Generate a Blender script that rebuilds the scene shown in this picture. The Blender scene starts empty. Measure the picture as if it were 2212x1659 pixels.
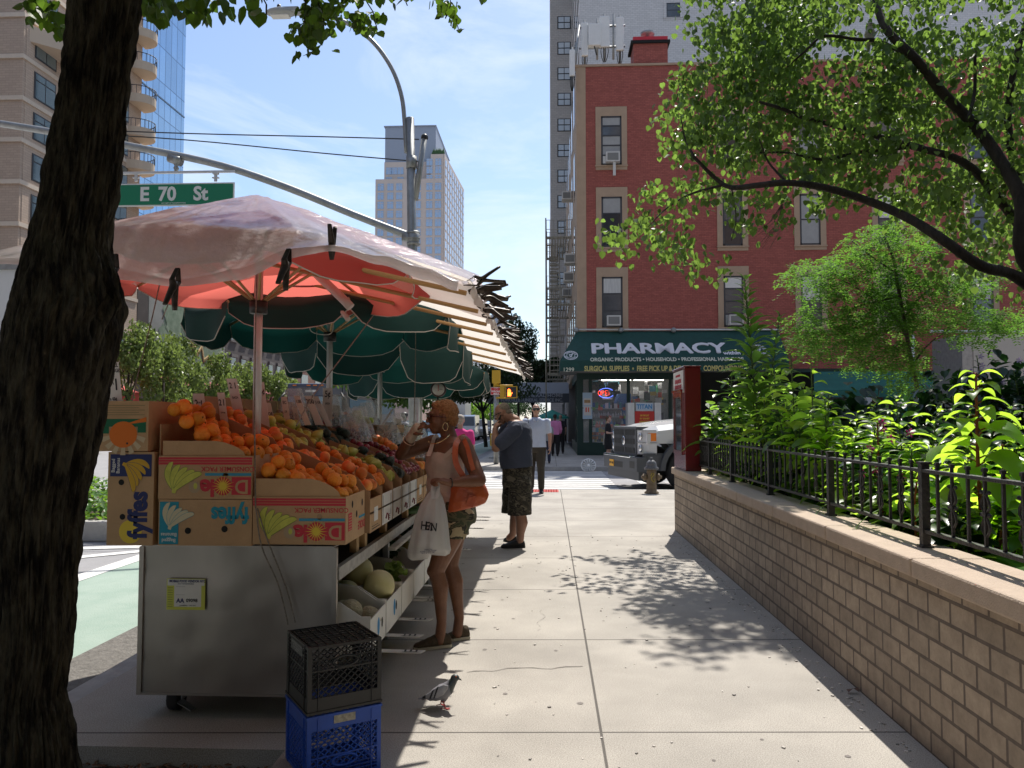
import bpy, bmesh, math, random
from mathutils import Vector as V, Matrix, Euler, noise
R = math.radians
rnd = random.Random(7)
sc = bpy.context.scene
COL = sc.collection

# ---------------------------------------------------------------- camera
CAMH, PITCH, YAW, F = 1.52, R(2.68), R(2.73), 1675.0
cam = bpy.data.objects.new("camera", bpy.data.cameras.new("camera"))
COL.objects.link(cam)
cam.location = (0, 0, CAMH)
cam.rotation_euler = (R(90) + PITCH, 0, YAW)
cam.data.sensor_width = 36.0
cam.data.lens = F / 2212 * 36
cam.data.clip_start = 0.05
cam.data.clip_end = 3000
sc.camera = cam
CM = Euler((R(90) + PITCH, 0, YAW)).to_matrix()

# ---------------------------------------------------------------- sky, sun, exposure
SUN = V((0.15, 0.62, 1.0)).normalized()
world = bpy.data.worlds.new("World"); sc.world = world; world.use_nodes = True
nt = world.node_tree; nt.nodes.clear()
N, L = nt.nodes.new, nt.links.new
sky = N("ShaderNodeTexSky"); sky.sky_type = 'NISHITA'; sky.sun_disc = False
sky.sun_elevation = math.asin(SUN.z); sky.sun_rotation = math.atan2(SUN.x, SUN.y)
sky.air_density = 1.0; sky.dust_density = 0.8; sky.ozone_density = 2.0
tc = N("ShaderNodeTexCoord"); mp = N("ShaderNodeMapping"); mp.inputs['Scale'].default_value = (1.3, 1.3, 3.6)
mp.inputs['Rotation'].default_value = (0, R(24), R(15))
nz = N("ShaderNodeTexNoise"); nz.inputs['Scale'].default_value = 2.3; nz.inputs['Detail'].default_value = 8
nz.inputs['Roughness'].default_value = 0.62; nz.inputs['Distortion'].default_value = 0.5
cr = N("ShaderNodeValToRGB"); cr.color_ramp.elements[0].position = 0.45; cr.color_ramp.elements[1].position = 0.74
mx = N("ShaderNodeMixRGB"); mx.inputs['Color2'].default_value = (5.6, 6.1, 6.8, 1)
mm = N("ShaderNodeMath"); mm.operation = 'MULTIPLY'; mm.inputs[1].default_value = 0.85
bg = N("ShaderNodeBackground"); bg.inputs['Strength'].default_value = 0.114
out = N("ShaderNodeOutputWorld")
L(tc.outputs['Generated'], mp.inputs['Vector']); L(mp.outputs[0], nz.inputs['Vector']); L(nz.outputs['Fac'], cr.inputs[0])
L(cr.outputs[0], mm.inputs[0]); L(mm.outputs[0], mx.inputs['Fac']); L(sky.outputs[0], mx.inputs['Color1'])
L(mx.outputs[0], bg.inputs['Color']); L(bg.outputs[0], out.inputs['Surface'])
sun = bpy.data.objects.new("sun", bpy.data.lights.new("sun", 'SUN')); COL.objects.link(sun)
sun.data.energy = 3.9; sun.data.angle = R(0.53); sun.data.color = (1.0, 0.95, 0.87)
sun.rotation_euler = SUN.to_track_quat('Z', 'Y').to_euler()
sc.view_settings.view_transform = 'Standard'; sc.view_settings.look = 'None'
sc.view_settings.exposure = 0.64; sc.view_settings.gamma = 1
try:
    sc.cycles.max_bounces = 8; sc.cycles.transparent_max_bounces = 12; sc.cycles.diffuse_bounces = 4
    sc.cycles.caustics_reflective = False; sc.cycles.caustics_refractive = False
    sc.cycles.use_denoising = True
except Exception: pass

# ---------------------------------------------------------------- photo pixel (2212 wide) -> world
def ray(u, v):
    return CM @ V(((u - 1106) / F, (829.5 - v) / F, -1))
def W(u, v, d):
    r = ray(u, v); return V((0, 0, CAMH)) + r * (d / r.y)
def G(u, v, z=0.0):
    r = ray(u, v); return V((0, 0, CAMH)) + r * ((z - CAMH) / r.z)

# ---------------------------------------------------------------- materials
MATS = {}
def c4(c): return (c[0], c[1], c[2], 1)
def mat(name, col, rough=0.6, metal=0.0, ns=None, amt=0.15, col2=None, bump=0.0, bs=None, spec=0.5, coat=0.0,
        trans=0.0, alpha=1.0, island=0.0, thin=None, stretch=None, em=None, sharp=0, orand=0):
    """principled material; ns = scale of a noise that varies the colour, bump = relief."""
    if name in MATS: return MATS[name]
    m = bpy.data.materials.new(name); m.use_nodes = True; MATS[name] = m
    t = m.node_tree; N, L = t.nodes.new, t.links.new
    b = t.nodes["Principled BSDF"]; o = t.nodes["Material Output"]
    b.inputs['Base Color'].default_value = c4(col); b.inputs['Roughness'].default_value = rough
    b.inputs['Metallic'].default_value = metal; b.inputs['Specular IOR Level'].default_value = spec
    b.inputs['Coat Weight'].default_value = coat; b.inputs['Transmission Weight'].default_value = trans
    b.inputs['Alpha'].default_value = alpha
    if em: b.inputs['Emission Color'].default_value = c4(em[0]); b.inputs['Emission Strength'].default_value = em[1]
    tc = N("ShaderNodeTexCoord"); src = tc.outputs['Object']
    if stretch:
        mpn = N("ShaderNodeMapping"); mpn.inputs['Scale'].default_value = stretch; L(src, mpn.inputs[0]); src = mpn.outputs[0]
    last = None
    if orand:
        g = N("ShaderNodeObjectInfo"); h = N("ShaderNodeHueSaturation"); mr = N("ShaderNodeMapRange"); mq = N("ShaderNodeMapRange")
        mr.inputs['To Min'].default_value = 1 - orand; mr.inputs['To Max'].default_value = 1 + orand; mq.inputs['To Min'].default_value = .5 + orand * .03; mq.inputs['To Max'].default_value = .5 - orand * .03
        L(g.outputs['Random'], mr.inputs[0]); L(g.outputs['Random'], mq.inputs[0]); L(mr.outputs[0], h.inputs['Value']); L(mq.outputs[0], h.inputs['Hue'])
    if ns:
        n = N("ShaderNodeTexNoise"); n.inputs['Scale'].default_value = ns; n.inputs['Detail'].default_value = 6
        n.inputs['Roughness'].default_value = 0.65
        L(src, n.inputs['Vector'])
        r = N("ShaderNodeValToRGB"); r.color_ramp.elements[0].position = 0.3 + sharp; r.color_ramp.elements[1].position = 0.7 - sharp
        a = col; q = col2 or tuple(x * (1 + amt) for x in col)
        if not col2: a = tuple(x * (1 - amt) for x in col)
        r.color_ramp.elements[0].color = c4(a); r.color_ramp.elements[1].color = c4(q)
        L(n.outputs['Fac'], r.inputs[0]); last = r.outputs[0]
    if orand:
        L(last, h.inputs['Color']); last = h.outputs[0]
    if island:
        g = N("ShaderNodeNewGeometry"); h = N("ShaderNodeHueSaturation"); mr = N("ShaderNodeMapRange")
        mr.inputs['To Min'].default_value = 1 - island; mr.inputs['To Max'].default_value = 1 + island
        L(g.outputs['Random Per Island'], mr.inputs[0]); L(mr.outputs[0], h.inputs['Value'])
        if last: L(last, h.inputs['Color'])
        else: h.inputs['Color'].default_value = c4(col)
        last = h.outputs[0]
    if last: L(last, b.inputs['Base Color'])
    if bump:
        n2 = N("ShaderNodeTexNoise"); n2.inputs['Scale'].default_value = bs or (ns or 20) * 4; n2.inputs['Detail'].default_value = 8
        L(src, n2.inputs['Vector']); bp = N("ShaderNodeBump"); bp.inputs['Strength'].default_value = bump
        bp.inputs['Distance'].default_value = 0.02
        L(n2.outputs['Fac'], bp.inputs['Height']); L(bp.outputs[0], b.inputs['Normal'])
    if thin:   # leaf or cloth that lets light through: thin = (colour, share)
        tr = N("ShaderNodeBsdfTranslucent"); mxs = N("ShaderNodeMixShader"); mxs.inputs[0].default_value = thin[1]
        if last and thin[0] is None: L(last, tr.inputs['Color'])
        elif island:
            h2 = N("ShaderNodeHueSaturation"); h2.inputs['Color'].default_value = c4(thin[0])
            L(mr.outputs[0], h2.inputs['Value']); L(h2.outputs[0], tr.inputs['Color'])
        else: tr.inputs['Color'].default_value = c4(thin[0])
        L(b.outputs[0], mxs.inputs[1]); L(tr.outputs[0], mxs.inputs[2]); L(mxs.outputs[0], o.inputs['Surface'])
    return m

def masonry(name, col, mortar, bw, bh, gap, axis='x', amt=0.12, bump=0.35, rough=0.85, off=0.5, dirt=0.12, skew=0.0, col2=None, smooth=0.15, ph=(0, 0)):
    """brick / block / flagstone pattern in object space. axis: the horizontal axis of the face ('x','y'), 'f' for floors."""
    if name in MATS: return MATS[name]
    m = bpy.data.materials.new(name); m.use_nodes = True; MATS[name] = m
    t = m.node_tree; N, L = t.nodes.new, t.links.new
    b = t.nodes["Principled BSDF"]; b.inputs['Roughness'].default_value = rough
    tc = N("ShaderNodeTexCoord"); s = N("ShaderNodeSeparateXYZ"); c = N("ShaderNodeCombineXYZ"); L(tc.outputs['Object'], s.inputs[0])
    L(s.outputs['Y' if axis == 'y' else 'X'], c.inputs[0])
    L(s.outputs['Y' if axis == 'f' else 'Z'], c.inputs[1])
    mp = N("ShaderNodeMapping"); mp.inputs['Location'].default_value = (ph[0], ph[1], 0); L(c.outputs[0], mp.inputs[0])
    if skew:
        k_ = N("ShaderNodeMath"); k_.operation = 'MULTIPLY_ADD'; k_.inputs[1].default_value = skew; L(s.outputs['X'], k_.inputs[0]); L(s.outputs['Y'], k_.inputs[2]); L(k_.outputs[0], c.inputs[1])
    k = N("ShaderNodeTexBrick"); L(mp.outputs[0], k.inputs['Vector'])
    q = col2 or tuple(x * (1 + amt) for x in col)
    k.inputs['Color1'].default_value = c4(tuple(x * (1 - amt) for x in col)); k.inputs['Color2'].default_value = c4(q)
    k.inputs['Mortar'].default_value = c4(mortar); k.inputs['Scale'].default_value = 1.0
    k.inputs['Mortar Size'].default_value = gap; k.inputs['Mortar Smooth'].default_value = smooth
    k.inputs['Brick Width'].default_value = bw; k.inputs['Row Height'].default_value = bh; k.offset = off
    n = N("ShaderNodeTexNoise"); n.inputs['Scale'].default_value = 1.3 / max(bh, .1); n.inputs['Detail'].default_value = 10
    n.inputs['Roughness'].default_value = .75
    L(tc.outputs['Object'], n.inputs['Vector'])
    mr = N("ShaderNodeMapRange"); mr.inputs['From Min'].default_value = .3; mr.inputs['From Max'].default_value = .7
    mr.inputs['To Min'].default_value = 1 - dirt; mr.inputs['To Max'].default_value = 1 + dirt
    L(n.outputs['Fac'], mr.inputs[0]); h = N("ShaderNodeHueSaturation"); L(k.outputs['Color'], h.inputs['Color']); L(mr.outputs[0], h.inputs['Value'])
    L(h.outputs[0], b.inputs['Base Color'])
    if axis == 'f':   # fine aggregate speckle and broad stains
        for sc_, a_, f0 in ((170, .22, .4), (1.1, .13, .35)):
            s3 = N("ShaderNodeTexNoise"); s3.inputs['Scale'].default_value = sc_; s3.inputs['Detail'].default_value = 3; L(tc.outputs['Object'], s3.inputs['Vector'])
            r3 = N("ShaderNodeMapRange"); r3.inputs['From Min'].default_value = f0; r3.inputs['From Max'].default_value = 1 - f0; r3.inputs['To Min'].default_value = 1 - a_; r3.inputs['To Max'].default_value = 1 + a_
            L(s3.outputs['Fac'], r3.inputs[0]); h3 = N("ShaderNodeHueSaturation"); L(h.outputs[0], h3.inputs['Color']); L(r3.outputs[0], h3.inputs['Value']); L(h3.outputs[0], b.inputs['Base Color']); h = h3
    n2 = N("ShaderNodeTexNoise"); n2.inputs['Scale'].default_value = 60; n2.inputs['Detail'].default_value = 6; L(tc.outputs['Object'], n2.inputs['Vector'])
    ad = N("ShaderNodeMath"); ad.operation = 'MULTIPLY_ADD'; ad.inputs[1].default_value = 0.25
    iv = N("ShaderNodeMath"); iv.operation = 'SUBTRACT'; iv.inputs[0].default_value = 1.0; L(k.outputs['Fac'], iv.inputs[1])
    L(n2.outputs['Fac'], ad.inputs[0]); L(iv.outputs[0], ad.inputs[2])
    bp = N("ShaderNodeBump"); bp.inputs['Strength'].default_value = bump; bp.inputs['Distance'].default_value = 0.01
    L(ad.outputs[0], bp.inputs['Height']); L(bp.outputs[0], b.inputs['Normal'])
    return m

def camo(name, cols, scale):
    m = bpy.data.materials.new(name); m.use_nodes = True; MATS[name] = m
    t = m.node_tree; N, L = t.nodes.new, t.links.new; b = t.nodes["Principled BSDF"]; b.inputs['Roughness'].default_value = .9
    tc = N("ShaderNodeTexCoord"); n = N("ShaderNodeTexNoise"); n.inputs['Scale'].default_value = scale; n.inputs['Detail'].default_value = 2.5
    n.inputs['Distortion'].default_value = 0.7
    mp = N("ShaderNodeMapping"); mp.inputs['Scale'].default_value = (1, 1, 1.7); L(tc.outputs['Object'], mp.inputs[0])
    L(mp.outputs[0], n.inputs['Vector']); r = N("ShaderNodeValToRGB"); r.color_ramp.interpolation = 'CONSTANT'
    e = r.color_ramp.elements; e[0].color = c4(cols[0]); e[0].position = 0; e[1].color = c4(cols[1]); e[1].position = .42
    for p, c in ((.5, cols[2]), (.57, cols[3])):
        x = e.new(p); x.color = c4(c)
    L(n.outputs['Fac'], r.inputs[0]); L(r.outputs[0], b.inputs['Base Color'])
    w = N("ShaderNodeTexNoise"); w.inputs['Scale'].default_value = 14; bp = N("ShaderNodeBump"); bp.inputs['Strength'].default_value = .6; bp.inputs['Distance'].default_value = .02
    L(tc.outputs['Object'], w.inputs['Vector']); L(w.outputs[0], bp.inputs['Height']); L(bp.outputs[0], b.inputs['Normal'])
    return m

# ---------------------------------------------------------------- mesh builder
class MB:
    def __init__(s, m=None): s.v = []; s.f = []; s.fm = []; s.mats = []; s.sm = []; s.cur = 0; s.smooth = False; s.T = Matrix.Identity(4); s.use(m) if m else None
    def use(s, m, smooth=None):
        if m not in s.mats: s.mats.append(m)
        s.cur = s.mats.index(m)
        if smooth is not None: s.smooth = smooth
        return s
    def add(s, vs, fs, smooth=None):
        b = len(s.v); s.v += [s.T @ V(v) for v in vs]
        for f in fs: s.f.append([b + i for i in f]); s.fm.append(s.cur); s.sm.append(s.smooth if smooth is None else smooth)
        return s
    def box(s, c, d, rot=None, taper=None):
        """c centre, d full size; taper = (sx, sy) scale of the top face"""
        tx, ty = taper or (1, 1); M = rot.to_matrix() if isinstance(rot, Euler) else (rot or Matrix.Identity(3))
        c = V(c); vs = []
        for z in (-.5, .5):
            kx, ky = (tx, ty) if z > 0 else (1, 1)
            for x, y in ((-.5, -.5), (.5, -.5), (.5, .5), (-.5, .5)): vs.append(c + M @ V((x * d[0] * kx, y * d[1] * ky, z * d[2])))
        return s.add(vs, [(3, 2, 1, 0), (4, 5, 6, 7), (0, 1, 5, 4), (1, 2, 6, 5), (2, 3, 7, 6), (3, 0, 4, 7)], False)
    def b2(s, a, b):
        a, b = V(a), V(b); return s.box((a + b) / 2, (abs(b.x - a.x), abs(b.y - a.y), abs(b.z - a.z)))
    def tube(s, pts, rad, n=8, cap=True, flat=None, smooth=True):
        pts = [V(p) for p in pts]; k = len(pts)
        if not hasattr(rad, '__len__'): rad = [rad] * k
        vs = []; fs = []; up = None
        for i, p in enumerate(pts):
            t = (pts[min(i + 1, k - 1)] - pts[max(i - 1, 0)]).normalized()
            if up is None:
                up = V((0, 0, 1)) if abs(t.z) < .9 else V((1, 0, 0))
            a = t.cross(up).normalized(); b_ = a.cross(t).normalized(); up = b_
            fa, fb = flat or (1, 1)
            for j in range(n):
                w = 2 * math.pi * (j + .5) / n; vs.append(p + (a * math.cos(w) * fa + b_ * math.sin(w) * fb) * rad[i])
        for i in range(k - 1):
            for j in range(n):
                j2 = (j + 1) % n; fs.append((i * n + j, i * n + j2, (i + 1) * n + j2, (i + 1) * n + j))
        s.add(vs, fs, smooth)
        if cap:
            m = len(s.v) - n * k
            s.f.append([m + j for j in range(n)][::-1]); s.fm.append(s.cur); s.sm.append(False)
            s.f.append([m + (k - 1) * n + j for j in range(n)]); s.fm.append(s.cur); s.sm.append(False)
        return s
    def lathe(s, c, prof, n=16, M=None, smooth=True, wob=0):
        """prof = [(radius, height)...] round the z axis of M at c"""
        c = V(c); M = M or Matrix.Identity(3); vs = []; fs = []
        for r_, h in prof:
            for j in range(n):
                w = 2 * math.pi * j / n; q = 1 + wob * math.sin(w * 3 + 1)
                vs.append(c + M @ V((r_ * q * math.cos(w), r_ * q * math.sin(w), h)))
        for i in range(len(prof) - 1):
            for j in range(n):
                j2 = (j + 1) % n; fs.append((i * n + j, i * n + j2, (i + 1) * n + j2, (i + 1) * n + j))
        if prof[0][0] > 1e-5: fs.append(tuple(range(n))[::-1])
        if prof[-1][0] > 1e-5: fs.append(tuple((len(prof) - 1) * n + j for j in range(n)))
        return s.add(vs, fs, smooth)
    def ball(s, c, r, n=12, M=None, jit=0, seed=0):
        if not hasattr(r, '__len__'): r = (r, r, r)
        M = M or Matrix.Identity(3); c = V(c); vs = []; fs = []; k = n // 2 + 1
        for i in range(k):
            a = math.pi * i / (k - 1) - math.pi / 2
            for j in range(n):
                w = 2 * math.pi * j / n; p = V((math.cos(a) * math.cos(w), math.cos(a) * math.sin(w), math.sin(a)))
                q = 1 + (noise.noise(p * 2.3 + V((seed, 0, 0))) * jit if jit else 0)
                vs.append(c + M @ V((p.x * r[0] * q, p.y * r[1] * q, p.z * r[2] * q)))
        for i in range(k - 1):
            for j in range(n):
                j2 = (j + 1) % n; fs.append((i * n + j, i * n + j2, (i + 1) * n + j2, (i + 1) * n + j))
        return s.add(vs, fs, True)
    def poly(s, pts, th=None, n=None):
        """flat polygon; th = thickness along its normal"""
        pts = [V(p) for p in pts]; k = len(pts)
        if th is None: return s.add(pts, [tuple(range(k))], False)
        if n is None:
            n = V((0, 0, 0))
            for i in range(k): a, b = pts[i], pts[(i + 1) % k]; n += a.cross(b)
            n.normalize()
        q = [p + n * th for p in pts]
        return s.add(pts + q, [tuple(range(k))[::-1], tuple(range(k, 2 * k))] + [(i, (i + 1) % k, k + (i + 1) % k, k + i) for i in range(k)], False)
    def grid(s, rows, th=None, smooth=True):
        nr, nc = len(rows), len(rows[0]); vs = [V(p) for r_ in rows for p in r_]
        fs = [(i * nc + j, i * nc + j + 1, (i + 1) * nc + j + 1, (i + 1) * nc + j) for i in range(nr - 1) for j in range(nc - 1)]
        return s.add(vs, fs, smooth)
    def text(s, body, size, at, ux=(1, 0, 0), uy=(0, 0, 1), m=None, align='CENTER', bold=0.0, sx=1.0, shear=0.0, sp=1.0, th=0.0015, fit=0):
        """letters as real thin shapes; ux reading direction, uy up direction"""
        cu = bpy.data.curves.new("t", 'FONT'); cu.body = body; cu.size = size; cu.align_x = align; cu.align_y = 'CENTER'
        cu.offset = bold; cu.shear = shear; cu.space_character = sp; cu.resolution_u = 3; cu.extrude = th / 2
        o = bpy.data.objects.new("t", cu); COL.objects.link(o); dg = bpy.context.evaluated_depsgraph_get(); dg.update()
        me = bpy.data.meshes.new_from_object(o.evaluated_get(dg)); ux, uy = V(ux).normalized(), V(uy).normalized(); uz = ux.cross(uy)
        if fit: sx = fit / (max(v.co.x for v in me.vertices) - min(v.co.x for v in me.vertices))
        vs = [V(at) + ux * (v.co.x * sx) + uy * v.co.y + uz * (v.co.z + th / 2) for v in me.vertices]
        if m: s.use(m)
        s.add(vs, [tuple(p.vertices) for p in me.polygons], False)
        bpy.data.objects.remove(o); bpy.data.meshes.remove(me); bpy.data.curves.remove(cu)
        return s
    def build(s, name, parent=None, world=False, bevel=0.0, origin=None):
        me = bpy.data.meshes.new(name); off = V((0, 0, 0))
        if world and parent: off = wloc(parent)
        if origin is not None: off = V(origin)
        me.from_pydata([tuple(v - off) for v in s.v], [], s.f)
        for m in s.mats: me.materials.append(m)
        me.polygons.foreach_set('material_index', s.fm); me.polygons.foreach_set('use_smooth', s.sm); me.update()
        o = bpy.data.objects.new(name, me); COL.objects.link(o)
        if parent: o.parent = parent
        if origin is not None: o.location = off
        if bevel:
            b = o.modifiers.new("bevel", 'BEVEL'); b.width = bevel; b.segments = 2; b.limit_method = 'ANGLE'
        return o
def wloc(o):
    p = V(o.location)
    while o.parent: o = o.parent; p += V(o.location)
    return p
def tag(o, label, cat, group=None, kind=None):
    if label: o['label'] = label
    if cat: o['category'] = cat
    if group: o['group'] = group
    if kind: o['kind'] = kind
    return o
def thing(name, label, cat, loc=(0, 0, 0), group=None, rz=0):
    o = bpy.data.objects.new(name, None); COL.objects.link(o); o.location = loc; o.rotation_euler = (0, 0, rz); o.empty_display_size = .1
    return tag(o, label, cat, group)
def struct(o): o['kind'] = 'structure'; return o
def copy_tree(o, parent=None):
    c = o.copy(); COL.objects.link(c); c.parent = parent
    for ch in list(o.children): copy_tree(ch, c)
    return c
def frame(d, up=(0, 0, 1)):
    """matrix whose z axis is d"""
    d = V(d).normalized(); u = V(up)
    if abs(d.dot(u)) > .98: u = V((1, 0, 0))
    x = u.cross(d).normalized(); y = d.cross(x)
    return Matrix((x, y, d)).transposed()
def lerp(a, b, t): return a + (b - a) * t
def spline(pts, k=6):
    """smooth curve through points (Catmull-Rom)"""
    P = [V(p) for p in pts]; P = [P[0] * 2 - P[1]] + P + [P[-1] * 2 - P[-2]]; o = []
    for i in range(1, len(P) - 2):
        for j in range(k):
            t = j / k; a, b, c, d = P[i - 1], P[i], P[i + 1], P[i + 2]
            o.append(.5 * ((2 * b) + (c - a) * t + (2 * a - 5 * b + 4 * c - d) * t * t + (3 * b - a - 3 * c + d) * t ** 3))
    o.append(P[-2]); return o

# ---------------------------------------------------------------- common materials
M_ASPH = mat('asphalt', (.30, .295, .30), .9, ns=3, amt=.1, bump=.4, bs=90)
M_WHITEP = mat('road paint', (.72, .71, .68), .7, ns=9, amt=.12)
M_GREENP = mat('green lane paint', (.25, .345, .285), .8, ns=2.2, col2=(.34, .42, .36), bump=.3, bs=80)
M_GRIT = mat('gutter grit', (.16, .15, .135), .95, ns=25, amt=.35, bump=.8, bs=60)
M_FLAG = masonry('flagstone', (.355, .328, .29), (.09, .08, .07), 3.2, 1.6, .009, 'f', amt=.03, bump=.3, off=0.0, dirt=.13, skew=-.05, smooth=.5, ph=(-.25, -.66))
M_CONC = mat('concrete', (.42, .40, .37), .85, ns=6, amt=.12, bump=.3, bs=60)
M_KERB = mat('kerb concrete', (.36, .35, .335), .85, ns=5, amt=.18, bump=.35, bs=50)
M_STEEL = mat('brushed steel', (.36, .325, .29), .36, .8, ns=2.2, amt=.10, bump=.12, bs=5, stretch=(1, 1, .35))
M_ALU = mat('aluminium', (.66, .66, .66), .42, .45, ns=5, amt=.1)
M_GALV = mat('galvanised steel', (.33, .34, .34), .5, .6, ns=8, amt=.18)
M_BLACK = mat('black paint', (.02, .02, .02), .5)
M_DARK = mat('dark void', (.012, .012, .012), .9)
M_WHITE = mat('white paint', (.75, .75, .73), .5, ns=5, amt=.05)
M_CARD = mat('cardboard', (.50, .315, .17), .9, ns=4, amt=.10, bump=.15, bs=40)
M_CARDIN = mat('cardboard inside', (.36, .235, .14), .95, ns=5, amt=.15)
M_RUBBER = mat('rubber', (.025, .025, .026), .8)
M_GLASSD = mat('dark glass', (.03, .035, .04), .06, spec=.9)
M_CHROME = mat('chrome', (.75, .75, .76), .15, 1.0)
M_RED = mat('print red', (.55, .04, .06), .8); M_BLUE = mat('print blue', (.05, .28, .42), .8)
M_NAVY = mat('print navy', (.025, .035, .13), .8); M_TEALP = mat('print teal', (.02, .27, .38), .8)
M_YEL = mat('print yellow', (.75, .55, .06), .8); M_BANANA = mat('print banana', (.55, .55, .10), .8, ns=12, amt=.2)
M_INK = mat('black ink', (.03, .03, .035), .8); M_PAPER = mat('white card', (.72, .70, .66), .85, ns=8, amt=.05)
M_LINE = mat('green ink', (.10, .20, .05), .8)
M_WOOD = mat('pine wood', (.48, .31, .15), .7, ns=8, amt=.2, stretch=(1, 1, .2))
M_SOIL = mat('soil', (.07, .045, .03), .95, ns=20, amt=.4, bump=1.0, bs=40)
# ================================================================ GROUND
m = MB(M_ASPH); m.poly([(-700, -100, -.30), (700, -100, -.30), (700, 1500, -.30), (-700, 1500, -.30)]); struct(m.build('ground'))
m = MB(M_ASPH); m.poly([(-24, -30, -.15), (-2.7, -30, -.15), (-2.7, 900, -.15), (-24, 900, -.15)]); struct(m.build('avenue_road'))
m = MB(M_ASPH); m.poly([(-2.7, 17.3, -.15), (90, 17.3, -.15), (90, 25.6, -.15), (-2.7, 25.6, -.15)]); struct(m.build('side_street_road'))
# our pavement (hole for the tree pit) as slabs butted end to end
PIT = (-2.55, -1.22, 1.1, 3.6)   # x0 x1 y0 y1
m = MB(M_FLAG)
def slab(m, x0, x1, y0, y1, z=0, h=.16): m.b2((x0, y0, z - h), (x1, y1, z))
slab(m, -2.56, 1.9, PIT[3], 16.6); slab(m, PIT[1], 1.9, -8, PIT[3]); slab(m, -2.56, PIT[1], -8, PIT[2]); slab(m, 1.9, 60, 10.7, 16.6); slab(m, -2.56, 60, 16.6, 17.16)
struct(m.build('pavement'))
m = MB(M_KERB)
slab(m, -2.7, -2.565, -8, 17.3, -.004); slab(m, -2.56, 60, 17.165, 17.3, -.004)
struct(m.build('kerb'))
m = MB(M_FLAG); slab(m, -2.56, 60, 25.74, 33.85); slab(m, -2.56, 1.24, 33.85, 300); struct(m.build('far_pavement'))
m = MB(M_KERB); slab(m, -2.7, -2.565, 25.6, 300, -.004); slab(m, -2.56, 60, 25.6, 25.735, -.004); struct(m.build('far_kerb'))
m = MB(M_CONC); slab(m, -29, -24, -20, 600); struct(m.build('opposite_pavement'))
m = MB(M_GRIT); m.poly([(-3.34, -8, -.146), (-2.7, -8, -.146), (-2.7, 17.2, -.146), (-3.34, 17.2, -.146)]); struct(m.build('gutter'))
m = MB(M_GREENP); m.poly([(-4.86, -8, -.146), (-3.34, -8, -.146), (-3.34, 17, -.146), (-4.86, 17, -.146)])
m.poly([(-4.86, 27, -.146), (-3.34, 27, -.146), (-3.34, 90, -.146), (-4.86, 90, -.146)]); struct(m.build('bike_lane'))
m = MB(M_WHITEP)
def stripe(m, x0, x1, y0, y1, z=-.142): m.poly([(x0, y0, z), (x1, y0, z), (x1, y1, z), (x0, y1, z)])
stripe(m, -5.08, -4.86, -8, 17); stripe(m, -5.08, -4.86, 27, 90)
m.poly([(-6.9, 8.1, -.142), (-5.08, 9.7, -.142), (-5.08, 9.95, -.142), (-7.2, 8.1, -.142)])
m.poly([(-8.2, 9.2, -.142), (-5.08, 10.05, -.142), (-5.08, 10.25, -.142), (-8.2, 9.45, -.142)])
for x in (-9.1, -12.3, -15.5, -18.7):
    for y in range(0, 200, 9): stripe(m, x, x + .13, y, y + 4)
stripe(m, -9.3, -9.15, 12, 17)
y = 17.75
while y < 25.3: stripe(m, -2.3, 1.7, y, y + .32); y += .62
y = 17.9
for k in range(11): stripe(m, -23 + k * 1.9, -22.3 + k * 1.9, 12.3, 16.4)
stripe(m, 2.4, 2.75, 17.9, 24.9)
for y_ in (19.2, 21.0, 22.6): stripe(m, 3.1, 5.2, y_, y_ + .25)
struct(m.build('road_marking'))
m = MB(mat('tactile red', (.45, .06, .05), .8, ns=30, amt=.2)); m.poly([(-.6, 16.5, .004), (.2, 16.5, .004), (.2, 17.1, .004), (-.6, 17.1, .004)])
for i in range(14):
    for j in range(8): m.lathe((-.56 + i * .055, 16.55 + j * .072, .004), [(.018, 0), (.012, .006)], 6)
struct(m.build('tactile_paving'))
# tree pit soil with litter
m = MB(M_SOIL); rows = []
for i in range(26):
    yy = lerp(PIT[2], PIT[3], i / 25); rows.append([(lerp(PIT[0], PIT[1], j / 25), yy, -.10 + noise.noise(V((j * .3, i * .3, 0))) * .03) for j in range(26)])
m.grid(rows); struct(m.build('pit_soil'))
m = MB(mat('leaf litter', (.16, .09, .05), .95, island=.6)); 
for i in range(1500):
    x, y_ = rnd.uniform(PIT[0], PIT[1]), rnd.uniform(2.6, PIT[3]); s_ = rnd.uniform(.008, .022); a = rnd.uniform(0, 6.3)
    z = -.085 + rnd.random() * .02; ca, sa = math.cos(a) * s_, math.sin(a) * s_
    m.poly([(x - ca, y_ - sa, z), (x + sa * .5, y_ - ca * .5, z + rnd.uniform(-.006, .012)), (x + ca, y_ + sa, z + .004), (x - sa * .5, y_ + ca * .5, z)])
tag(m.build('leaf_litter'), 'brown wood chips and dead leaves covering the tree pit', 'litter', kind='stuff')
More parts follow.
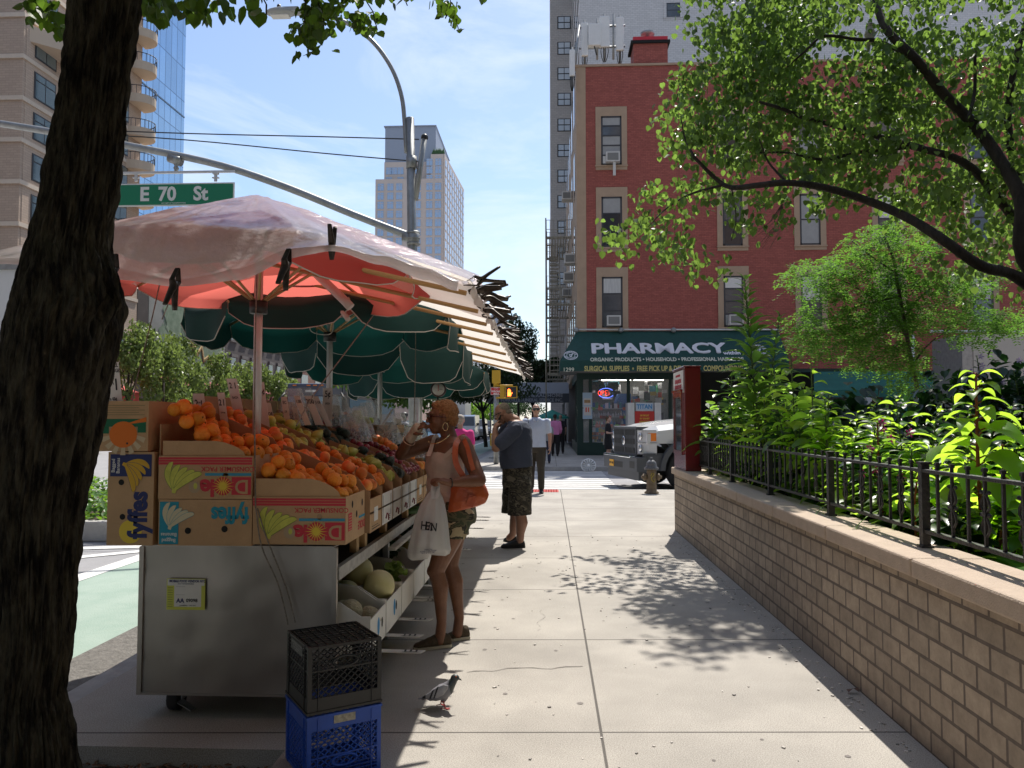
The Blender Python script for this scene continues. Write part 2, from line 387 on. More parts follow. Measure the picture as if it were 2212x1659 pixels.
# cracks and a bit of litter on the pavement
m = MB(mat('crack', (.11, .10, .09), .95))
def crack(p, q, n=14, w=.0016, amp=.06):
    p, q = V(p), V(q); d = (q - p); s = V((-d.y, d.x, 0)).normalized(); L_, R_ = [], []
    for i in range(n + 1):
        t = i / n; c = p + d * t + s * (noise.noise(V((t * 5, p.x * 7, 1))) * amp) ; ww = w * (.5 + rnd.random())
        L_.append(c - V((0, ww, 0)) + V((0, 0, .003))); R_.append(c + V((0, ww, 0)) + V((0, 0, .003)))
    m.grid([L_, R_])
crack((-.5, 4.75, 0), (.2, 4.9, 0), w=.003); crack((-.1, 5.5, 0), (-.05, 6.3, 0), w=.003)
crack((.3, 7.6, 0), (.9, 7.3, 0), w=.003)
struct(m.build('pavement_crack'))
m = MB(mat('gum spot', (.20, .18, .165), .9))
for i in range(70): x, y = rnd.uniform(-1.0, 1.6), rnd.uniform(2.6, 13); r_ = rnd.uniform(.008, .02); m.poly([(x + math.cos(k * .8) * r_ * rnd.uniform(.7, 1.1), y + math.sin(k * .8) * r_, .002) for k in range(8)])
tag(m.build('gum_spots'), 'flattened dark gum spots dotted over the pavement', 'gum spots', kind='stuff')
m = MB(mat('grit on pavement', (.50, .47, .43), .9, island=.5))
for i in range(420):
    x = 1.68 - abs(rnd.gauss(0, .07)) if i % 3 else rnd.uniform(-.7, 1.6); y_ = rnd.uniform(2.2, 10.5); s_ = rnd.uniform(.003, .009)
    m.box((x, y_, s_ * .4), (s_ * 2, s_ * 1.5, s_ * .8), Euler((0, 0, rnd.random() * 3)))
tag(m.build('pavement_grit'), 'crumbs and grit scattered on the pavement beside the wall', 'grit', kind='stuff')
m = MB(mat('dry leaf', (.13, .07, .05), .8)); m.grid([[(0, 0, .01), (.03, .01, .03), (.06, 0, .012)], [(0, .03, .018), (.03, .035, .02), (.065, .03, .03)]])
o = m.build('dead_leaf'); o.location = G(1833, 1500); tag(o, 'small curled brown leaf lying at the foot of the block wall', 'leaf')

# ================================================================ GARDEN WALL, COPING, FENCE
WX, WH = 1.72, .87
M_BLOCK = masonry('ground face block', (.355, .285, .215), (.14, .11, .09), .2, .105, .0085, 'y', amt=.17, bump=.8, dirt=.26, off=.5)
M_COPE = mat('coping stone', (.47, .37, .285), .85, ns=12, amt=.10, bump=.35, bs=120)
wall = thing('garden_wall', 'low tan block wall with stone coping beside the pavement', 'wall', (WX, 5, 0))
m = MB(M_BLOCK); m.b2((WX + .02, -3, -.1), (WX + .3, 10.93, WH - .095)); m.b2((WX + .3, 10.62, -.1), (12, 10.93, WH - .095)); m.build('block_courses', wall, True)
m = MB(M_COPE); y = -3
while y < 10.9:
    y2 = min(y + 1.13, 10.96)
    m.box((WX + .16, (y + y2) / 2, WH - .045), (.36, y2 - y - .008, .09)); y = y2
m.b2((WX + .35, 10.6, WH - .09), (12, 10.96, WH)); o = m.build('coping', wall, True, bevel=.012)
m = MB(M_SOIL); rows = []
for i in range(20):
    rows.append([(lerp(WX + .3, 12, j / 30), lerp(-3, 10.3, i / 19), .74 + noise.noise(V((j * .5, i * .5, 3))) * .06) for j in range(31)])
m.grid(rows); struct(m.build('planting_bed'))
M_IRON = mat('black iron', (.022, .021, .021), .45, ns=20, amt=.4, bump=.3, bs=80)
FX = 1.925
fz0, fz1 = WH + .085, WH + .395
posts = [1.65, 2.7] + [FX / (ray(u, 1100).x / ray(u, 1100).y) for u in (1997, 1795, 1665, 1583, 1535, 1508)] + [9.97]
for i in range(len(posts) - 1):
    nm = ['', 'nearest full', '', '', '', '', '', ''][i]
    y0, y1 = posts[i], posts[i + 1]
    lab = ['black iron fence panel at the right edge of the view', 'black iron fence panel second nearest on the wall', 'black iron fence panel third nearest, shrub leaves behind', 'black iron fence panel above the middle of the block wall',
           'black iron fence panel fifth from the near end', 'black iron fence panel sixth from the near end', 'black iron fence panel seventh from the near end', 'black iron fence panel beside the dark red cabinet'][i]
    p = thing('iron_fence', lab, 'fence', (FX, y0, WH), 'iron fence panels on the garden wall')
    m = MB(M_IRON); m.b2((FX - .018, y0 - .0, fz1 - .012), (FX + .018, y1, fz1 + .006)); m.build('top_rail', p, True, bevel=.003)
    m = MB(M_IRON); m.b2((FX - .015, y0, fz0 - .01), (FX + .015, y1, fz0 + .008)); m.build('bottom_rail', p, True)
    m = MB(M_IRON); m.b2((FX - .02, y0 - .02, WH), (FX + .02, y0 + .02, fz1 + .03)); m.box((FX, y0, fz1 + .036), (.05, .05, .012)); m.box((FX, y0, WH + .006), (.06, .06, .012)); m.build('post', p, True)
    nb = 9; 
    for k in range(1, nb + 1):
        yb = lerp(y0, y1, k / (nb + 1)); m = MB(M_IRON)
        m.box((FX, yb, (fz0 + fz1) / 2 + .02), (.013, .013, fz1 - fz0 + .05)); m.box((FX, yb, fz1 + .035), (.02, .02, .016))
        m.build('picket', p, True)
        if k % 2 == 0:
            m = MB(M_IRON)
            for zc in (fz0 + .10, fz0 + .20):
                for s_ in (-1, 1):
                    m.tube([(FX, yb + s_ * .006, zc - .048), (FX, yb + s_ * .034, zc - .02), (FX, yb + s_ * .030, zc + .005), (FX, yb + s_ * .010, zc + .035), (FX, yb + s_ * .028, zc + .05)], .0065, 5)
                    m.ball((FX, yb + s_ * .03, zc + .046), .011, 6)
            m.box((FX, yb, fz0 + .15), (.02, .03, .018)); m.build('scroll_ornament', p, True)

# ================================================================ RED CABINET AT THE WALL END
M_DRED = mat('dark red enamel', (.20, .012, .014), .22, coat=.6, ns=3, amt=.1)
cb = thing('notice_cabinet', 'tall dark red notice cabinet standing on the wall end', 'cabinet', (1.95, 10.2, WH))
y0, y1, x0, x1, z0, z1 = 10.02, 10.92, WX + .02, WX + .22, WH + .002, 2.2
m = MB(M_DRED); m.b2((x0, y0, z0), (x1, y1, z1)); m.b2((x0 - .02, y0 - .01, z1), (x1 + .01, y1 + .01, z1 + .02)); m.build('cabinet_body', cb, True, bevel=.008)
m = MB(M_DRED); 
for a, b in (((x0 - .03, y0 + .12, z0 + .2), (x0, y0 + .17, z0 + 1.02)), ((x0 - .03, y1 - .17, z0 + .2), (x0, y1 - .12, z0 + 1.02)), ((x0 - .03, y0 + .17, z0 + .2), (x0, y1 - .17, z0 + .25)), ((x0 - .03, y0 + .17, z0 + .95), (x0, y1 - .17, z0 + 1.02))): m.b2(a, b)
m.b2((x0 - .045, y0 + .1, z0 + 1.02), (x0, y1 - .1, z0 + 1.05)); m.build('door_frame', cb, True)
m = MB(M_GLASSD); m.b2((x0 - .012, y0 + .17, z0 + .25), (x0 - .004, y1 - .17, z0 + .95)); m.build('glass_door', cb, True)
m = MB(M_PAPER); m.b2((x0 - .012, y0 + .06, z1 - .32), (x0 - .003, y1 - .06, z1 - .03))
for k, (tx, sz) in enumerate((("LENOX HILL NEIGHBORHOOD", .04), ("CENTER @ LENOX HILL", .075), ("NEIGHBORHOOD HOUSE", .075))):
    m.text(tx, sz, (x0 - .0135, (y0 + y1) / 2, z1 - .09 - k * .075), (0, -1, 0), (0, 0, 1), M_RED, bold=.001, sx=.62)
m.build('sign_panel', cb, True)
# ================================================================ BUILDINGS
M_RBRICK = masonry('red painted brick', (.37, .105, .082), (.26, .075, .06), .21, .075, .008, 'x', amt=.13, bump=.7, dirt=.22)
M_TANST = mat('tan painted stone', (.43, .31, .215), .85, ns=2, amt=.08)
M_FRAMED = mat('dark window frame', (.05, .05, .055), .5)
M_PANE = mat('window pane', (.10, .105, .11), .08, spec=.8, ns=.7, amt=.4)
M_BLIND = mat('window blind', (.36, .36, .35), .8, ns=3, amt=.1)
M_CURT = mat('lace curtain', (.55, .55, .53), .9, ns=14, amt=.15, stretch=(1, 1, .1))
M_ACW = mat('air conditioner', (.60, .59, .56), .6); M_ACG = mat('air conditioner grille', (.22, .22, .21), .8)
RB = thing('red_brick_building', 'red painted brick corner building with tan window surrounds above a shop', 'building', (1.24, 34, 0))
RX0, RX1, RY, RTOP = 1.24, 26.0, 34.0, 17.25
m = MB(M_RBRICK); m.b2((RX0 + .42, RY, 3.7), (RX1, RY + .35, RTOP)); m.b2((14, RY, 0), (RX1, RY + .35, 3.7)); m.b2((RX1 - .35, RY + .36, 0), (RX1, RY + 20, RTOP)); m.build('brick_wall', RB, True)
m = MB(M_TANST); m.b2((RX0, RY - .03, 3.7), (RX0 + .418, RY + .35, RTOP)); m.b2((RX0, RY + .352, 3.7), (RX0 + .3, RY + 20, RTOP))
m.b2((RX0 - .06, RY - .06, RTOP + .003), (RX1, RY + .37, RTOP + .1)); m.build('tan_side_wall', RB, True)
m = MB(mat('tar roof', (.06, .06, .06), .9)); m.b2((RX0 + .31, RY + .36, RTOP - .5), (RX1 - .36, RY + 20, RTOP - .45)); m.build('roof', RB, True)
def sash(parent, x0, x1, z0, z1, y, kind, ac=0, frame_m=None, ax='x', sgn=-1):
    """tan surround, dark frame, panes. kind = list of fills from the top"""
    fr = frame_m or M_TANST
    w = MB(fr); g = .24
    w.b2((x0 - g, y - .035, z1), (x1 + g, y, z1 + .42)); w.b2((x0 - g, y - .035, z0 - .22), (x1 + g, y, z0))
    w.b2((x0 - g, y - .035, z0), (x0, y, z1)); w.b2((x1, y - .035, z0), (x1 + g, y, z1)); w.b2((x0 - g - .03, y - .08, z0 - .07), (x1 + g + .03, y - .036, z0 - .01))
    o = w.build('window', parent, True)
    f = MB(M_FRAMED); t = .075
    f.b2((x0, y - .02, z0), (x0 + t, y - .004, z1)); f.b2((x1 - t, y - .02, z0), (x1, y - .004, z1)); f.b2((x0, y - .02, z1 - t), (x1, y - .004, z1)); f.b2((x0, y - .02, z0), (x1, y - .004, z0 + t))
    n = len(kind)
    for i in range(1, n): zz = lerp(z1, z0, i / n); f.b2((x0, y - .022, zz - .03), (x1, y - .003, zz + .03))
    fo = f.build('frame', o); fo.matrix_parent_inverse = Matrix.Identity(4); fo.data.transform(Matrix.Translation(-wloc(o)))
    p = MB(M_PANE)
    for i, k in enumerate(kind):
        za, zb = lerp(z1, z0, i / n), lerp(z1, z0, (i + 1) / n)
        p.use({'p': M_PANE, 'b': M_BLIND, 'c': M_CURT, 'd': M_GLASSD, 'w': M_PAPER}[k]); p.b2((x0 + t, y - .008, zb), (x1 - t, y - .001, za))
    po = p.build('pane', o); po.data.transform(Matrix.Translation(-wloc(o)))
    if ac:
        a = MB(M_ACW); cx = lerp(x0, x1, .55); a.b2((cx - .3, y - .34, z0 + .06), (cx + .3, y - .03, z0 + .5)); a.use(M_ACG); a.b2((cx - .24, y - .35, z0 + .12), (cx + .24, y - .342, z0 + .44))
        if ac == 2: a.use(M_ACW); a.b2((cx + .0, y - .3, z0 - .55), (cx + .12, y - .22, z0 + .05))
        tag(a.build('air_conditioner', None, origin=(cx, y - .03, z0 + .06)), ['', 'white window air conditioner in the corner window just above the pharmacy awning', 'white window air conditioner with a support leg in the top corner window', 'white window air conditioner behind the tall weed, second column'][ac if ac < 3 else 3], 'air conditioner', 'window air conditioners')
def zx(v, d): return W(1106, v, d).z
def xx(u, d): return W(u, 800, d).x
cols = [(1301, 1346), (1565, 1608), (1733, 1778), (1903, 1950), (2104, 2150), (2262, 2306)]
rows_ = [(255, 360), (428, 536), (600, 709)]
kinds = {(0, 0): ('bpbbw', 2), (0, 1): ('bdd', 0), (0, 2): ('cpp', 1), (1, 2): ('wppb', 3), (1, 1): ('pd', 0), (2, 1): ('bb', 0), (2, 0): ('pb', 0), (3, 1): ('wp', 0), (4, 2): ('cp', 0), (2, 2): ('wp', 0)}
for ci, (u0, u1) in enumerate(cols):
    for ri, (v0, v1) in enumerate(rows_):
        k, ac = kinds.get((ci, ri), ('pd', 0)); sash(RB, xx(u0, RY), xx(u1, RY), zx(v1, RY), zx(v0, RY), RY, k, ac)
# chimney block and vent on the roof
ch = thing('roof_chimney', 'red brick chimney block with flat cap on the parapet of the red building', 'chimney', W(1407, 118, 34.6))
m = MB(M_RBRICK); a, b = W(1367, 128, 34.4), W(1440, 100, 34.4); m.b2((a.x, 34.1, RTOP), (b.x, 35.3, b.z)); m.build('brick_stack', ch, True)
m = MB(M_DARK); m.b2((a.x - .12, 34.0, b.z), (b.x + .1, 35.4, b.z + .12)); m.use(M_RED); m.b2((a.x - .02, 34.05, b.z + .12), (b.x, 35.3, b.z + .3)); m.build('cap', ch, True)
m = MB(M_GALV); m.lathe((W(1399, 90, 34.6).x, 34.6, b.z + .3), [(.17, 0), (.15, .28), (.3, .32), (.33, .42), (.12, .52)], 14); m.build('roof_vent', ch, True)
# antennas on the corner
AM = [(1283, 92, 132, 19, 34.4), (1270, 52, 122, 22, 34.0), (1249, 110, 160, 14, 33.6)]
ants = [(1266, 38, 51, 122), (1306, 25, 37, 103), (1341, 30, 38, 112), (1232, 15, 103, 163)]
k_lab = ['left tall white panel antenna on the roof corner mast', 'tallest white panel antenna, middle of the roof row', 'white panel antenna nearest the chimney on the roof', 'white panel antenna hanging below the roof corner, tall and narrow']
for i, (u, w_, v0, v1) in enumerate([(1263, 15, 50, 122), (1306, 22, 36, 103), (1339, 17, 38, 110), (1236, 12, 108, 165)]):
    d = 34.3 if i < 3 else 33.6; p0, p1 = W(u, v1, d), W(u, v0, d); hw = w_ / 2 / F * d
    a = thing('panel_antenna', k_lab[i], 'antenna', p0, 'panel antennas on the roof corner')
    m = MB(M_WHITE); m.box((0, 0, (p1.z - p0.z) / 2), (hw * 2, .18, p1.z - p0.z)); m.build('antenna_body', a, bevel=.04)
    m = MB(M_GALV); m.tube([(0, .16, -.5), (0, .16, p1.z - p0.z + .2)], .045, 8); m.box((0, .12, .3), (.1, .12, .08)); m.box((0, .12, p1.z - p0.z - .3), (.1, .12, .08)); m.build('mount_pipe', a)
    m = MB(M_BLACK)
    for q in range(4): x = (q - 1.5) * hw * .45; m.tube([(x, 0, 0), (x * 1.1, .0, -.18), (x * .8, .06, -.42), (x * .3, .15, -.6)], .018, 5)
    m.build('cable', a)
m = MB(M_GALV); 
m.tube([W(1250, 60, 34.5), W(1350, 55, 34.5)], .05, 8); m.tube([W(1250, 105, 34.5), W(1350, 100, 34.5)], .05, 8); m.tube([W(1290, 40, 34.5), W(1290, 128, 34.5)], .05, 8)
m.tube([W(1252, 55, 34.3), W(1240, 140, 33.7)], .05, 8); m.tube([W(1325, 30, 34.5), W(1325, 128, 34.5)], .05, 8)
tag(m.build('antenna_frame', origin=W(1290, 128, 34.5)), 'grey pipe frame carrying the antennas on the roof corner', 'antenna mast')
a = thing('radio_unit', 'small square white radio box between two roof antennas', 'radio box', W(1284, 100, 34.2))
m = MB(M_WHITE); m.box((0, 0, .5), (.55, .25, 1.0)); m.build('housing', a, bevel=.03); m = MB(M_BLACK); m.tube([(0, 0, 0), (.1, 0, -.4)], .03, 6); m.build('cable', a)
# pipe along the facade
# ------------------------------------------------ pharmacy shop front
M_AWN = mat('dark green canvas', (.010, .062, .050), .75, ns=5, amt=.15); M_SOFF = mat('awning underside', (.30, .29, .26), .9)
aw = thing('pharmacy_awning', 'dark green shop awning lettered PHARMACY on the corner building', 'awning', (.35, 33, 2.7))
ax0, ax1 = .33, 9.9
zt, zf, zb = 5.32, 3.25, 2.82; yb, yf = RY - .04, RY - 1.5     # top at wall, fold, bottom
def wz(v, d): return W(1106, v, d).z
zt = wz(717, RY); zf = wz(779, yf); zb = wz(802, yf)
xt = RX0 - .02
xl = W(1210, 779, yf).x
m = MB(M_AWN); xr = W(1681, 770, RY).x
m.grid([[(xl, yf, zf), (xr, yf, zf)], [(xt, yb, zt), (xr, yb, zt)]], smooth=False)
m.poly([(xl, yf, zb), (xr, yf, zb), (xr, yf, zf), (xl, yf, zf)]); m.poly([(xl, yf, zb), (xl, yf, zf), (xl, yf + 3, zf), (xl, yf + 3, zb)])
m.poly([(xl, yf, zf), (xt, yb, zt), (xt, yb + 1.6, zt), (xl, yf + 3, zf)]); m.poly([(xr, yf, zb), (xr, yb, zb), (xr, yb, zt), (xr, yf, zf)])
m.build('canvas', aw, True)
m = MB(M_SOFF); m.b2((xl + .02, yf + .02, zb + .005), (xr - .02, yb, zb + .05)); m.b2((xl + .02, yb, zb + .005), (xt, yf + 3, zb + .05)); m.build('underside', aw, True)
sl = V((0, yb - yf, zt - zf)).normalized(); nrm = V((1, 0, 0)).cross(sl)
def onslope(u, v):
    r = ray(u, v); o = V((0, 0, CAMH)); P0 = V((xl, yf, zf)); t = (P0 - o).dot(nrm) / r.dot(nrm); return o + r * t - nrm * (-.012 if nrm.y < 0 else .012)
M_LET = mat('white lettering', (.78, .78, .80), .6); M_LETY = mat('gold lettering', (.62, .55, .20), .6); M_LETC = mat('cream lettering', (.66, .66, .52), .6)
px = RY / F
m = MB(M_LET)
[m.text("PHARMACY", .95, onslope(1421, 754) + V((dx, -.0015 * k, dz)), (1, 0, 0), sl, M_LET, bold=.012, fit=5.64) for k, (dx, dz) in enumerate(((0, 0), (-.03, .01), (.03, .01), (0, -.015), (-.015, .02)))]
m.build('lettering', aw, True); m = MB(M_LET)
m.text("within", .30, onslope(1581, 763), (1, 0, 0), sl, M_LET, bold=.01, fit=.72)
m.build('lettering', aw, True); m = MB(M_LET)
m.text("ORGANIC PRODUCTS • HOUSEHOLD • PROFESSIONAL HAIR CARE", .33, onslope(1440, 777), (1, 0, 0), sl, M_LETC, bold=.010, fit=6.35)
m.build('lettering', aw, True); m = MB(M_LET)
m.text("SURGICAL SUPPLIES  •  FREE PICK UP & DELIVERY  •  COMPOUNDING", .31, W(1433, 796.5, yf - .01), (1, 0, 0), (0, 0, 1), M_LETY, bold=.010, fit=6.55)
m.build('lettering', aw, True); m = MB(M_LET)
m.text("1299", .24, W(1228, 799, yf - .01), (1, 0, 0), (0, 0, 1), M_LETC, bold=.004)
m.build('lettering', aw, True)
for u in (1233, 1639):
    m = MB(M_LET)
    c = onslope(u, 768 if u < 1300 else 756); e = .6 if u < 1300 else .68
    def ring(r0, r1, mt, k=28):
        m.use(mt); A = [c + V((1, 0, 0)) * math.cos(2 * math.pi * i / k) * r0 * e + sl * math.sin(2 * math.pi * i / k) * r0 * e for i in range(k + 1)]
        B = [c + V((1, 0, 0)) * math.cos(2 * math.pi * i / k) * r1 * e + sl * math.sin(2 * math.pi * i / k) * r1 * e for i in range(k + 1)]; m.grid([A, B], smooth=False)
    ring(.45, .50, M_LET); ring(.27, .30, M_LET)
    for i in range(22):
        a_ = 2 * math.pi * i / 22; p = c + V((1, 0, 0)) * math.cos(a_) * .375 * e + sl * math.sin(a_) * .375 * e; t = V((1, 0, 0)) * -math.sin(a_) + sl * math.cos(a_)
        if i % 11 not in (0, 10): m.text("H&CPHARMXCY&HEALTHCARER"[i], .14 * e, p, -t, p - c, M_LET, bold=.004)
    m.use(M_LET); m.lathe(c, [(.0, .002), (.0, .003)], 4)
    A = [c + (V((1, 0, 0)) * x + sl * z) * e for x, z in ((-.10, -.18), (.10, -.18), (.06, -.10), (.12, .04), (.14, .10), (-.14, .10), (-.12, .04), (-.06, -.10))]; m.poly(A, .004)
    m.text("R", .10, c + V((0, -.012, -.0)) - sl * .02, (1, 0, 0), sl, M_AWN, bold=.004)
    m.use(M_LET); m.tube([c + V((.03, -.01, 0)) + sl * .06, c + V((.1, -.01, 0)) + sl * .12], .014, 6); m.build('round_emblem', aw, True)
m = MB(M_WHITE); m.tube([W(1250, 712, RY - .12), W(1690, 712, RY - .12)], .035, 6); m.build('conduit', RB, True)
for u in (1244, 1341, 1455):
    m = MB(M_GALV); m.ball(W(u, 713, RY - .2), .12, 10); m.build('floodlight', RB, True)
# shop window: real depth with shelves of goods
sf = thing('pharmacy_shopfront', 'green framed pharmacy shop window full of goods under the awning', 'shop front', (RX0, RY, 0))
M_GRF = mat('green shop frame', (.006, .035, .026), .5)
gx = [xx(u, RY) for u in (1256, 1275, 1357, 1447, 1560)]
m = MB(M_GRF); zc_ = 3.75
m.b2((RX0, RY - .0, 0), (14, RY + .05, .55))
for x in gx: m.b2((x - .07, RY - .04, .55), (x + .07, RY + .1, zc_))
m.b2((RX0, RY - .02, zc_ - .45), (14, RY + .1, zc_)); m.b2((RX0 - .0, RY + .1, 0), (RX0 + .06, RY + 8, .5)); m.b2((RX0, RY + 2.4, .5), (RX0 + .08, RY + 2.55, zc_)); m.b2((RX0, RY + .12, zc_ - .4), (RX0 + .08, RY + 8, zc_))
m.b2((gx[0] - .2, RY - .05, 0), (gx[0] + .04, RY + .12, zc_)); m.build('frame', sf, True)
m = MB(M_WHITE); m.b2((2.8, RY - .05, zc_ + .0), (9.0, RY - .0, zc_ + .06)); m.build('light_strip', sf, True)
m = MB(mat('shop glass', (.5, .55, .55), .03, alpha=.16, spec=.9)); m.b2((gx[0], RY + .02, .55), (gx[3], RY + .03, zc_ - .45)); m.b2((RX0 + .03, RY + .12, .5), (RX0 + .04, RY + 2.4, zc_ - .4))
m.build('glass', sf, True)
m = MB(mat('shop interior', (.3, .31, .3), .9)); m.b2((RX0 + .3, RY + 1.3, 0), (14, RY + 1.4, zc_)); m.b2((RX0 + .1, RY + .06, .5), (14, RY + 1.29, .58))
m.build('back_partition', sf, True)
m = MB(mat('shop tube light', (.9, .9, .85), .5, em=((1, .95, .85), 7)))
for x in (gx[0] + .9, gx[2] + .3): m.b2((x, RY + .5, 3.28), (x + 1.3, RY + .6, 3.31))
m.build('ceiling_light', sf, True)
m = MB(mat('shelf', (.5, .52, .5), .5))
for z in (.95, 1.3, 1.68, 2.05): m.b2((gx[0] + .45, RY + .35, z - .03), (gx[2] - .1, RY + .75, z))
m.build('shelf', sf, True)
GM = [mat('goods %d' % i, c, .5) for i, c in enumerate([(.6, .6, .62), (.5, .08, .06), (.08, .2, .5), (.65, .45, .1), (.1, .4, .2), (.7, .7, .72), (.25, .07, .25), (.05, .05, .06), (.1, .35, .45)])]
m = MB(GM[0])
for z in (.58, .95, 1.3, 1.68, 2.05):
    x = gx[0] + .5
    while x < gx[2] - .2:
        w = rnd.uniform(.05, .14); h = rnd.uniform(.12, .27); m.use(GM[0] if z == 1.68 else GM[rnd.randrange(9)])
        if z in (1.68, 1.3): m.lathe((x + w / 2, RY + .42, z), [(w * .45, 0), (w * .45, h * .6), (w * .2, h * .75), (w * .2, h)], 8)
        else: m.box((x + w / 2, RY + .42, z + h / 2), (w, .1, h))
        x += w + .015
for i in range(60):
    m.use(GM[rnd.randrange(9)]); m.box((rnd.uniform(gx[2] + .1, gx[3] - .1), RY + rnd.uniform(.5, 1.2), rnd.uniform(.7, 3.2)), (rnd.uniform(.1, .3), .06, rnd.uniform(.1, .35)))
for i in range(26):
    m.use(GM[rnd.choice((2, 8, 0, 5))]); m.box((lerp(gx[0] + .6, gx[2] - .3, rnd.random()), RY + .9, rnd.uniform(2.6, 3.2)), (rnd.uniform(.2, .5), .06, rnd.uniform(.15, .4)))
o = m.build('shelf_goods', sf, True); o['kind'] = 'stuff'
m = MB(GM[2]); x = xx(1352, RY); m.box((x, RY + .6, 2.35), (.55, .12, .7)); m.box((x, RY + .6, 1.7), (.34, .12, 1.1)); m.tube([(x - .27, RY + .6, 2.65), (x - .45, RY + .6, 2.2)], .09, 8); m.build('hanging_scrubs', sf, True)
TAGM = [mat('tag green', (.1, .6, .3), .6), mat('tag red', (.75, .15, .1), .6), mat('tag orange', (.8, .3, .06), .6), mat('tag lime', (.3, .6, .15), .6)]
m = MB(TAGM[0])
for i in range(26):
    m.use(TAGM[rnd.randrange(4)]); m.box((rnd.uniform(gx[0] + .5, gx[2] - .1), RY + .33, rnd.choice((.93, 1.28, 1.66, 2.03, .75))), (.2, .01, .13))
m.build('price_tags', sf, True)
# posters on the pillar, neon sign
m = MB(mat('poster blue', (.45, .6, .72), .6)); a, b = W(1266, 858, RY - .06), W(1277, 905, RY - .06)
m.b2((a.x - .15, RY - .07, b.z), (b.x + .05, RY - .06, lerp(b.z, a.z, .49))); m.b2((a.x - .15, RY - .07, lerp(b.z, a.z, .52)), (b.x + .05, RY - .06, a.z + .2))
m.use(M_PAPER); m.b2((a.x - .1, RY - .075, b.z + .15), (b.x, RY - .071, b.z + .55)); m.b2((a.x - .1, RY - .075, a.z - .35), (b.x, RY - .071, a.z - .05))
m.use(TAGM[1]); m.b2((a.x - .03, RY - .08, b.z + .3), (a.x + .03, RY - .076, b.z + .5)); m.b2((a.x + .08, RY - .08, b.z + .3), (a.x + .13, RY - .076, b.z + .5)); m.use(M_WOOD); m.b2((a.x - .08, RY - .08, a.z - .25), (b.x - .03, RY - .076, a.z - .12))
tag(m.build('poster', origin=(a.x, RY, b.z)), 'pair of pale blue product posters on the green shop pillar', 'poster')
ne = thing('neon_sign', 'glowing red OPEN neon sign with blue oval in the pharmacy window', 'neon sign', W(1309, 849, RY + .1))
MNR = mat('neon red', (1, .05, .02), .5, em=((1, .06, .03), 2.6)); MNB = mat('neon blue', (.1, .2, 1), .5, em=((.12, .2, 1), 2.2))
c = W(1309.5, 849, RY + .08)
m = MB(MNR); s_ = .125
def neon(pts): m.tube([c + V((x * s_, 0, z * s_)) for x, z in pts], .010, 5)
neon([(-2.35 + .42 * math.cos(t / 2), .75 * math.sin(t / 2)) for t in range(0, 14)])
neon([(-1.6, -.8), (-1.6, .8), (-1.0, .8), (-.75, .45), (-1.0, .05), (-1.6, .05)])
neon([(.55, .8), (-.3, .8), (-.3, -.8), (.55, -.8)]); neon([(-.3, 0), (.4, 0)]); neon([(.95, -.8), (.95, .8), (1.9, -.8), (1.9, .8)])
m.build('red_letters', ne, True)
m = MB(MNB); m.tube([c + V((math.cos(t) * .34, .01, math.sin(t) * .21)) for t in [i * .2 for i in range(3, 14)]], .012, 5); m.tube([c + V((math.cos(t) * .34, .01, math.sin(t) * .21)) for t in [i * .2 for i in range(18, 30)]], .012, 5); m.build('blue_oval', ne, True)
# ------------------------------------------------ teal awning right of the pharmacy, box wall
M_TEAL = mat('teal canvas', (.03, .16, .13), .8, ns=2, amt=.15)
ta = thing('cafe_awning', 'faded teal awning with hanging planters behind the garden', 'awning', W(1900, 860, 33))
m = MB(M_TEAL); a, b = W(1690, 803, RY - .05), W(2060, 842, RY - 1.6)
m.grid([[(a.x, RY - 1.6, b.z), (b.x, RY - 1.6, b.z)], [(a.x, RY - .05, a.z), (b.x - .4, RY - .05, a.z)]], smooth=False); m.b2((a.x, RY - 1.62, b.z - .3), (b.x, RY - 1.58, b.z))
m.b2((W(1920, 860, 32).x, RY - 1.5, .3), (b.x, RY - 1.45, b.z - .3)); m.build('canvas', ta, True)
m = MB(M_WHITE)
for u in (1812, 1838, 1920): p = W(u, 868, 32.3); m.tube([p, p + V((0, 0, -.5))], .02, 5)
m.build('hook', ta, True)
m = MB(mat('hanging ivy', (.05, .13, .03), .8, island=.5))
for i in range(700):
    p = W(rnd.uniform(1700, 1935), rnd.gauss(881, 5), 32.1 + rnd.random() * .4); s_ = .07; M_ = Euler((rnd.random() * 6, rnd.random() * 6, rnd.random() * 6)).to_matrix()
    m.poly([p + M_ @ V(q) * s_ for q in ((-1, 0, 0), (0, -.6, 0), (1, 0, 0), (0, .6, 0))])
o = m.build('planter_ivy', ta, True); o['kind'] = 'stuff'
m = MB(mat('flat black filler', (.012, .012, .013), .7)); p = W(1512, 804, 11.4); m.b2((p.x, 11.4, .1), (p.x + 1.6, 11.45, p.z)); m.use(M_BLACK)
for q in (0, .8, 1.6): m.b2((p.x + q - .02, 11.37, 0), (p.x + q + .02, 11.4, p.z + .03))
tag(m.build('dark_filler_panel', origin=(p.x, 11.4, 0)), 'tall black panel added for the dark area right behind the red cabinet', 'panel')  # black panel added to fill the dark area behind the cabinet
bx = thing('grey_shed', 'pale grey boxed shed with side return at the right edge of the garden', 'shed', W(2150, 880, 26))
m = MB(mat('pale grey render', (.42, .41, .38), .85, ns=1.5, amt=.06)); a = W(2078, 722, 26); m.b2((a.x + .35, 26, 0), (a.x + 8, 28, a.z)); m.build('front_wall', bx, True)
m = MB(M_GALV); m.b2((a.x, 26.02, 0), (a.x + .345, 28, a.z - .0)); m.build('side_return', bx, True)
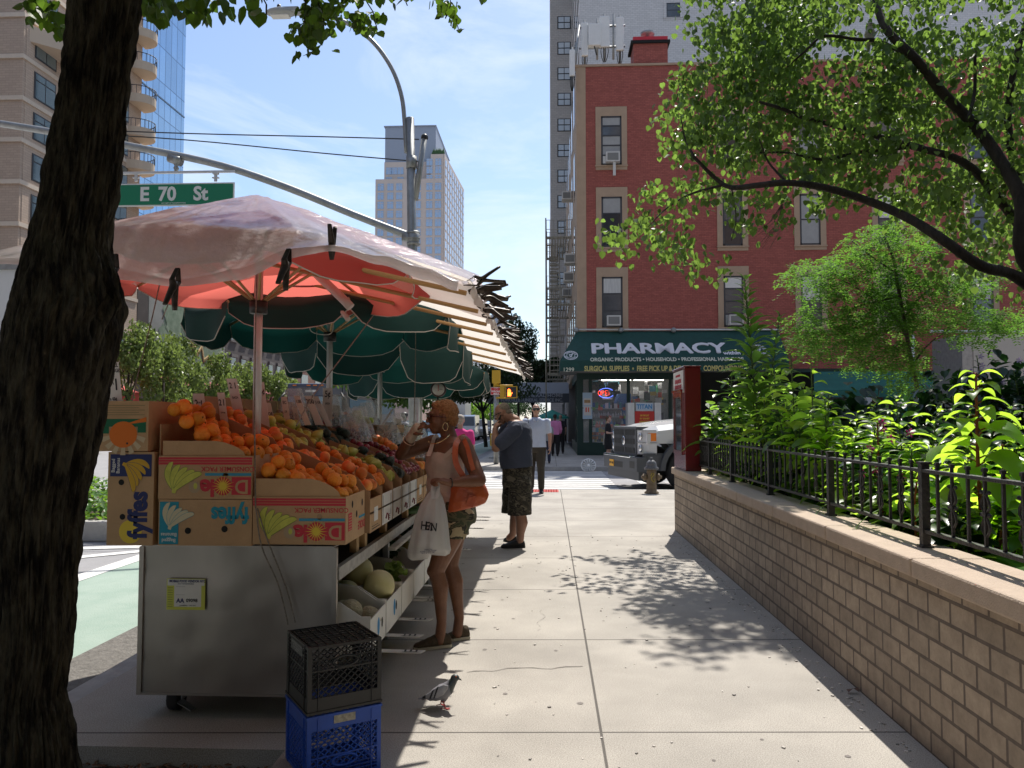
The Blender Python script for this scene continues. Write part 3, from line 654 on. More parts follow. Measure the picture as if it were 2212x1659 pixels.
m = MB(M_WHITE); p = W(2020, 722, 33.6); m.tube([W(2010, 716, 33.7), W(2212, 716, 33.7), W(2300, 716, 33.7)], .06, 6); m.tube([W(1972, 722, 33.7), W(1972, 900, 33.7)], .07, 6); m.build('drain_pipe', RB, True)

# ------------------------------------------------ grey towers behind the red building
M_GBR = masonry('grey white brick', (.60, .57, .56), (.44, .42, .41), .4, .16, .014, 'x', amt=.06, bump=.3, dirt=.08)
gt = thing('grey_brick_tower', 'pale grey brick tower rising behind the red building', 'building', (2.2, 65, 0))
X0 = W(1252, 100, 65).x
m = MB(M_GBR); m.b2((X0, 65, 0), (40, 90, 60)); m.build('brick_wall', gt, True)
for (u0, u1, v0, v1) in ((1447, 1477, 15, 46), (2140, 2170, -20, 20), (1640, 1668, 15, 46), (1830, 1860, 15, 46)):
    sash(gt, xx(u0, 65), xx(u1, 65), zx(v1, 65), zx(v0, 65), 65, 'pp', 0, M_GBR)
m = MB(M_GLASSD)
for z in range(8, 58, 3): m.b2((X0 - .02, 66, z), (X0 - .001, 88, z + 1.7))
m.build('side_window_band', gt, True)
g2 = thing('narrow_grey_tower', 'grey brick tower with a column of dark windows, left of the red building', 'building', (.4, 84, 0))
x0, x1 = W(1189, 300, 84).x, W(1262, 300, 84).x
m = MB(masonry('grey brown brick', (.50, .47, .45), (.4, .38, .36), .5, .2, .02, 'x', amt=.05, dirt=.08)); m.b2((x0, 84, 0), (x1, 110, 62)); m.build('brick_wall', g2, True)
m = MB(M_WHITE); 
w0 = None
for i in range(12):
    vc = 48 + (i - 0) * 55.5 if i else 48
    vc = 104 + (i - 1) * 55.3
    if vc > 840: break
    a, b = W(1204, vc + 14, 83.97), W(1233, vc - 14, 83.97)
    if w0 is None:
        f = MB(M_BLACK); f.b2((0, 0, 0), (b.x - a.x, .03, b.z - a.z)); w0 = f.build('window', g2); base = a - wloc(g2); w0.location = base
        g = MB(mat('bright pane', (.5, .55, .6), .1, spec=.8)); W_ = b.x - a.x; H_ = b.z - a.z
        for q in ((.08, .48), (.53, .93)):
            for r_ in ((.06, .46), (.54, .94)): g.b2((q[0] * W_, -.02, r_[0] * H_), (q[1] * W_, 0, r_[1] * H_))
        g.build('pane', w0)
    else: o = copy_tree(w0, g2); o.location = a - wloc(g2)
# ------------------------------------------------ tenements with fire escapes along the avenue
tn = thing('grey_tenement', 'grey tenement row beyond the red building with fire escapes', 'building', (RX0, 54.1, 0))
m = MB(mat('tenement paint', (.30, .29, .28), .85, ns=1, amt=.1)); m.b2((RX0 + .1, 54.1, 0), (14, 64.5, 17.0)); m.build('wall', tn, True)
m = MB(M_GLASSD); m.b2((0, 0, 0), (.018, 1.1, 2.1)); w1 = m.build('side_window', RB); m = MB(M_GLASSD); m.b2((0, 0, 0), (.018, 1.1, 2.0)); w2 = m.build('side_window', tn)
for zi in range(4):
    for i, y in enumerate((36, 39.5, 43, 46.5, 50)): o = w1 if zi + i == 0 else copy_tree(w1, RB); o.location = V((RX0 - .02, y, 5 + zi * 3.5)) - wloc(RB)
    for i, y in enumerate((56, 59, 62)): o = w2 if zi + i == 0 else copy_tree(w2, tn); o.location = V((RX0 + .08, y, 5 + zi * 3.4)) - wloc(tn)
M_FE = mat('fire escape paint', (.38, .35, .28), .7, ns=6, amt=.2)
def fire_escape(y0, y1, lab, levels, ztop):
    fe = thing('fire_escape', lab, 'fire escape', (RX0, y0, 3.5), 'fire escapes on the avenue side')
    for i, z in enumerate(levels):
        m = MB(M_FE); xo = -.12
        m.b2((xo, y0, z), (RX0 - .03, y0 + .08, z + .12)); m.b2((xo, y1 - .08, z), (RX0 - .03, y1, z + .12))
        for k in range(9): m.b2((xo + k * .15, y0, z + .03), (xo + k * .15 + .05, y1, z + .06))
        for zz in (.5, 1.0): m.tube([(RX0, y0, z + zz), (xo, y0, z + zz), (xo, y1, z + zz), (RX0, y1, z + zz)], .02, 4)
        for k in range(8): m.tube([(lerp(xo, RX0, k / 7), y0, z), (lerp(xo, RX0, k / 7), y0, z + 1)], .014, 4)
        for k in range(12): m.tube([(xo, lerp(y0, y1, k / 11), z), (xo, lerp(y0, y1, k / 11), z + 1)], .014, 4)
        m.build('landing', fe, True)
        if i:
            m = MB(M_FE); zb_ = levels[i - 1]
            for k in range(13): t = k / 12; m.b2((.05, lerp(y0 + .8, y1 - .8, t), lerp(zb_, z, t)), (.6, lerp(y0 + .8, y1 - .8, t) + .22, lerp(zb_, z, t) + .04))
            m.tube([(.05, y0 + .8, zb_), (.05, y1 - .8, z)], .05, 4); m.tube([(.62, y0 + .8, zb_), (.62, y1 - .8, z)], .05, 4); m.build('stair', fe, True)
    m = MB(M_FE); m.tube([(-.15, y0 - .05, .5), (-.15, y0 - .05, ztop)], .035, 5); m.build('pole', fe, True)
fire_escape(41, 46.5, 'tan iron fire escape, nearer one, on the avenue side of the red building', [3.6 + .3, 7.6, 11.2], 12.3)
fire_escape(56, 61, 'tan iron fire escape, farther one, on the grey tenement', [4.2, 7.6, 11.0, 14.2], 15.3)
for i, (u, v, d) in enumerate(((1234, 568, 36), (1231, 607, 38), (1230, 640, 42), (1232, 430, 42))):
    a = MB(M_ACW); p = W(u, v, d); a.b2((RX0 - .5, d, p.z), (RX0 - .003, d + .7, p.z + .45)); a.use(M_ACG); a.b2((RX0 - .45, d - .01, p.z + .06), (RX0 - .05, d - .001, p.z + .38))
    tag(a.build('air_conditioner', origin=(RX0, d, p.z)), 'white air conditioner jutting from the avenue side wall, ' + ['nearest the corner', 'just above the lower fire escape landing', 'beside the fire escape stair', 'highest of the column'][i], 'air conditioner', 'side wall air conditioners')
# ------------------------------------------------ funeral home canopy
fc = thing('funeral_home_canopy', 'grey funeral home canopy across the pavement with white capitals', 'awning', (-1.2, 48, 0))
a, b = W(1052, 870, 48), W(1229, 850, 48)
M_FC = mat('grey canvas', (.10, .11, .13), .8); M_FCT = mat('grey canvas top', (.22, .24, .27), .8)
m = MB(M_FC); m.b2((a.x, 48, a.z), (RX0, 48.03, b.z)); m.b2((a.x, 48.04, a.z), (a.x + .03, 53, b.z)); m.use(M_FCT)
zt_ = W(1100, 826, 49).z
m.grid([[(a.x, 48, b.z), (RX0, 48, b.z)], [(a.x + .8, 49.3, zt_), (RX0, 49.3, zt_)], [(a.x + .8, 52, zt_), (RX0, 52, zt_)], [(a.x, 53, b.z), (RX0, 53, b.z)]], smooth=False); m.build('canvas', fc, True)
m = MB(M_LETC); m.text("KRTIL FUNERAL HOME", .29, W(1154, 854.5, 47.97), m=mat('grey lettering', (.45, .46, .5), .7), bold=.006, sx=1.12, sp=1.08)
m.text("YORKVILLE FUNERAL SERVICE INC.", .27, W(1148, 864.5, 47.97), bold=.005, sx=.92, sp=1.0); m.build('lettering', fc, True)
m = MB(M_GALV)
for x in (a.x + .2, RX0 - .3):
    for y in (48.3, 52.7): m.tube([(x, y, 0), (x, y, a.z)], .04, 8)
m.build('support_post', fc, True)
ps = thing('green_sidewalk_umbrella', 'small bright teal umbrella under the funeral home canopy', 'umbrella', (RX0 - 1, 52, 0))
p = W(1192, 893, 44); m = MB(mat('teal umbrella', (.03, .35, .28), .7)); m.lathe((p.x, 44, p.z - .3), [(1.0, 0), (.9, .12), (.03, .5)], 10, smooth=False); m.build('canopy', ps, True)
m = MB(M_GALV); m.tube([(p.x, 44, 0), (p.x, 44, p.z + .2)], .03, 6); m.build('pole', ps, True)
m = MB(M_BLACK)
p0 = RX0
for k in range(40): m.tube([(RX0 - .15, 49 + k * .3, .1), (RX0 - .15, 49 + k * .3, 1.9)], .02, 4)
tag(m.build('iron_railing', origin=(RX0 - .15, 49, 0)), 'dark railing along the buildings beneath the funeral canopy', 'railing')

# ================================================================ LEFT SIDE OF THE AVENUE
M_BEI = masonry('beige brick', (.50, .38, .29), (.40, .31, .25), .4, .14, .014, 'y', amt=.06, bump=.2, dirt=.06)
M_BEIX = masonry('beige brick front', (.46, .35, .27), (.38, .29, .23), .4, .14, .014, 'x', amt=.06, bump=.2, dirt=.06)
M_STC = mat('pale stone band', (.62, .52, .42), .8, ns=3, amt=.06)
M_SKYG = mat('sky reflecting glass', (.30, .42, .50), .03, .85, ns=.2, amt=.12)
def yat(u, x=29): r = ray(u, 900); return -x * r.y / r.x
BXF, BY0, BY1 = -29.0, yat(33), yat(290)
bt = thing('beige_apartment_tower', 'beige brick apartment tower with curved corner balconies behind the tree trunk', 'building', (BXF, BY0, 0))
m = MB(M_BEI); m.b2((BXF - 18, BY0 + .01, 0), (BXF, BY1, 62)); m.use(M_BEIX); m.b2((BXF - 18, BY0 - .2, 0), (BXF - .02, BY0, 62)); m.build('brick_wall', bt, True)
m = MB(M_STC); z = 4.2
lv = []
base_z = W(30, 395, BY0).z; step = (W(35, 215, BY0).z - base_z) / 2
z = base_z - step * 4
while z < 60:
    m.b2((BXF - 18.1, BY0 - .3, z - .12), (BXF + .08, BY1 + .0, z + .12)); lv.append(z); z += step
m.build('stone_band', bt, True)
wp = None
def bay_window(parent, name, y0, y1, h, x):
    f = MB(M_FRAMED); f.b2((0, 0, 0), (.03, y1 - y0, h)); o = f.build(name, parent)
    g = MB(M_SKYG); W_ = y1 - y0
    for q in ((.05, .48), (.52, .95)):
        g.b2((.0301, q[0] * W_, h * .05), (.045, q[1] * W_, h * .68)); g.b2((.0301, q[0] * W_, h * .73), (.045, q[1] * W_, h * .95))
    g.build('pane', o); return o
for (u0, u1) in ((52, 100), (128, 172), (232, 262)):
    y0, y1 = yat(u0), yat(u1)
    for zz in lv:
        if zz < 3 or zz > 40: continue
        if wp is None or abs(wp['w'] - (y1 - y0)) > .05:
            wp = bay_window(bt, 'window', y0, y1, step * .66, BXF); wp['w'] = y1 - y0; o = wp
        else: o = copy_tree(wp, bt)
        o.location = V((BXF + .005, y0, zz + step * .16)) - wloc(bt)
M_BALC = mat('balcony slab', (.52, .42, .32), .8)
for i, zz in enumerate(lv):
    if zz < 14 or zz > 45: continue
    m = MB(M_BALC); n = 14; yc = (yat(263) + yat(292)) / 2; hw = (yat(296) - yat(258)) / 2
    P = [(BXF + 1.35 * math.sin(math.pi * k / n), yc - hw * math.cos(math.pi * k / n), zz - .45) for k in range(n + 1)]
    m.poly(P, .6, V((0, 0, 1))); m.use(M_FRAMED)
    for k in range(n): a, b = V(P[k]), V(P[k + 1]); m.tube([a + V((0, 0, 1.15)), b + V((0, 0, 1.15))], .03, 4); m.tube([a + V((0, 0, .6)), a + V((0, 0, 1.15))], .02, 4)
    m.build('balcony', bt, True)
# big balcony underside upper left
m = MB(M_BALC); zz = W(40, 75, BY0).z; n = 14; y0, y1 = yat(40), yat(190)
m.poly([(BXF + 2.2 * math.sin(math.pi * k / n), lerp(y0, y1, k / n), zz - .25) for k in range(n + 1)], .9, V((0, 0, 1))); m.build('balcony', bt, True)
# glass tower
gl = thing('glass_tower', 'blue glass curtain wall tower beside the beige apartments', 'building', (-33, 60, 0))
M_CW = masonry('curtain wall', (.26, .42, .60), (.10, .17, .26), 1.1, 3.3, .045, 'y', amt=.10, bump=0, dirt=.04, rough=.08, off=0, smooth=0)
M_CW.node_tree.nodes["Principled BSDF"].inputs['Metallic'].default_value = .75
gx_ = -36.0; ya, yb_ = yat(290, 36), yat(385, 36)
m = MB(M_CW); m.b2((gx_ - 20, ya, 0), (gx_, yb_, 85)); m.build('curtain_wall', gl, True)
m = MB(mat('mullion', (.10, .16, .24), .4, .5))
for z in [5 + i * 3.3 for i in range(0, 24)]:
    if (int((z - 5) / 3.3 + .5)) % 4 == 0: m.b2((gx_, ya, z), (gx_ + .06, yb_, z + .12))
m.build('mullion', gl, True)
# low dark building, painted wall, brownstones
def block(name, label, u0, u1, top_v, colm, x=BXF, depth=15, cat='building'):
    y0, y1 = yat(u0, -x), yat(u1, -x); b = thing(name, label, cat, (x, y0, 0)); zt_ = W(500, top_v, y0).z
    m = MB(colm); m.b2((x - depth, y0 + .03, 0), (x, y1 - .03, zt_)); m.use(M_STC); m.b2((x - depth, y0 + .03, zt_ + .003), (x + .3, y1 - .03, zt_ + .35)); m.build('wall', b, True); return b, y0, y1, zt_
b1, y0, y1, zt_ = block('dark_brick_building', 'narrow dark brown building between the beige tower and the painted wall', 291, 316, 520, mat('dark brown render', (.07, .055, .05), .9, ns=1, amt=.2))
b2_, y0, y1, zt_ = block('painted_wall_building', 'building side painted with a large faded green tree mural', 316, 484, 545, mat('grey mural wall', (.27, .27, .25), .9, ns=.6, amt=.12))
m = MB(mat('mural green', (.13, .19, .12), .9, ns=1.3, col2=(.27, .33, .24), bump=0))
for k in range(60):
    yc = lerp(y0 + 2, y1 - 1.5, rnd.random()); zc = rnd.uniform(5, zt_ - 1) * (.8 if yc > y1 - 4 else 1); r_ = rnd.uniform(.6, 1.5)
    m.poly([(BXF + .01 + k * .0006, yc + math.cos(t) * r_ * (1 + .25 * math.sin(5 * t)), zc + math.sin(t) * r_ * (1 + .2 * math.cos(7 * t))) for t in [i * .35 for i in range(18)]])
m.use(mat('mural brown', (.30, .20, .09), .9))
m.tube([(BXF + .07, lerp(y0, y1, .42), 9.5), (BXF + .07, lerp(y0, y1, .5), 7.8), (BXF + .07, lerp(y0, y1, .58), 6.9), (BXF + .07, lerp(y0, y1, .64), 7.6), (BXF + .07, lerp(y0, y1, .67), 6.5), (BXF + .07, lerp(y0, y1, .74), 6.9), (BXF + .07, lerp(y0, y1, .8), 6.2)], [.7, .5, .3, .25, .25, .2, .15], 6, flat=(.08, 1))
m.build('mural', b2_, True)
b3, y0, y1, zt_ = block('brownstone_row', 'dark brownstone row with arched windows seen under the green umbrella', 484, 640, 560, mat('brownstone', (.10, .085, .085), .9, ns=.8, amt=.2))
wp = None; y = y0 + 1.2
while y < y1 - 1.5:
    for z in (5.2, 8.9, 12.4):
        if wp is None:
            f = MB(mat('brownstone trim', (.16, .14, .135), .8)); f.b2((0, -.2, -.2), (.12, 1.3, 0)); f.b2((0, -.2, 2.1), (.2, 1.3, 2.4)); f.use(M_GLASSD); f.b2((0, 0, 0), (.03, 1.1, 2.1)); wp = f.build('window', b3); o = wp
            g = MB(mat('bluish pane', (.16, .2, .24), .1)); g.b2((.031, .12, .1), (.04, .98, 1.0)); g.b2((.031, .12, 1.1), (.04, .98, 2.0)); g.build('pane', wp)
        else: o = copy_tree(wp, b3)
        o.location = V((BXF + .003, y, z)) - wloc(b3)
    y += 2.4
cells = [(640, 745, 640, (.20, .10, .075), 'red brown brick building past the brownstones, behind the coach'), (745, 830, 600, (.26, .20, .17), 'tan brick block seen between the umbrella poles'), (830, 905, 640, (.14, .10, .09), 'dark brick block behind the green tree and light pole'),
         (905, 965, 640, (.33, .22, .18), 'pinkish brick apartment block behind the hanging scale'), (965, 1012, 600, (.30, .29, .30), 'pale ribbed office slab right of the hanging scale'), (1012, 1044, 690, (.26, .25, .27), 'grey office block with bands of windows far down the avenue'), (1044, 1072, 790, (.38, .33, .27), 'low tan block farthest down the avenue')]
for i, (u0, u1, tv, c, lab) in enumerate(cells):
    b, y0, y1, zt_ = block(['brick_building', 'brick_building', 'brick_building', 'brick_building', 'office_building', 'office_building', 'stone_building'][i], lab, u0, u1, tv, mat('far wall %d' % i, c, .9, ns=.3, amt=.08))
    wp = None; ny = max(3, int((y1 - y0) / 5)); n_ = 0
    for k in range(ny):
        for z in [5 + q * 3.4 for q in range(int((min(zt_, 45) - 6) / 3.4))]:
            if n_ > 95: break
            y = y0 + (y1 - y0) * (k + .3) / ny
            if wp is None:
                f = MB(mat('far glass', (.10, .12, .15), .15)); f.b2((0, 0, 0), (.05, (y1 - y0) / ny * .45, 1.9)); f.use(M_STC); f.b2((0, -.1, -.25), (.15, (y1 - y0) / ny * .45 + .1, 0)); wp = f.build('window', b); o = wp
            else: o = copy_tree(wp, b)
            o.location = V((BXF + .003, y, z)) - wloc(b); n_ += 1
# distant beige high-rise
D = 250.0
hr = thing('beige_high_rise', 'beige stone high rise with grid of windows and grey top behind the light pole', 'building', W(900, 900, D))
M_HR = mat('pale stone', (.50, .42, .38), .85, ns=.15, amt=.04); M_HRT = mat('grey metal cladding', (.26, .29, .36), .6)
a = W(811, 385, D); b = W(938, 330, D); c = W(958, 328, D); e = W(993, 330, D + 28)
X = lambda u: W(u, 400, D).x
Z = lambda v: W(900, v, D).z
m = MB(M_HR); m.b2((X(811), D, 0), (X(958), D + 40, Z(386))); m.b2((X(827), D + 2, Z(386)), (X(938), D + 38, Z(345))); m.b2((X(930), D + .2, Z(386)), (X(958), D + 39.8, Z(333)))
m.poly([(X(958) + .05, D, 0), (e.x, D + 40, 0), (e.x, D + 40, Z(333) ), (X(958) + .05, D, Z(333))], .3); m.build('stone_wall', hr, True)
m = MB(M_HRT); m.b2((X(827), D + 3, Z(345)), (X(938), D + 37, Z(266))); m.b2((X(827) - .4, D + 2.6, Z(266)), (X(938) + .2, D + 38, Z(264))); m.build('roof_plant', hr, True)
m = MB(mat('roof shrubs', (.04, .09, .03), .9))
for k in range(12): m.lathe((lerp(X(934), X(957), k / 11), D + 1, Z(333)), [(.5, 0), (.45, .5), (.02, 1.6 + rnd.random())], 6)
m.build('roof_shrub', hr, True)
M_HG = mat('hazy blue glass', (.33, .42, .55), .15, .3)
wp = None; n_ = 0
ulist = [(816, 828), (837, 850), (856, 871), (896, 908), (921, 933), (940, 953)]
vlist = [396 + 19.6 * k for k in range(12)]
for (u0, u1) in ulist:
    for v in vlist:
        if wp is None:
            f = MB(M_HG); f.b2((0, 0, 0), (2.0, .1, 2.3)); wp = f.build('window', hr); f2 = MB(M_HR); f2.b2((.95, -.04, 0), (1.05, -.001, 2.3)); f2.b2((0, -.04, 1.7), (2.0, -.001, 1.8)); f2.build('mullion', wp); o = wp
        else: o = copy_tree(wp, hr)
        o.location = V((X(u0), D - .12, Z(v) - 2.3)) - wloc(hr)
for (u0, v) in ((831, 357), (842, 357), (856, 357), (893, 357), (831, 378), (856, 378), (893, 378), (921, 343), (940, 343), (921, 360), (940, 360), (921, 378), (940, 378)):
    o = copy_tree(wp, hr); o.location = V((X(u0), D - .12 + (2 if u0 < 900 else .2), Z(v) - 2.3)) - wloc(hr)
m = MB(M_HG); P0, P1 = V((X(958) + .4, D, 0)), V((e.x + .35, D + 40, 0))
for k in range(9):
    for z in [Z(343 + 19.6 * q) for q in range(14)]:
        p, q = P0.lerp(P1, (k + .2) / 9), P0.lerp(P1, (k + .75) / 9); m.poly([(p.x, p.y, z - 2.2), (q.x, q.y, z - 2.2), (q.x, q.y, z), (p.x, p.y, z)], .05)
o = m.build('side_window', hr, True); o['kind'] = 'stuff'
sm_ = thing('small_far_tower', 'small grey tower far away just right of the awning clamps', 'building', W(1075, 900, 420)); D = 420
m = MB(M_HRT); m.b2((W(1062, 660, D).x, D, 0), (W(1083, 660, D).x, D + 20, W(1075, 652, D).z)); m.use(M_HR); m.b2((W(1060, 660, D).x, D + 1, 0), (W(1089, 660, D).x, D + 25, W(1075, 680, D).z)); m.build('wall', sm_, True)
# awnings of the shops across the avenue
for (u0, u1, v0, v1, c, lab, txt) in ((386, 610, 826, 866, (.20, .015, .03), 'maroon shop awning with cursive white lettering across the avenue', "Tofedi  Ristorante"), (170, 300, 832, 868, (.62, .10, .09), 'salmon red shop awning behind the orange box and trunk', None)):
    y0, y1 = yat(u0, 27.2), yat(u1, 27.2)
    a_ = thing('shop_awning', lab, 'awning', (-28, y0, 3)); mtr = mat('awning ' + str(u0), c, .8, ns=1, amt=.1)
    zt_, zb_ = W(u0, v0, y0).z, W(u0, v1, y0).z; m = MB(mtr); m.grid([[(-28.95, y0, zt_ + .5), (-28.95, y1, zt_ + .5)], [(-27.2, y0, zt_ - .2), (-27.2, y1, zt_ - .2)], [(-27.2, y0, zb_), (-27.2, y1, zb_)]], smooth=False)
    m.poly([(-28.95, y0, zt_ + .5), (-27.2, y0, zt_ - .2), (-27.2, y0, zb_), (-28.95, y0, zb_)]); m.build('canvas', a_, True)
    if txt:
        m = MB(M_LET); m.text("Toledo Ristorante Bar", 1.0, (-27.18, y0 + 8, lerp(zb_, zt_, .4)), (0, -1, 0) if False else (0, 1, 0), (0, 0, 1), M_LET, shear=.3, bold=.01, sx=.9); m.build('lettering', a_, True)
        m = MB(M_LET); m.b2((-27.19, y0, zb_ + .12), (-27.17, y1, zb_ + .18)); m.b2((-27.19, y0, zb_ + .5), (-27.17, y0 + 3, zb_ + .58)); m.build('white_stripe', a_, True)
# far end tree mass of the avenue
M_LFAR = mat('far leaves', (.035, .065, .025), .9, island=.4, thin=((.06, .12, .03), .25))

bb = MB(mat('behind_block brick', (.22, .15, .12), .9, ns=.5, amt=.1)); bb.b2((7, -70, 0), (30, -9, 34)); tag(bb.build('sky_blocker_building', origin=(7, -9, 0)), 'tall unseen brick block added behind the viewer to cut sky light', 'building')  # added out of view to lower the sky fill on shaded surfaces
bb = MB(mat('behind_block brick', (.2, .13, .1), .9)); bb.b2((13, -8.9, 0), (30, 8, 30)); tag(bb.build('sky_blocker_building', origin=(13, -8, 0)), 'unseen brick block added right of the garden to cut sky light', 'building')  # unseen block added to keep low sky light off from the right
bb = MB(mat('behind_block brick', (.22, .15, .12), .9)); bb.b2((-48, -80, 0), (-29, 24, 32)); tag(bb.build('sky_blocker_building', origin=(-29, 24, 0)), 'long unseen brick block added across the avenue to cut sky light', 'building')  # added out of view to block sky light from the avenue side
# ================================================================ STREET FURNITURE
PX, PY = -2.42, 14.0
def Wp(u, v): return W(u, v, PY)
lp = thing('street_light_pole', 'grey street light and signal pole leaning slightly by the kerb', 'light pole', (G(903, 1010).x * 0 + PX, PY, 0))
PB, PT = V((PX + .02, PY, 0)), Wp(886, 255)
m = MB(M_GALV); m.tube([PB, PB + (PT - PB) * .28, PB + (PT - PB) * .65, PT], [.125, .112, .088, .075], 14); m.lathe(PB, [(.22, 0), (.22, .05), (.17, .1), (.16, .5), (.13, .55)], 14); m.build('pole', lp, True)
m = MB(M_GALV)
p = Wp(893, 515); m.tube([p + V((0, 0, -.13)), p + V((0, 0, .13))], .115, 14); m.tube([Wp(889, 350) + V((0, 0, -.12)), Wp(889, 350) + V((0, 0, .1))], .10, 14)
for dz in (-.1, 0, .1): m.tube([p + V((0, 0, dz - .012)), p + V((0, 0, dz + .012))], .125, 14)
m.tube([p, p + V((-.2, 0, .03))], .08, 10); m.build('clamp_collar', lp, True)
m = MB(M_GALV); arc = [Wp(u, v) for u, v in ((878, 330), (874, 262), (868, 210), (852, 160), (828, 118), (800, 85), (765, 58), (725, 40), (680, 28), (640, 24))]
m.tube(spline(arc, 4), .042, 8); m.build('lamp_arm', lp, True)
h = W(608, 27, PY)
m = MB(mat('lamp head', (.42, .43, .42), .5)); m.ball(h, (.30, .14, .085), 16); m.box(h + V((.2, 0, .02)), (.3, .2, .08)); m.use(M_PAPER); m.box(h + V((-.02, 0, -.07)), (.34, .17, .03)); m.build('lamp_head', lp, True)
m = MB(M_BLACK); m.lathe(h + V((-.05, 0, .07)), [(.04, 0), (.04, .05), (.03, .08)], 10); m.build('photo_cell', lp, True)
m = MB(M_GALV); ma = [Wp(893, 512), Wp(850, 497), Wp(760, 462), Wp(620, 405), Wp(480, 358), Wp(330, 325), Wp(180, 297), Wp(0, 267), Wp(-140, 250)]
m.tube(spline(ma, 4), [.068 - .0000 * i for i in range(33)][:33], 10); m.build('mast_arm', lp, True)
m = MB(M_GALV); m.tube([Wp(897, 432), Wp(917, 296)], .055, 10); m.use(M_BLACK); m.ball(Wp(917, 297), .07, 10); m.build('side_pipe', lp, True)
m = MB(M_WHITE)
for v in (880,): pass
m.use(mat('worn sticker', (.5, .5, .48), .8)); m.box(V((PX, PY - .128, 1.45)), (.12, .003, .06)); m.build('sticker', lp, True)
sg = thing('street_name_sign', 'green overhead street sign reading E 70 St hanging from the mast arm', 'street sign', Wp(381, 420))
SY = PY - .1
a, b = W(232, 447, SY), W(507, 394, SY)
m = MB(M_WHITE); m.b2((a.x, SY - .01, a.z), (b.x, SY + .01, b.z)); m.build('sign_border', sg, True)
m = MB(mat('sign green', (.005, .20, .10), .5)); m.b2((a.x + .025, SY - .016, a.z + .025), (b.x - .025, SY - .0101, b.z - .025)); m.build('sign_face', sg, True)
m = MB(M_WHITE); ty = (a.z + b.z) / 2
for tx, u in (("E", 313), ("70", 362), ("St", 434)): m.text(tx, .36, (W(u, 420, SY).x, SY - .018, ty), m=M_WHITE, bold=.012, sx=.95 if tx != "E" else 1)
m.text("NYC DEPT OF TRANSPORTATION", .03, (W(376, 441, SY).x, SY - .018, a.z + .05), bold=.0005); m.build('lettering', sg, True)
m = MB(M_ALU); z = W(400, 372, SY).z; m.b2((a.x - .1, SY - .02, z - .02), (b.x, SY + .02, z + .02)); m.build('hanger_bar', sg, True)
for u in (294, 466):
    m = MB(M_ALU); q = W(u, 383, SY); m.box(q, (.05, .03, .16)); m.box(q + V((0, 0, -.01)), (.12, .05, .02)); m.box(q + V((0, 0, .07)), (.1, .06, .03)); m.build('hanger_clip', sg, True)
q = W(378, 352, SY); m = MB(M_GALV); m.lathe(q + V((0, .05, -.14)), [(.03, 0), (.05, .06), (.03, .1), (.07, .16), (.1, .2), (.1, .26)], 10); m.tube([W(366, 340, PY), W(392, 350, PY)], .09, 10); m.build('swivel', sg, True)
for i, (y0_, y1_, lab) in enumerate(((283, 301, 'upper thin overhead cable running to the pole top'), (293, 349, 'lower thin overhead cable running to the pole'))):
    m = MB(M_BLACK); pts = [Wp(-200, y0_ - (24 if i == 0 else 50)), Wp(60, y0_ - (8 if i == 0 else 14)), Wp(400, y0_ + 5 + i * 4), Wp(700, lerp(y0_, y1_, .68)), Wp(905, y1_)]
    m.tube(spline(pts, 5), .012, 5); tag(m.build('overhead_cable', origin=Wp(905, y1_)), lab, 'cable')
# fire hydrant
HY = 16.35; hx = W(1407, 1000, HY).x
hd = thing('fire_hydrant', 'weathered brown fire hydrant with a silver domed cap and yellow scrawl', 'fire hydrant', (hx, HY, 0))
MH = mat('worn hydrant iron', (.13, .095, .06), .75, ns=14, col2=(.24, .18, .12), bump=.3, bs=50); MHC = mat('hydrant cap paint', (.13, .13, .14), .5, ns=20, amt=.3)
m = MB(MH); m.lathe((0, 0, 0), [(.15, 0), (.15, .03), (.115, .05), (.105, .1), (.10, .45), (.10, .50)], 20); m.build('barrel', hd)
m = MB(MHC); m.lathe((0, 0, 0), [(.15, .50), (.155, .53), (.11, .56), (.11, .60), (.095, .65), (.055, .69), (.02, .70), (.025, .71), (.025, .75), (.001, .75)], 20); m.build('bonnet', hd)
for s_ in (-1, 1):
    m = MB(MH); m.lathe((s_ * .09, 0, .34), [(.06, 0), (.06, .04), (.075, .045), (.075, .075), (.03, .09), (.03, .12), (.001, .12)], 12, frame((s_, -.25, 0))); m.build('outlet_cap', hd)
m = MB(mat('yellow scrawl', (.42, .34, .04), .8)); m.tube([(-.03, -.104, .36), (.0, -.107, .43), (.04, -.1, .42), (.03, -.103, .38), (-.02, -.106, .33), (.0, -.107, .27), (.04, -.1, .24), (.05, -.098, .30)], .008, 4); m.build('scrawl', hd)
# hubcap-like white disc on kerb face: a wheel cover lying against the kerb
m = MB(M_WHITE); c = W(1271, 1006, 25.3); 
Mx = frame((0, -1, .55)); m.lathe(c, [(.24, 0), (.25, .02), (.22, .02), (.22, 0)], 26, Mx)
for k in range(14): a_ = k * math.pi / 7; d_ = Mx @ V((math.cos(a_), math.sin(a_), 0)); m.tube([c + d_ * .05 + Mx @ V((0, 0, .012)), c + d_ * .22 + Mx @ V((0, 0, .012))], [.012, .02], 5)
m.ball(c, .06, 10); m.use(M_DARK); m.lathe(c - Mx @ V((0, 0, .004)), [(.225, 0), (.225, .003)], 22, Mx); o = m.build('wheel_cover', origin=c); tag(o, 'white spoked wheel cover leaning against the far kerb', 'wheel cover')
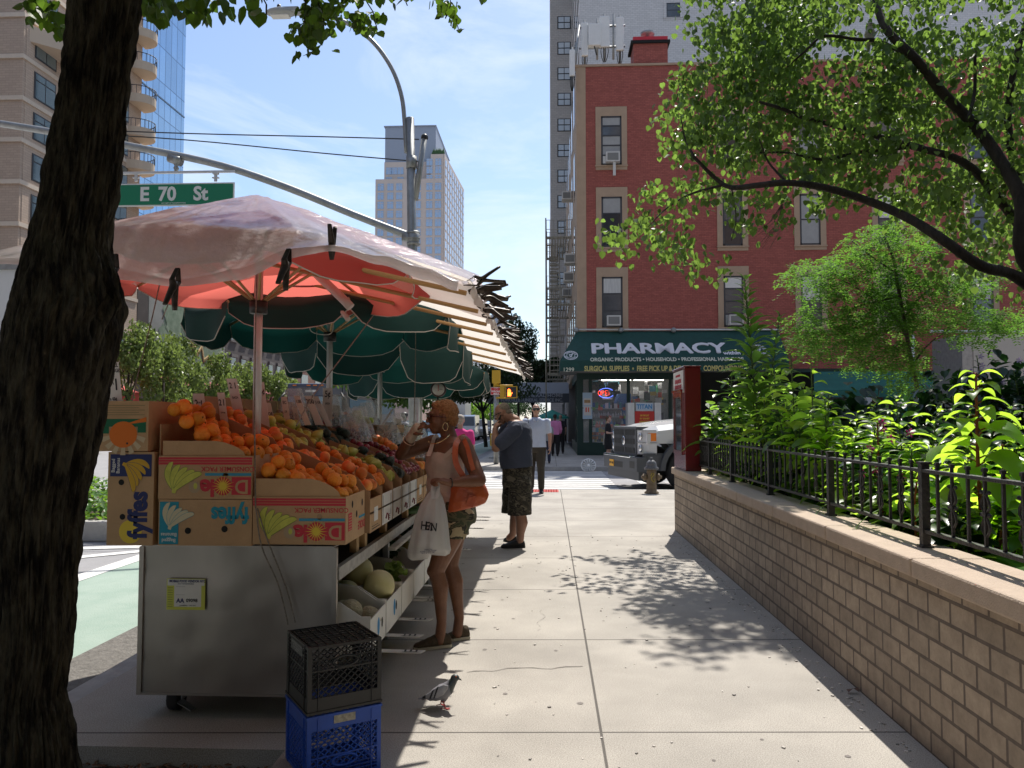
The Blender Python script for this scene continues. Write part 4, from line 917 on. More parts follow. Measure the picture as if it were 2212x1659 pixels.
# phone kiosk with red ad
pk = thing('phone_kiosk', 'steel phone kiosk with a red poster in front of the pharmacy', 'phone kiosk', W(1385, 985, 30.5)); KY = 30.5
a, b = W(1357, 985, KY), W(1428, 870, KY); m = MB(M_ALU); m.b2((a.x, KY, 0), (a.x + .25, KY + .9, b.z)); m.b2((b.x - .25, KY, 0), (b.x, KY + .9, b.z)); m.b2((a.x + .32, KY + .02, .8), (b.x - .32, KY + .2, b.z)); m.build('kiosk_body', pk, True)
m = MB(mat('kiosk header', (.5, .58, .65), .5)); m.b2((a.x + .31, KY - .02, b.z - .3), (b.x - .31, KY + .019, b.z - .02)); m.text("TITAN", .24, ((a.x + b.x) / 2, KY - .025, b.z - .16), m=mat('header blue', (.04, .25, .5), .6), bold=.008, fit=.6); m.build('header', pk, True)
m = MB(mat('poster red', (.55, .04, .03), .6)); m.b2((a.x + .27, KY - .03, .9), (b.x - .27, KY + .018, b.z - .33))
for k, tx in enumerate(("DID THEY JUST", "SAY “OUR NEXT", "AVAILABLE TABLE", "IS 10:45PM”?", "", "POSTMATE IT.")): m.text(tx, .085, ((a.x + b.x) / 2, KY - .034, b.z - .5 - k * .12), m=M_YEL, bold=.003, sx=.6) if tx else None
m.build('poster', pk, True)
# traffic signal with hand, wrong way sign
tp = thing('pedestrian_signal_pole', 'grey pole with yellow signal brackets and an orange hand across the street', 'traffic signal', W(1072, 1000, 27.0)); TY = 27.0
tx_ = W(1072, 800, TY).x
m = MB(M_GALV); m.tube([(tx_, TY, 0), (tx_, TY, W(0, 812, TY).z)], .09, 12); m.build('pole', tp, True)
MY = mat('signal yellow', (.55, .33, .02), .5)
m = MB(MY); m.b2((tx_ - .14, TY - .14, zx(828, TY)), (tx_ + .14, TY + .14, zx(800, TY))); m.tube([(tx_, TY, zx(840, TY)), (tx_, TY, zx(800, TY))], .1, 12)
z1 = zx(833, TY); z0_ = zx(859.5, TY); m.tube([(tx_, TY - .1, z1), (tx_ + .58, TY - .12, z1)], .03, 6); m.tube([(tx_, TY - .1, z0_), (tx_ + .58, TY - .12, z0_)], .03, 6); m.b2((tx_ + .14, TY - .2, z0_), (tx_ + .30, TY - .05, z1)); m.build('bracket', tp, True)
ub0, ub1 = W(1093, 858, TY - .3), W(1115, 836, TY - .3)
m = MB(MY); m.b2((ub0.x - .03, TY - .28, ub0.z - .03), (ub1.x + .03, TY - .06, ub1.z + .03)); m.use(M_BLACK); m.b2((ub0.x, TY - .30, ub0.z), (ub1.x, TY - .281, ub1.z)); m.build('signal_head', tp, True)
m = MB(mat('signal hand', (1, .16, .02), .5, em=((1, .13, .02), 4.5))); c = W(1100, 848, TY - .31); 
m.box(c + V((0, 0, -.06)), (.12, .012, .13))
for k, (dx, h_) in enumerate(((-.045, .10), (-.016, .13), (.014, .12), (.042, .09))): m.b2(c + V((dx - .011, -.006, 0)), c + V((dx + .011, .006, h_)))
m.tube([c + V((.05, 0, -.08)), c + V((.10, 0, .0))], .014, 5); m.build('hand_symbol', tp, True)
ww = thing('wrong_way_sign', 'small red WRONG WAY bicycle sign beside the orange hand signal', 'sign', W(1071, 845, TY - .15))
a, b = W(1060, 853, TY - .15), W(1083.5, 836.5, TY - .15)
m = MB(M_WHITE); m.b2((a.x, TY - .15, a.z), (b.x, TY - .14, b.z)); m.use(mat('sign red', (.55, .02, .03), .5)); m.b2((a.x + .012, TY - .155, a.z + .012), (b.x - .012, TY - .1501, b.z - .012)); c = (a + b) / 2
m.text("WRONG", .085, (c.x, TY - .157, c.z - .015), m=M_WHITE, bold=.003, sx=.95); m.text("WAY", .085, (c.x, TY - .157, c.z - .095), bold=.003)
for s_ in (-1, 1): m.tube([V((c.x + s_ * .04 + .03 * math.cos(t), TY - .158, c.z + .085 + .03 * math.sin(t))) for t in [i * .7 for i in range(10)]], .004, 4)
m.tube([(c.x - .04, TY - .158, c.z + .085), (c.x, TY - .158, c.z + .12), (c.x + .04, TY - .158, c.z + .085)], .004, 4); m.build('sign_face', ww, True)
# yellow newspaper box & grey base near the far corner
nb_ = thing('news_box', 'small yellow and white street box by the far corner pole', 'news box', G(1069, 990)); m = MB(MY); m.box((0, 0, .75), (.35, .4, .5)); m.use(M_GALV); m.box((0, 0, .25), (.1, .1, .5)); m.box((0, 0, .03), (.45, .45, .06)); m.use(M_PAPER); m.box((0, -.205, .8), (.25, .01, .25)); m.build('box_body', nb_)
# ivy island with concrete kerb
isl = thing('ivy_planter', 'low concrete kerbed traffic island filled with bright green ivy', 'planter', (-6.6, 12.6, -.15))
m = MB(M_CONC); m.b2((-9.2, 10.45, -.149), (-5.7, 10.63, .13)); m.b2((-5.88, 10.631, -.149), (-5.7, 14.9, .13)); m.b2((-9.2, 14.901, -.149), (-5.7, 15.05, .13)); m.b2((-9.2, 10.631, -.149), (-9.02, 14.9, .13)); m.build('concrete_kerb', isl, True, bevel=.02)
m = MB(M_SOIL); m.b2((-9.019, 10.632, -.148), (-5.881, 14.899, .05)); m.build('soil', isl, True)

# ================================================================ LEAVES
def leafM(name, c, tr, share=.45, island=.35, spec=.45, rough=.42): return mat(name, c, rough, thin=(tr, share), island=island, spec=spec)
M_LIN = leafM('linden leaf', (.045, .085, .022), (.27, .44, .07), .45)
M_LINL = leafM('linden leaf near', (.035, .07, .012), (.14, .26, .02), .42)
M_LOC = leafM('locust leaf', (.05, .12, .02), (.20, .42, .05), .45, .3, .15, .7)
M_DARKL = leafM('dark locust leaf', (.022, .045, .014), (.05, .10, .02), .3)
M_AVE = leafM('avenue tree leaf', (.12, .17, .045), (.25, .34, .08), .4)
M_IVY = leafM('ivy leaf', (.06, .16, .02), (.25, .45, .04), .4)
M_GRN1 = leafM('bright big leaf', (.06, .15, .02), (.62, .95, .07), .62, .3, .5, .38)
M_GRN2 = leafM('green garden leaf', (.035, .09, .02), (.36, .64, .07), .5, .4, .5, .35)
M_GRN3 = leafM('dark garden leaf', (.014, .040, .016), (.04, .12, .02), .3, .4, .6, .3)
M_BARK = mat('grey brown bark', (.040, .032, .025), .9, ns=16, amt=.4, bump=1, bs=30, stretch=(1, 1, .3))
HALF = [(0, 0, 0), (.30, -.02, .05), (.50, .26, .09), (.42, .62, .07), (0, 1.05, -.05)]
def leaf(m, p, M, s):
    """one heart shaped leaf folded at its midrib"""
    b = [p + M @ V((x * s, y * s, z * s)) for x, y, z in HALF]; c = [p + M @ V((-x * s, y * s, z * s)) for x, y, z in HALF[1:4]]
    m.add(b + c, [(0, 1, 2, 3, 4), (0, 4, 7, 6, 5)], False)
def rot_rand(droop=1.0):
    return Euler((R(-60) * droop + rnd.gauss(0, .6), rnd.gauss(0, .5), rnd.random() * 6.28)).to_matrix()
def cluster(m, c, rad, n, s, droop=1.0):
    for _ in range(n):
        p = c + V((rnd.gauss(0, 1), rnd.gauss(0, 1), rnd.gauss(0, .8))) * rad * .55
        a = rnd.random() * 6.28; M_ = Matrix.Rotation(a, 3, 'Z') @ Matrix.Rotation(-R(70) * droop + rnd.gauss(0, .55), 3, 'X') @ Matrix.Rotation(rnd.gauss(0, .5), 3, 'Y')
        leaf(m, p, M_, s * rnd.uniform(.65, 1.2))
def ell_pts(ells, n):
    w = [e[2] * e[3] * (e[4] if len(e) > 4 else 1) for e in ells]; T = sum(w); out_ = []
    for e, q in zip(ells, w):
        for _ in range(int(n * q / T)):
            while True:
                x, y = rnd.uniform(-1, 1), rnd.uniform(-1, 1)
                if x * x + y * y < 1: break
            out_.append((e[0] + x * e[2], e[1] + y * e[3]))
    return out_
# ---- kerb tree (left foreground)
kt = thing('kerb_tree', 'big dark barked street tree at the left edge with a burl', 'tree', (-2.2, 2.6, -.1))
TD = 2.6
prof = [(1800, -75, 215), (1659, -40, 168), (1500, -30, 143), (1380, -15, 158), (1250, -15, 168), (1100, -22, 182), (950, -14, 210), (830, 0, 236), (760, 8, 252), (700, 16, 262), (655, 28, 268), (600, 42, 256), (540, 60, 240), (480, 78, 246), (400, 95, 257), (300, 112, 267), (200, 128, 277), (100, 142, 290), (0, 152, 305), (-120, 168, 322), (-260, 180, 345)]
NT = 240; rings = []; dens = []
for i in range(len(prof) - 1):
    for k in range(14): t = k / 14; dens.append(tuple(lerp(prof[i][q], prof[i + 1][q], t) for q in range(3)))
for v, u0, u1 in dens:
    c0, c1 = W(u0, v, TD), W(u1, v, TD); c = (c0 + c1) / 2; r_ = (c1 - c0).length / 2 * .965; rg = []
    for j in range(NT):
        w = 2 * math.pi * j / NT; q = V((math.cos(w), math.sin(w), 0)); P = c + q * r_
        g = noise.noise(V((w * 11, c.z * 3.2, 0))); g2 = noise.noise(V((w * 30, c.z * 14, 4))); g3 = noise.noise(V((w * 3, c.z * 3, 9)))
        ridge = abs(g) ** .7
        bur = math.exp(-((c.z - (CAMH + 250 * TD / F)) / .12) ** 2) * max(0, math.cos(w + .5)) ** 2 * .03
        rg.append(P + q * (-.030 * (1 - ridge) + .012 * g2 + .010 * g3 + bur * noise.noise(V((w * 9, c.z * 14, 2))) * 1.4))
    rings.append(rg + [rg[0]])
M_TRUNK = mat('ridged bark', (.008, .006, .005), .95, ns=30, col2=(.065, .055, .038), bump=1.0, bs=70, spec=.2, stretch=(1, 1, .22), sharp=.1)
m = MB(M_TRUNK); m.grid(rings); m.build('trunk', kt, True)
m = MB(M_BARK); top = W(262, -255, TD)
br = [[top, top + V((.5, .9, 1.2)), top + V((.9, 2.2, 2.0))], [top, top + V((-.6, .5, 1.3)), top + V((-1.5, 1.4, 2.3))], [top, top + V((.1, -.4, 1.6)), top + V((.1, .1, 2.8))],
      [top + V((.1, .1, .3)), W(420, -60, 3.3), W(560, -25, 3.6), W(690, -8, 3.9)], [W(420, -60, 3.3), W(700, -50, 4.3), W(950, -30, 4.6)]]
for i, b_ in enumerate(br): k = spline(b_, 4); m.tube(k, [lerp(.14 if i < 3 else .025, .04 if i < 3 else .006, q / (len(k) - 1)) for q in range(len(k))], 8)
for (pa, pb, d) in (((560, -20), (575, 40), 3.2), ((660, -8), (640, 100), 3.8), ((680, -8), (700, 70), 3.8), ((780, -15), (815, 65), 4.0), ((970, -20), (962, 40), 4.5), ((850, -20), (880, 12), 4.1), ((965, 30), (990, 62), 4.5)):
    m.tube([W(*pa, d), W(lerp(pa[0], pb[0], .5) + 8, lerp(pa[1], pb[1], .5), d), W(*pb, d)], .004, 4)
m.build('branches', kt, True)
m = MB(M_LINL)
for (u, v, ru, rv, d, n) in ((100, 22, 40, 28, 3.3, 60), (75, 0, 18, 10, 3.3, 15), (130, 62, 16, 15, 3.2, 16), (330, 14, 22, 20, 3.3, 34), (345, 35, 14, 10, 3.2, 10), (395, -2, 90, 12, 3.2, 50), (412, 20, 16, 16, 3.2, 18), (440, 28, 10, 14, 3.2, 10), (500, 20, 9, 16, 2.9, 6),
                            (553, 22, 8, 20, 2.8, 6), (560, -8, 40, 8, 3.4, 14), (668, 62, 36, 36, 3.8, 110), (690, 18, 42, 24, 3.9, 80), (640, 118, 8, 8, 3.8, 3), (720, 30, 26, 22, 3.9, 26), (782, 42, 36, 26, 4.1, 44), (800, 62, 16, 12, 4.1, 12), (818, 30, 12, 18, 4.1, 8),
                            (962, 12, 24, 20, 4.5, 44), (982, 40, 12, 12, 4.5, 12), (990, 62, 8, 4, 4.5, 2), (1040, 0, 8, 5, 4.5, 2), (760, -10, 120, 14, 4.0, 60)):
    for _ in range(n):
        p = W(rnd.gauss(u, ru * .5), rnd.gauss(v, rv * .5), d + rnd.gauss(0, .14)); a = rnd.random() * 6.28
        leaf(m, p, Matrix.Rotation(a, 3, 'Z') @ Matrix.Rotation(-R(72) + rnd.gauss(0, .5), 3, 'X') @ Matrix.Rotation(rnd.gauss(0, .5), 3, 'Y'), rnd.uniform(.028, .055))
for (u, v, d, s_) in ((520, 28, 2.6, .062), (560, 38, 2.8, .06), (482, 40, 2.7, .045), (545, 15, 2.7, .05), (460, 14, 3, .05)):
    leaf(m, W(u, v - 12, d), Matrix.Rotation(rnd.gauss(0, .5), 3, 'Z') @ Matrix.Rotation(-R(88), 3, 'X'), s_)
for _ in range(520):     # crown overhead, out of the picture, shading the stall front
    c = V((rnd.uniform(-4.6, -.4), rnd.uniform(1.2, 5.4), 0)); c.z = 2.6 + .56 * c.y + rnd.uniform(0, 1.6); cluster(m, c, .38, 11, .15)
m.build('crown', kt, True)
# ---- linden on the right
rt = thing('linden_tree', 'leafy linden with thick dark limbs reaching in from the right', 'tree', W(2420, 980, 10.5) * 1)
limbs = [([(2420, 1100), (2400, 900), (2330, 720), (2212, 560), (2205, 430), (2150, 330), (2100, 265), (2040, 205), (1980, 130), (1920, 70), (1893, 10), (1885, -60)], .17, .06, 10.5),
         ([(2400, 860), (2300, 700), (2200, 600), (2120, 575), (2040, 520), (1960, 470), (1870, 432), (1780, 405), (1700, 395), (1640, 400), (1580, 405), (1545, 385), (1500, 340)], .13, .035, 10.2),
         ([(2330, 720), (2250, 560), (2150, 420), (2080, 350), (1980, 318), (1880, 290), (1800, 270), (1740, 255), (1690, 235), (1640, 220)], .11, .03, 10.8),
         ([(1980, 130), (1900, 90), (1850, 85), (1780, 78), (1740, 110), (1700, 145)], .05, .015, 10.4), ([(2330, 760), (2240, 500), (2180, 300), (2190, 150), (2230, 0)], .12, .05, 11.2),
         ([(1700, 395), (1660, 350), (1640, 300)], .03, .012, 10.2), ([(1960, 318), (1850, 330), (1780, 345), (1700, 330), (1640, 330)], .05, .015, 10.8), ([(2090, 260), (2105, 200), (2106, 110)], .04, .03, 10.5),
         ([(1500, 340), (1480, 300), (1470, 250)], .03, .01, 10.2), ([(1560, 400), (1490, 420), (1440, 450), (1400, 490)], .03, .008, 10.2), ([(1580, 405), (1590, 470), (1580, 520)], .015, .006, 10.2)]
m = MB(M_BARK)
for pts, r0, r1, d in limbs:
    k = spline([W(u, v, d - 1.0 + .25 * math.sin(i * 1.3)) for i, (u, v) in enumerate(pts)], 4); m.tube(k, [lerp(r0, r1, q / (len(k) - 1)) * .58 * (1 + .12 * noise.noise(V((q * .7, r0, 1)))) for q in range(len(k))], 10)
b0 = W(2420, 1100, 10.5); m.tube([V((b0.x, b0.y, .6)), b0], [.26, .2], 12)
m.build('trunk', rt, True)
ells = [(1600, 60, 150, 120), (1530, 230, 110, 70), (1620, 180, 160, 110), (1480, 240, 60, 40, .8), (1800, 100, 220, 150), (2050, 120, 190, 170), (1740, 280, 230, 90), (2000, 330, 220, 130), (1570, 320, 70, 45), (1880, 420, 210, 50, .7), (1420, 465, 70, 55), (1510, 555, 75, 45),
        (1470, 400, 70, 40), (1620, 470, 40, 40), (1600, 400, 80, 35), (2110, 460, 110, 80), (2190, 250, 60, 220), (2160, 590, 70, 50, .6), (1380, 510, 40, 35), (1790, 350, 90, 60), (1540, 590, 20, 20, .5), (2060, 520, 60, 30, .5), (1450, 580, 25, 18, .5), (1640, 560, 20, 30, .2)]
m = MB(M_LIN)
for u, v in ell_pts(ells, 430):
    c = W(u, v, rnd.uniform(9.2, 12.0))
    for _ in range(3): cluster(m, c + V((rnd.gauss(0, .16), rnd.gauss(0, .2), rnd.gauss(0, .13))), .17, 12, .08)
for _ in range(250): cluster(m, W(rnd.uniform(1500, 2500), rnd.uniform(-160, -10), rnd.uniform(9.8, 12.2)), .26, 10, .10)
for _ in range(200): cluster(m, V((rnd.uniform(6.2, 10), rnd.uniform(8.5, 14), rnd.uniform(3.5, 7.5))), .3, 10, .11)
m.build('crown', rt, True)
m = MB(mat('dead twig', (.20, .16, .13), .9))
for i in range(16): a = V((1660 + rnd.uniform(-20, 50), 480 + rnd.uniform(-20, 20), 0)); m.tube([W(1690, 440, 10), W(lerp(1690, a.x, .6), 480 + rnd.uniform(-10, 20), 10.1), W(a.x - 30, a.y + 40 + rnd.uniform(-20, 20), 10)], [.006, .004, .002], 4)
m.build('dead_twigs', rt, True)
# ---- young honey locust in the garden
def spray(m, p, d, L_, s):
    d = d.normalized(); side = d.cross(V((0, 0, 1))).normalized(); nrm_ = side.cross(d)
    for k in range(1, 8):
        q = p + d * L_ * k / 7 + V((0, 0, -.25 * L_ * (k / 7) ** 2))
        for sg_ in (-1, 1):
            e = side * sg_ + d * .35 + nrm_ * rnd.gauss(0, .35); e.normalize(); w = d * s * .3; m.add([q, q + e * s * .5 + w, q + e * s, q + e * s * .5 - w], [(0, 1, 2, 3)], False)
lt = thing('honey_locust', 'feathery young honey locust with a thin trunk behind the garden plants', 'tree', W(2003, 1000, 14))
m = MB(mat('locust bark', (.075, .05, .04), .85, ns=20, amt=.3))
TR = [([(2003, 1150), (2000, 1000), (1985, 860), (1965, 760), (1955, 700), (1940, 620), (1930, 560), (1905, 500)], .05, .018), ([(1960, 730), (1930, 680), (1880, 640), (1820, 605)], .03, .01), ([(1950, 690), (1990, 640), (2040, 600)], .02, .008), ([(1935, 590), (1870, 545), (1840, 520)], .02, .008),
      ([(1970, 790), (2010, 740), (2070, 700)], .02, .007), ([(1955, 700), (1900, 720), (1850, 740)], .015, .006), ([(1945, 640), (1860, 660), (1780, 690)], .02, .006)]
for pts, r0, r1 in TR:
    k = spline([W(u, v, 14 + .3 * math.sin(i)) for i, (u, v) in enumerate(pts)], 4); m.tube(k, [lerp(r0, r1, q / (len(k) - 1)) for q in range(len(k))], 8)
m.build('trunk', lt, True)
m = MB(M_LOC)
for u, v in ell_pts([(1770, 600, 75, 45), (1850, 590, 90, 60), (1810, 700, 110, 45), (1990, 640, 120, 70), (1940, 520, 110, 45), (2110, 600, 60, 40), (1870, 760, 80, 40), (1960, 790, 50, 60), (2110, 700, 90, 40), (1900, 690, 90, 60), (1750, 740, 55, 30), (2180, 690, 60, 25)], 1500):
    p = W(u, v, rnd.uniform(13, 15.4))
    for _ in range(2): a = rnd.random() * 6.28; spray(m, p, V((math.cos(a), math.sin(a), rnd.uniform(-.9, .3))), rnd.uniform(.2, .34), .06)
m.build('crown', lt, True)
# ---- far trees
def far_tree(name, label, base, h, crown_c, crown_r, n, s, M_, seed, group=None, trunk_r=.12, cat='tree', multi=4):
    t = thing(name, label, cat, base, group); r0 = random.Random(seed)
    m = MB(M_BARK); b = V((0, 0, 0)); c = V(crown_c); m.tube([b, (c.x * .5, c.y * .5, c.z * .55), (c.x, c.y, c.z)], [trunk_r, trunk_r * .7, trunk_r * .4], 8)
    for k in range(multi): a = k * 6.28 / multi + seed; m.tube([(c.x * .5, c.y * .5, c.z * .55), (c.x + math.cos(a) * crown_r[0] * .6, c.y + math.sin(a) * crown_r[1] * .6, c.z + crown_r[2] * .3)], [trunk_r * .5, .02], 6)
    m.build('trunk', t)
    m = MB(M_); blobs = []
    for k in range(14): a, e, q = r0.random() * 6.28, r0.uniform(-.8, 1), r0.uniform(.3, .85); blobs.append((V((math.cos(a) * q * crown_r[0], math.sin(a) * q * crown_r[1], e * crown_r[2] * .8)), r0.uniform(.3, .5)))
    for _ in range(n):
        bc, br_ = blobs[r0.randrange(14)]; d = V((r0.gauss(0, 1), r0.gauss(0, 1), r0.gauss(0, 1))).normalized() * r0.uniform(.5, 1.05) * br_
        p = c + bc + V((d.x * crown_r[0], d.y * crown_r[1], d.z * crown_r[2])); M2 = Euler((r0.random() * 6, r0.random() * 6, r0.random() * 6)).to_matrix()
        m.add([p + M2 @ V(q) * s for q in ((-1, 0, 0), (0, -.55, .1), (1, 0, 0), (0, .55, .1))], [(0, 1, 2, 3)], False)
    m.build('crown', t); return t
AT = [(275, 47, 'left', 8.0), (352, 50, '', 6.9), (402, 54, '', 7.6), (458, 58, '', 7.2), (520, 63, '', 6.3), (575, 68, '', 6.6), (645, 78, '', 6.2)]
lab_ = ['pale green street tree nearest the dark trunk, above the orange box', 'pale green street tree second from the dark trunk', 'pale green street tree in front of the painted mural, left of middle', 'pale green street tree at the right part of the mural', 'pale green street tree left of the first umbrella pole', 'pale green street tree just right of the first umbrella pole', 'pale green street tree behind the coach roof']
for i, (u, d, _, h_) in enumerate(AT):
    far_tree('street_tree', lab_[i], (W(u, 900, d).x, d, 0), h_, (0, 0, h_ * .6), (1.75, 1.9, h_ * .37), 2700, .15, M_AVE, i + 1, 'young street trees across the avenue')
far_tree('median_tree', 'larger green tree behind the kerb light pole and tomatoes', (W(815, 900, 34).x, 34, -.1), 5, (0, 0, 4.0), (2.6, 2.2, 2.0), 7000, .12, mat('median leaf', (.05, .10, .02), .5, thin=((.16, .30, .04), .4), island=.4), 31)
far_tree('dark_locust', 'dark feathery tree against the sky left of the fire escapes', (W(1120, 900, 60).x, 60, 0), 9, (0, 0, 6.4), (2.1, 3.0, 2.9), 9000, .11, M_DARKL, 41, 'dark trees on the far pavement')
far_tree('dark_locust', 'dark spreading tree behind the hanging scale and signal', (W(1050, 900, 44).x, 44, 0), 7, (-.4, 0, 3.6), (3.3, 2.5, 1.15), 8000, .09, M_DARKL, 42, 'dark trees on the far pavement')
far_tree('dark_locust', 'lowest dark tree just above the funeral home canopy', (W(1150, 900, 56).x, 57, 0), 7, (0, 0, 4.6), (2.6, 2.6, 1.5), 8000, .12, M_DARKL, 43, 'dark trees on the far pavement')
for i, (u, d, h_) in enumerate(((968, 90, 3.2), (1030, 110, 4), (1058, 95, 3.6), (1090, 150, 7), (1120, 160, 7), (1150, 170, 8), (960, 160, 6), (1010, 190, 7))):
    far_tree('distant_tree', ['round green bush like tree above the box truck', 'small green tree between the vans and the office slab', 'low green tree beside the far signal pole', 'distant tree left of the funeral canopy', 'distant tree behind the funeral canopy', 'distant tree nearest the avenue axis', 'distant tree far behind the box truck', 'distant tree far beyond the parked minivan'][i],
             (W(u, 900, d).x, d, 0), h_, (0, 0, h_ * .65), (d * .022, d * .022, h_ * .4), 1500, .2, M_IVY if i < 3 else M_LFAR, 50 + i, 'distant trees down the avenue')
m = MB(M_IVY)
for _ in range(2600):
    p = V((rnd.uniform(-9, -5.85), rnd.uniform(10.6, 14.9), .06)); p.z = .1 + rnd.random() * .32 + .1 * noise.noise(p * 1.5); cl = Matrix.Rotation(rnd.random() * 6.3, 3, 'Z') @ Matrix.Rotation(rnd.gauss(-.4, .5), 3, 'X'); leaf(m, p, cl, rnd.uniform(.05, .10))
o = m.build('ivy', isl, True); o['kind'] = 'stuff'

# ================================================================ GARDEN PLANTS
def bigleaf(m, p, d, L_, w, droop=.5, fold=.18, curl=0):
    """pointed leaf as a curved strip; d = start direction"""
    d = V(d).normalized(); side = d.cross(V((0, 0, 1))); side = side.normalized() if side.length > .01 else V((1, 0, 0)); A, B, C = [], [], []; q = V(p); step_ = L_ / 6
    roll = Matrix.Rotation(curl, 3, d); side = roll @ side
    for k in range(7):
        t = k / 6; ww = w * math.sin(math.pi * min(1, t ** .75 * 1.0)) * (1 - .15 * t) if k < 6 else 0; up = side.cross(d).normalized()
        A.append(q - side * ww * .5 + up * ww * fold); B.append(q.copy()); C.append(q + side * ww * .5 + up * ww * fold)
        d = (d + V((0, 0, -droop / 6 * 1.6))).normalized(); q = q + d * step_
    m.grid([A, B, C], smooth=True)
def herb(name, label, base, top, nl, L_, w, M_, seed, droop=.8, stem_r=.008, tilt=.35, flower=None, start=.15, group=None, cat='plant', stemM=None):
    r0 = random.Random(seed); b, t_ = V(base), V(top)
    if b.x < 2.2:
        k = 2.2 / b.x; b.x *= k; b.y *= k; cm = V((0, 0, CAMH)); t_ = cm + (t_ - cm) * k; L_ *= k; w *= k; t_.z = max(t_.z, b.z + .3); stem_r *= k
    pl = thing(name, label, cat, b, group); sm = MB(stemM or mat('green stem', (.10, .16, .04), .6)); mid = (b + t_) / 2 + V((r0.gauss(0, .02), r0.gauss(0, .02), 0))
    ax = spline([b, mid, t_], 6); sm.tube(ax, [lerp(stem_r, stem_r * .4, i / (len(ax) - 1)) for i in range(len(ax))], 6); lf = MB(M_); a = r0.random() * 6
    for i in range(nl):
        t = start + (1 - start) * (i + .5) / nl; f = t * (len(ax) - 1); k = min(int(f), len(ax) - 2); p = ax[k].lerp(ax[k + 1], f - k); a += 2.4
        sz = (1.0 - .55 * max(0, t - .55) / .45) * r0.uniform(.75, 1.15) * (.75 + .25 * math.sin(math.pi * t)); d = V((math.cos(a), math.sin(a), tilt + t * .6 + r0.gauss(0, .15)))
        pet = p + d.normalized() * L_ * .18 * sz; sm.tube([p, pet], stem_r * .3, 4, cap=False); bigleaf(lf, pet, d, L_ * sz, w * sz, droop, .14, r0.gauss(0, .3))
    sm.build('stem', pl, True); lf.build('foliage', pl, True)
    if flower:
        fm = MB(flower[0])
        for _ in range(flower[1]):
            c = ax[-1].lerp(ax[len(ax) // 2], r0.random()) + V((r0.gauss(0, 1), r0.gauss(0, 1), r0.gauss(0, .6))) * L_ * .45
            for k in range(5): aa = k * 1.257; fm.add([c, c + V((math.cos(aa - .4), math.sin(aa - .4) * .5, math.sin(aa - .4))) * .02, c + V((math.cos(aa) * 1, -.3, math.sin(aa))) * .034, c + V((math.cos(aa + .4), math.sin(aa + .4) * .5, math.sin(aa + .4))) * .02], [(0, 1, 2, 3)], False)
        fm.build('flowers', pl, True)
    return pl
def gp(u, d, z=.76): p = W(u, 900, d); return V((p.x, d, z))
M_MAG = mat('magenta flower', (.45, .02, .18), .6, thin=((.5, .03, .2), .3)); M_LIL = mat('lilac flower', (.5, .36, .62), .6, thin=((.5, .35, .6), .4)); M_REDST = mat('red stem', (.22, .05, .025), .6)
herb('sunflower_plant', 'tall bright green broad leaved plant backlit above the fence middle', gp(1728, 5.6), W(1708, 768, 5.6), 30, .26, .135, M_GRN1, 3, .75, .010, .25)
herb('sunflower_plant', 'shorter bright broad leaved plant leaning left of the backlit one', gp(1660, 6.0), W(1650, 850, 5.9), 20, .22, .11, M_GRN1, 4, .7, .009, .25)
herb('amaranth_plant', 'largest backlit lime green plant with thick red stem at right', gp(2118, 4.5), W(2108, 805, 4.5), 46, .31, .16, M_GRN1, 5, 1.1, .016, .2, stemM=M_REDST)
herb('amaranth_plant', 'lower lime leaf plant crowding the foot of the red stemmed one', gp(2150, 4.7), W(2165, 960, 4.6), 22, .22, .12, M_GRN1, 6, 1.0, .012, .2, stemM=M_REDST)
herb('amaranth_plant', 'lime leaf seedling with reddish stem just over the fence rail', gp(1975, 4.3), W(1985, 1010, 4.3), 14, .17, .10, M_GRN1, 16, .9, .010, .3, stemM=M_REDST)
herb('balsam_plant', 'narrow leaved plant with magenta flowers behind the fence middle', gp(1905, 5.2), W(1895, 905, 5.2), 44, .20, .06, M_GRN2, 7, .6, .010, .3, (M_MAG, 8), stemM=M_REDST)
herb('balsam_plant', 'narrow leaved plant with few pale flowers left of the magenta one', gp(1830, 5.6), W(1822, 925, 5.6), 40, .20, .055, M_GRN1, 8, .6, .010, .3, (M_PAPER, 4))
herb('balsam_plant', 'dark narrow leaved plant right of the magenta flowers', gp(1975, 5.4), W(1970, 960, 5.4), 36, .20, .07, M_GRN2, 9, .7, .010, .3, (M_MAG, 3))
herb('tall_weed', 'tallest dark weed with lance leaves in front of the red wall', gp(1655, 8.2), W(1608, 602, 8.2), 110, .36, .10, M_GRN2, 10, .55, .014, .45, start=.30)
herb('tall_weed', 'second tall dark weed leaning right beside the tallest', gp(1640, 8.0), W(1685, 680, 8.4), 70, .32, .09, M_GRN2, 11, .6, .012, .4, start=.3)
herb('tall_weed', 'shorter dark weed nearest the dark red cabinet', gp(1590, 8.6), W(1580, 800, 8.6), 40, .26, .08, M_GRN3, 12, .7, .012, .3)
herb('hibiscus_shrub', 'arching shrub with pale lilac flowers by the grey shed', gp(2165, 7.6), W(2110, 770, 7.6), 46, .13, .075, M_GRN3, 13, .6, .012, .3, (M_LIL, 12), start=.25)
herb('hibiscus_shrub', 'second lilac flowered shrub at the right edge', gp(2230, 7.0), W(2190, 800, 7.0), 60, .14, .085, M_GRN3, 14, .6, .012, .3, (M_LIL, 6), start=.2)
herb('squash_plant', 'round leaved squash shoot poking up beside the red cabinet', gp(1530, 9.2, .88), W(1516, 925, 9.2), 6, .19, .20, mat('squash leaf', (.10, .16, .07), .6, thin=((.3, .42, .1), .35), island=.2), 15, .5, .008, .2, start=.5)
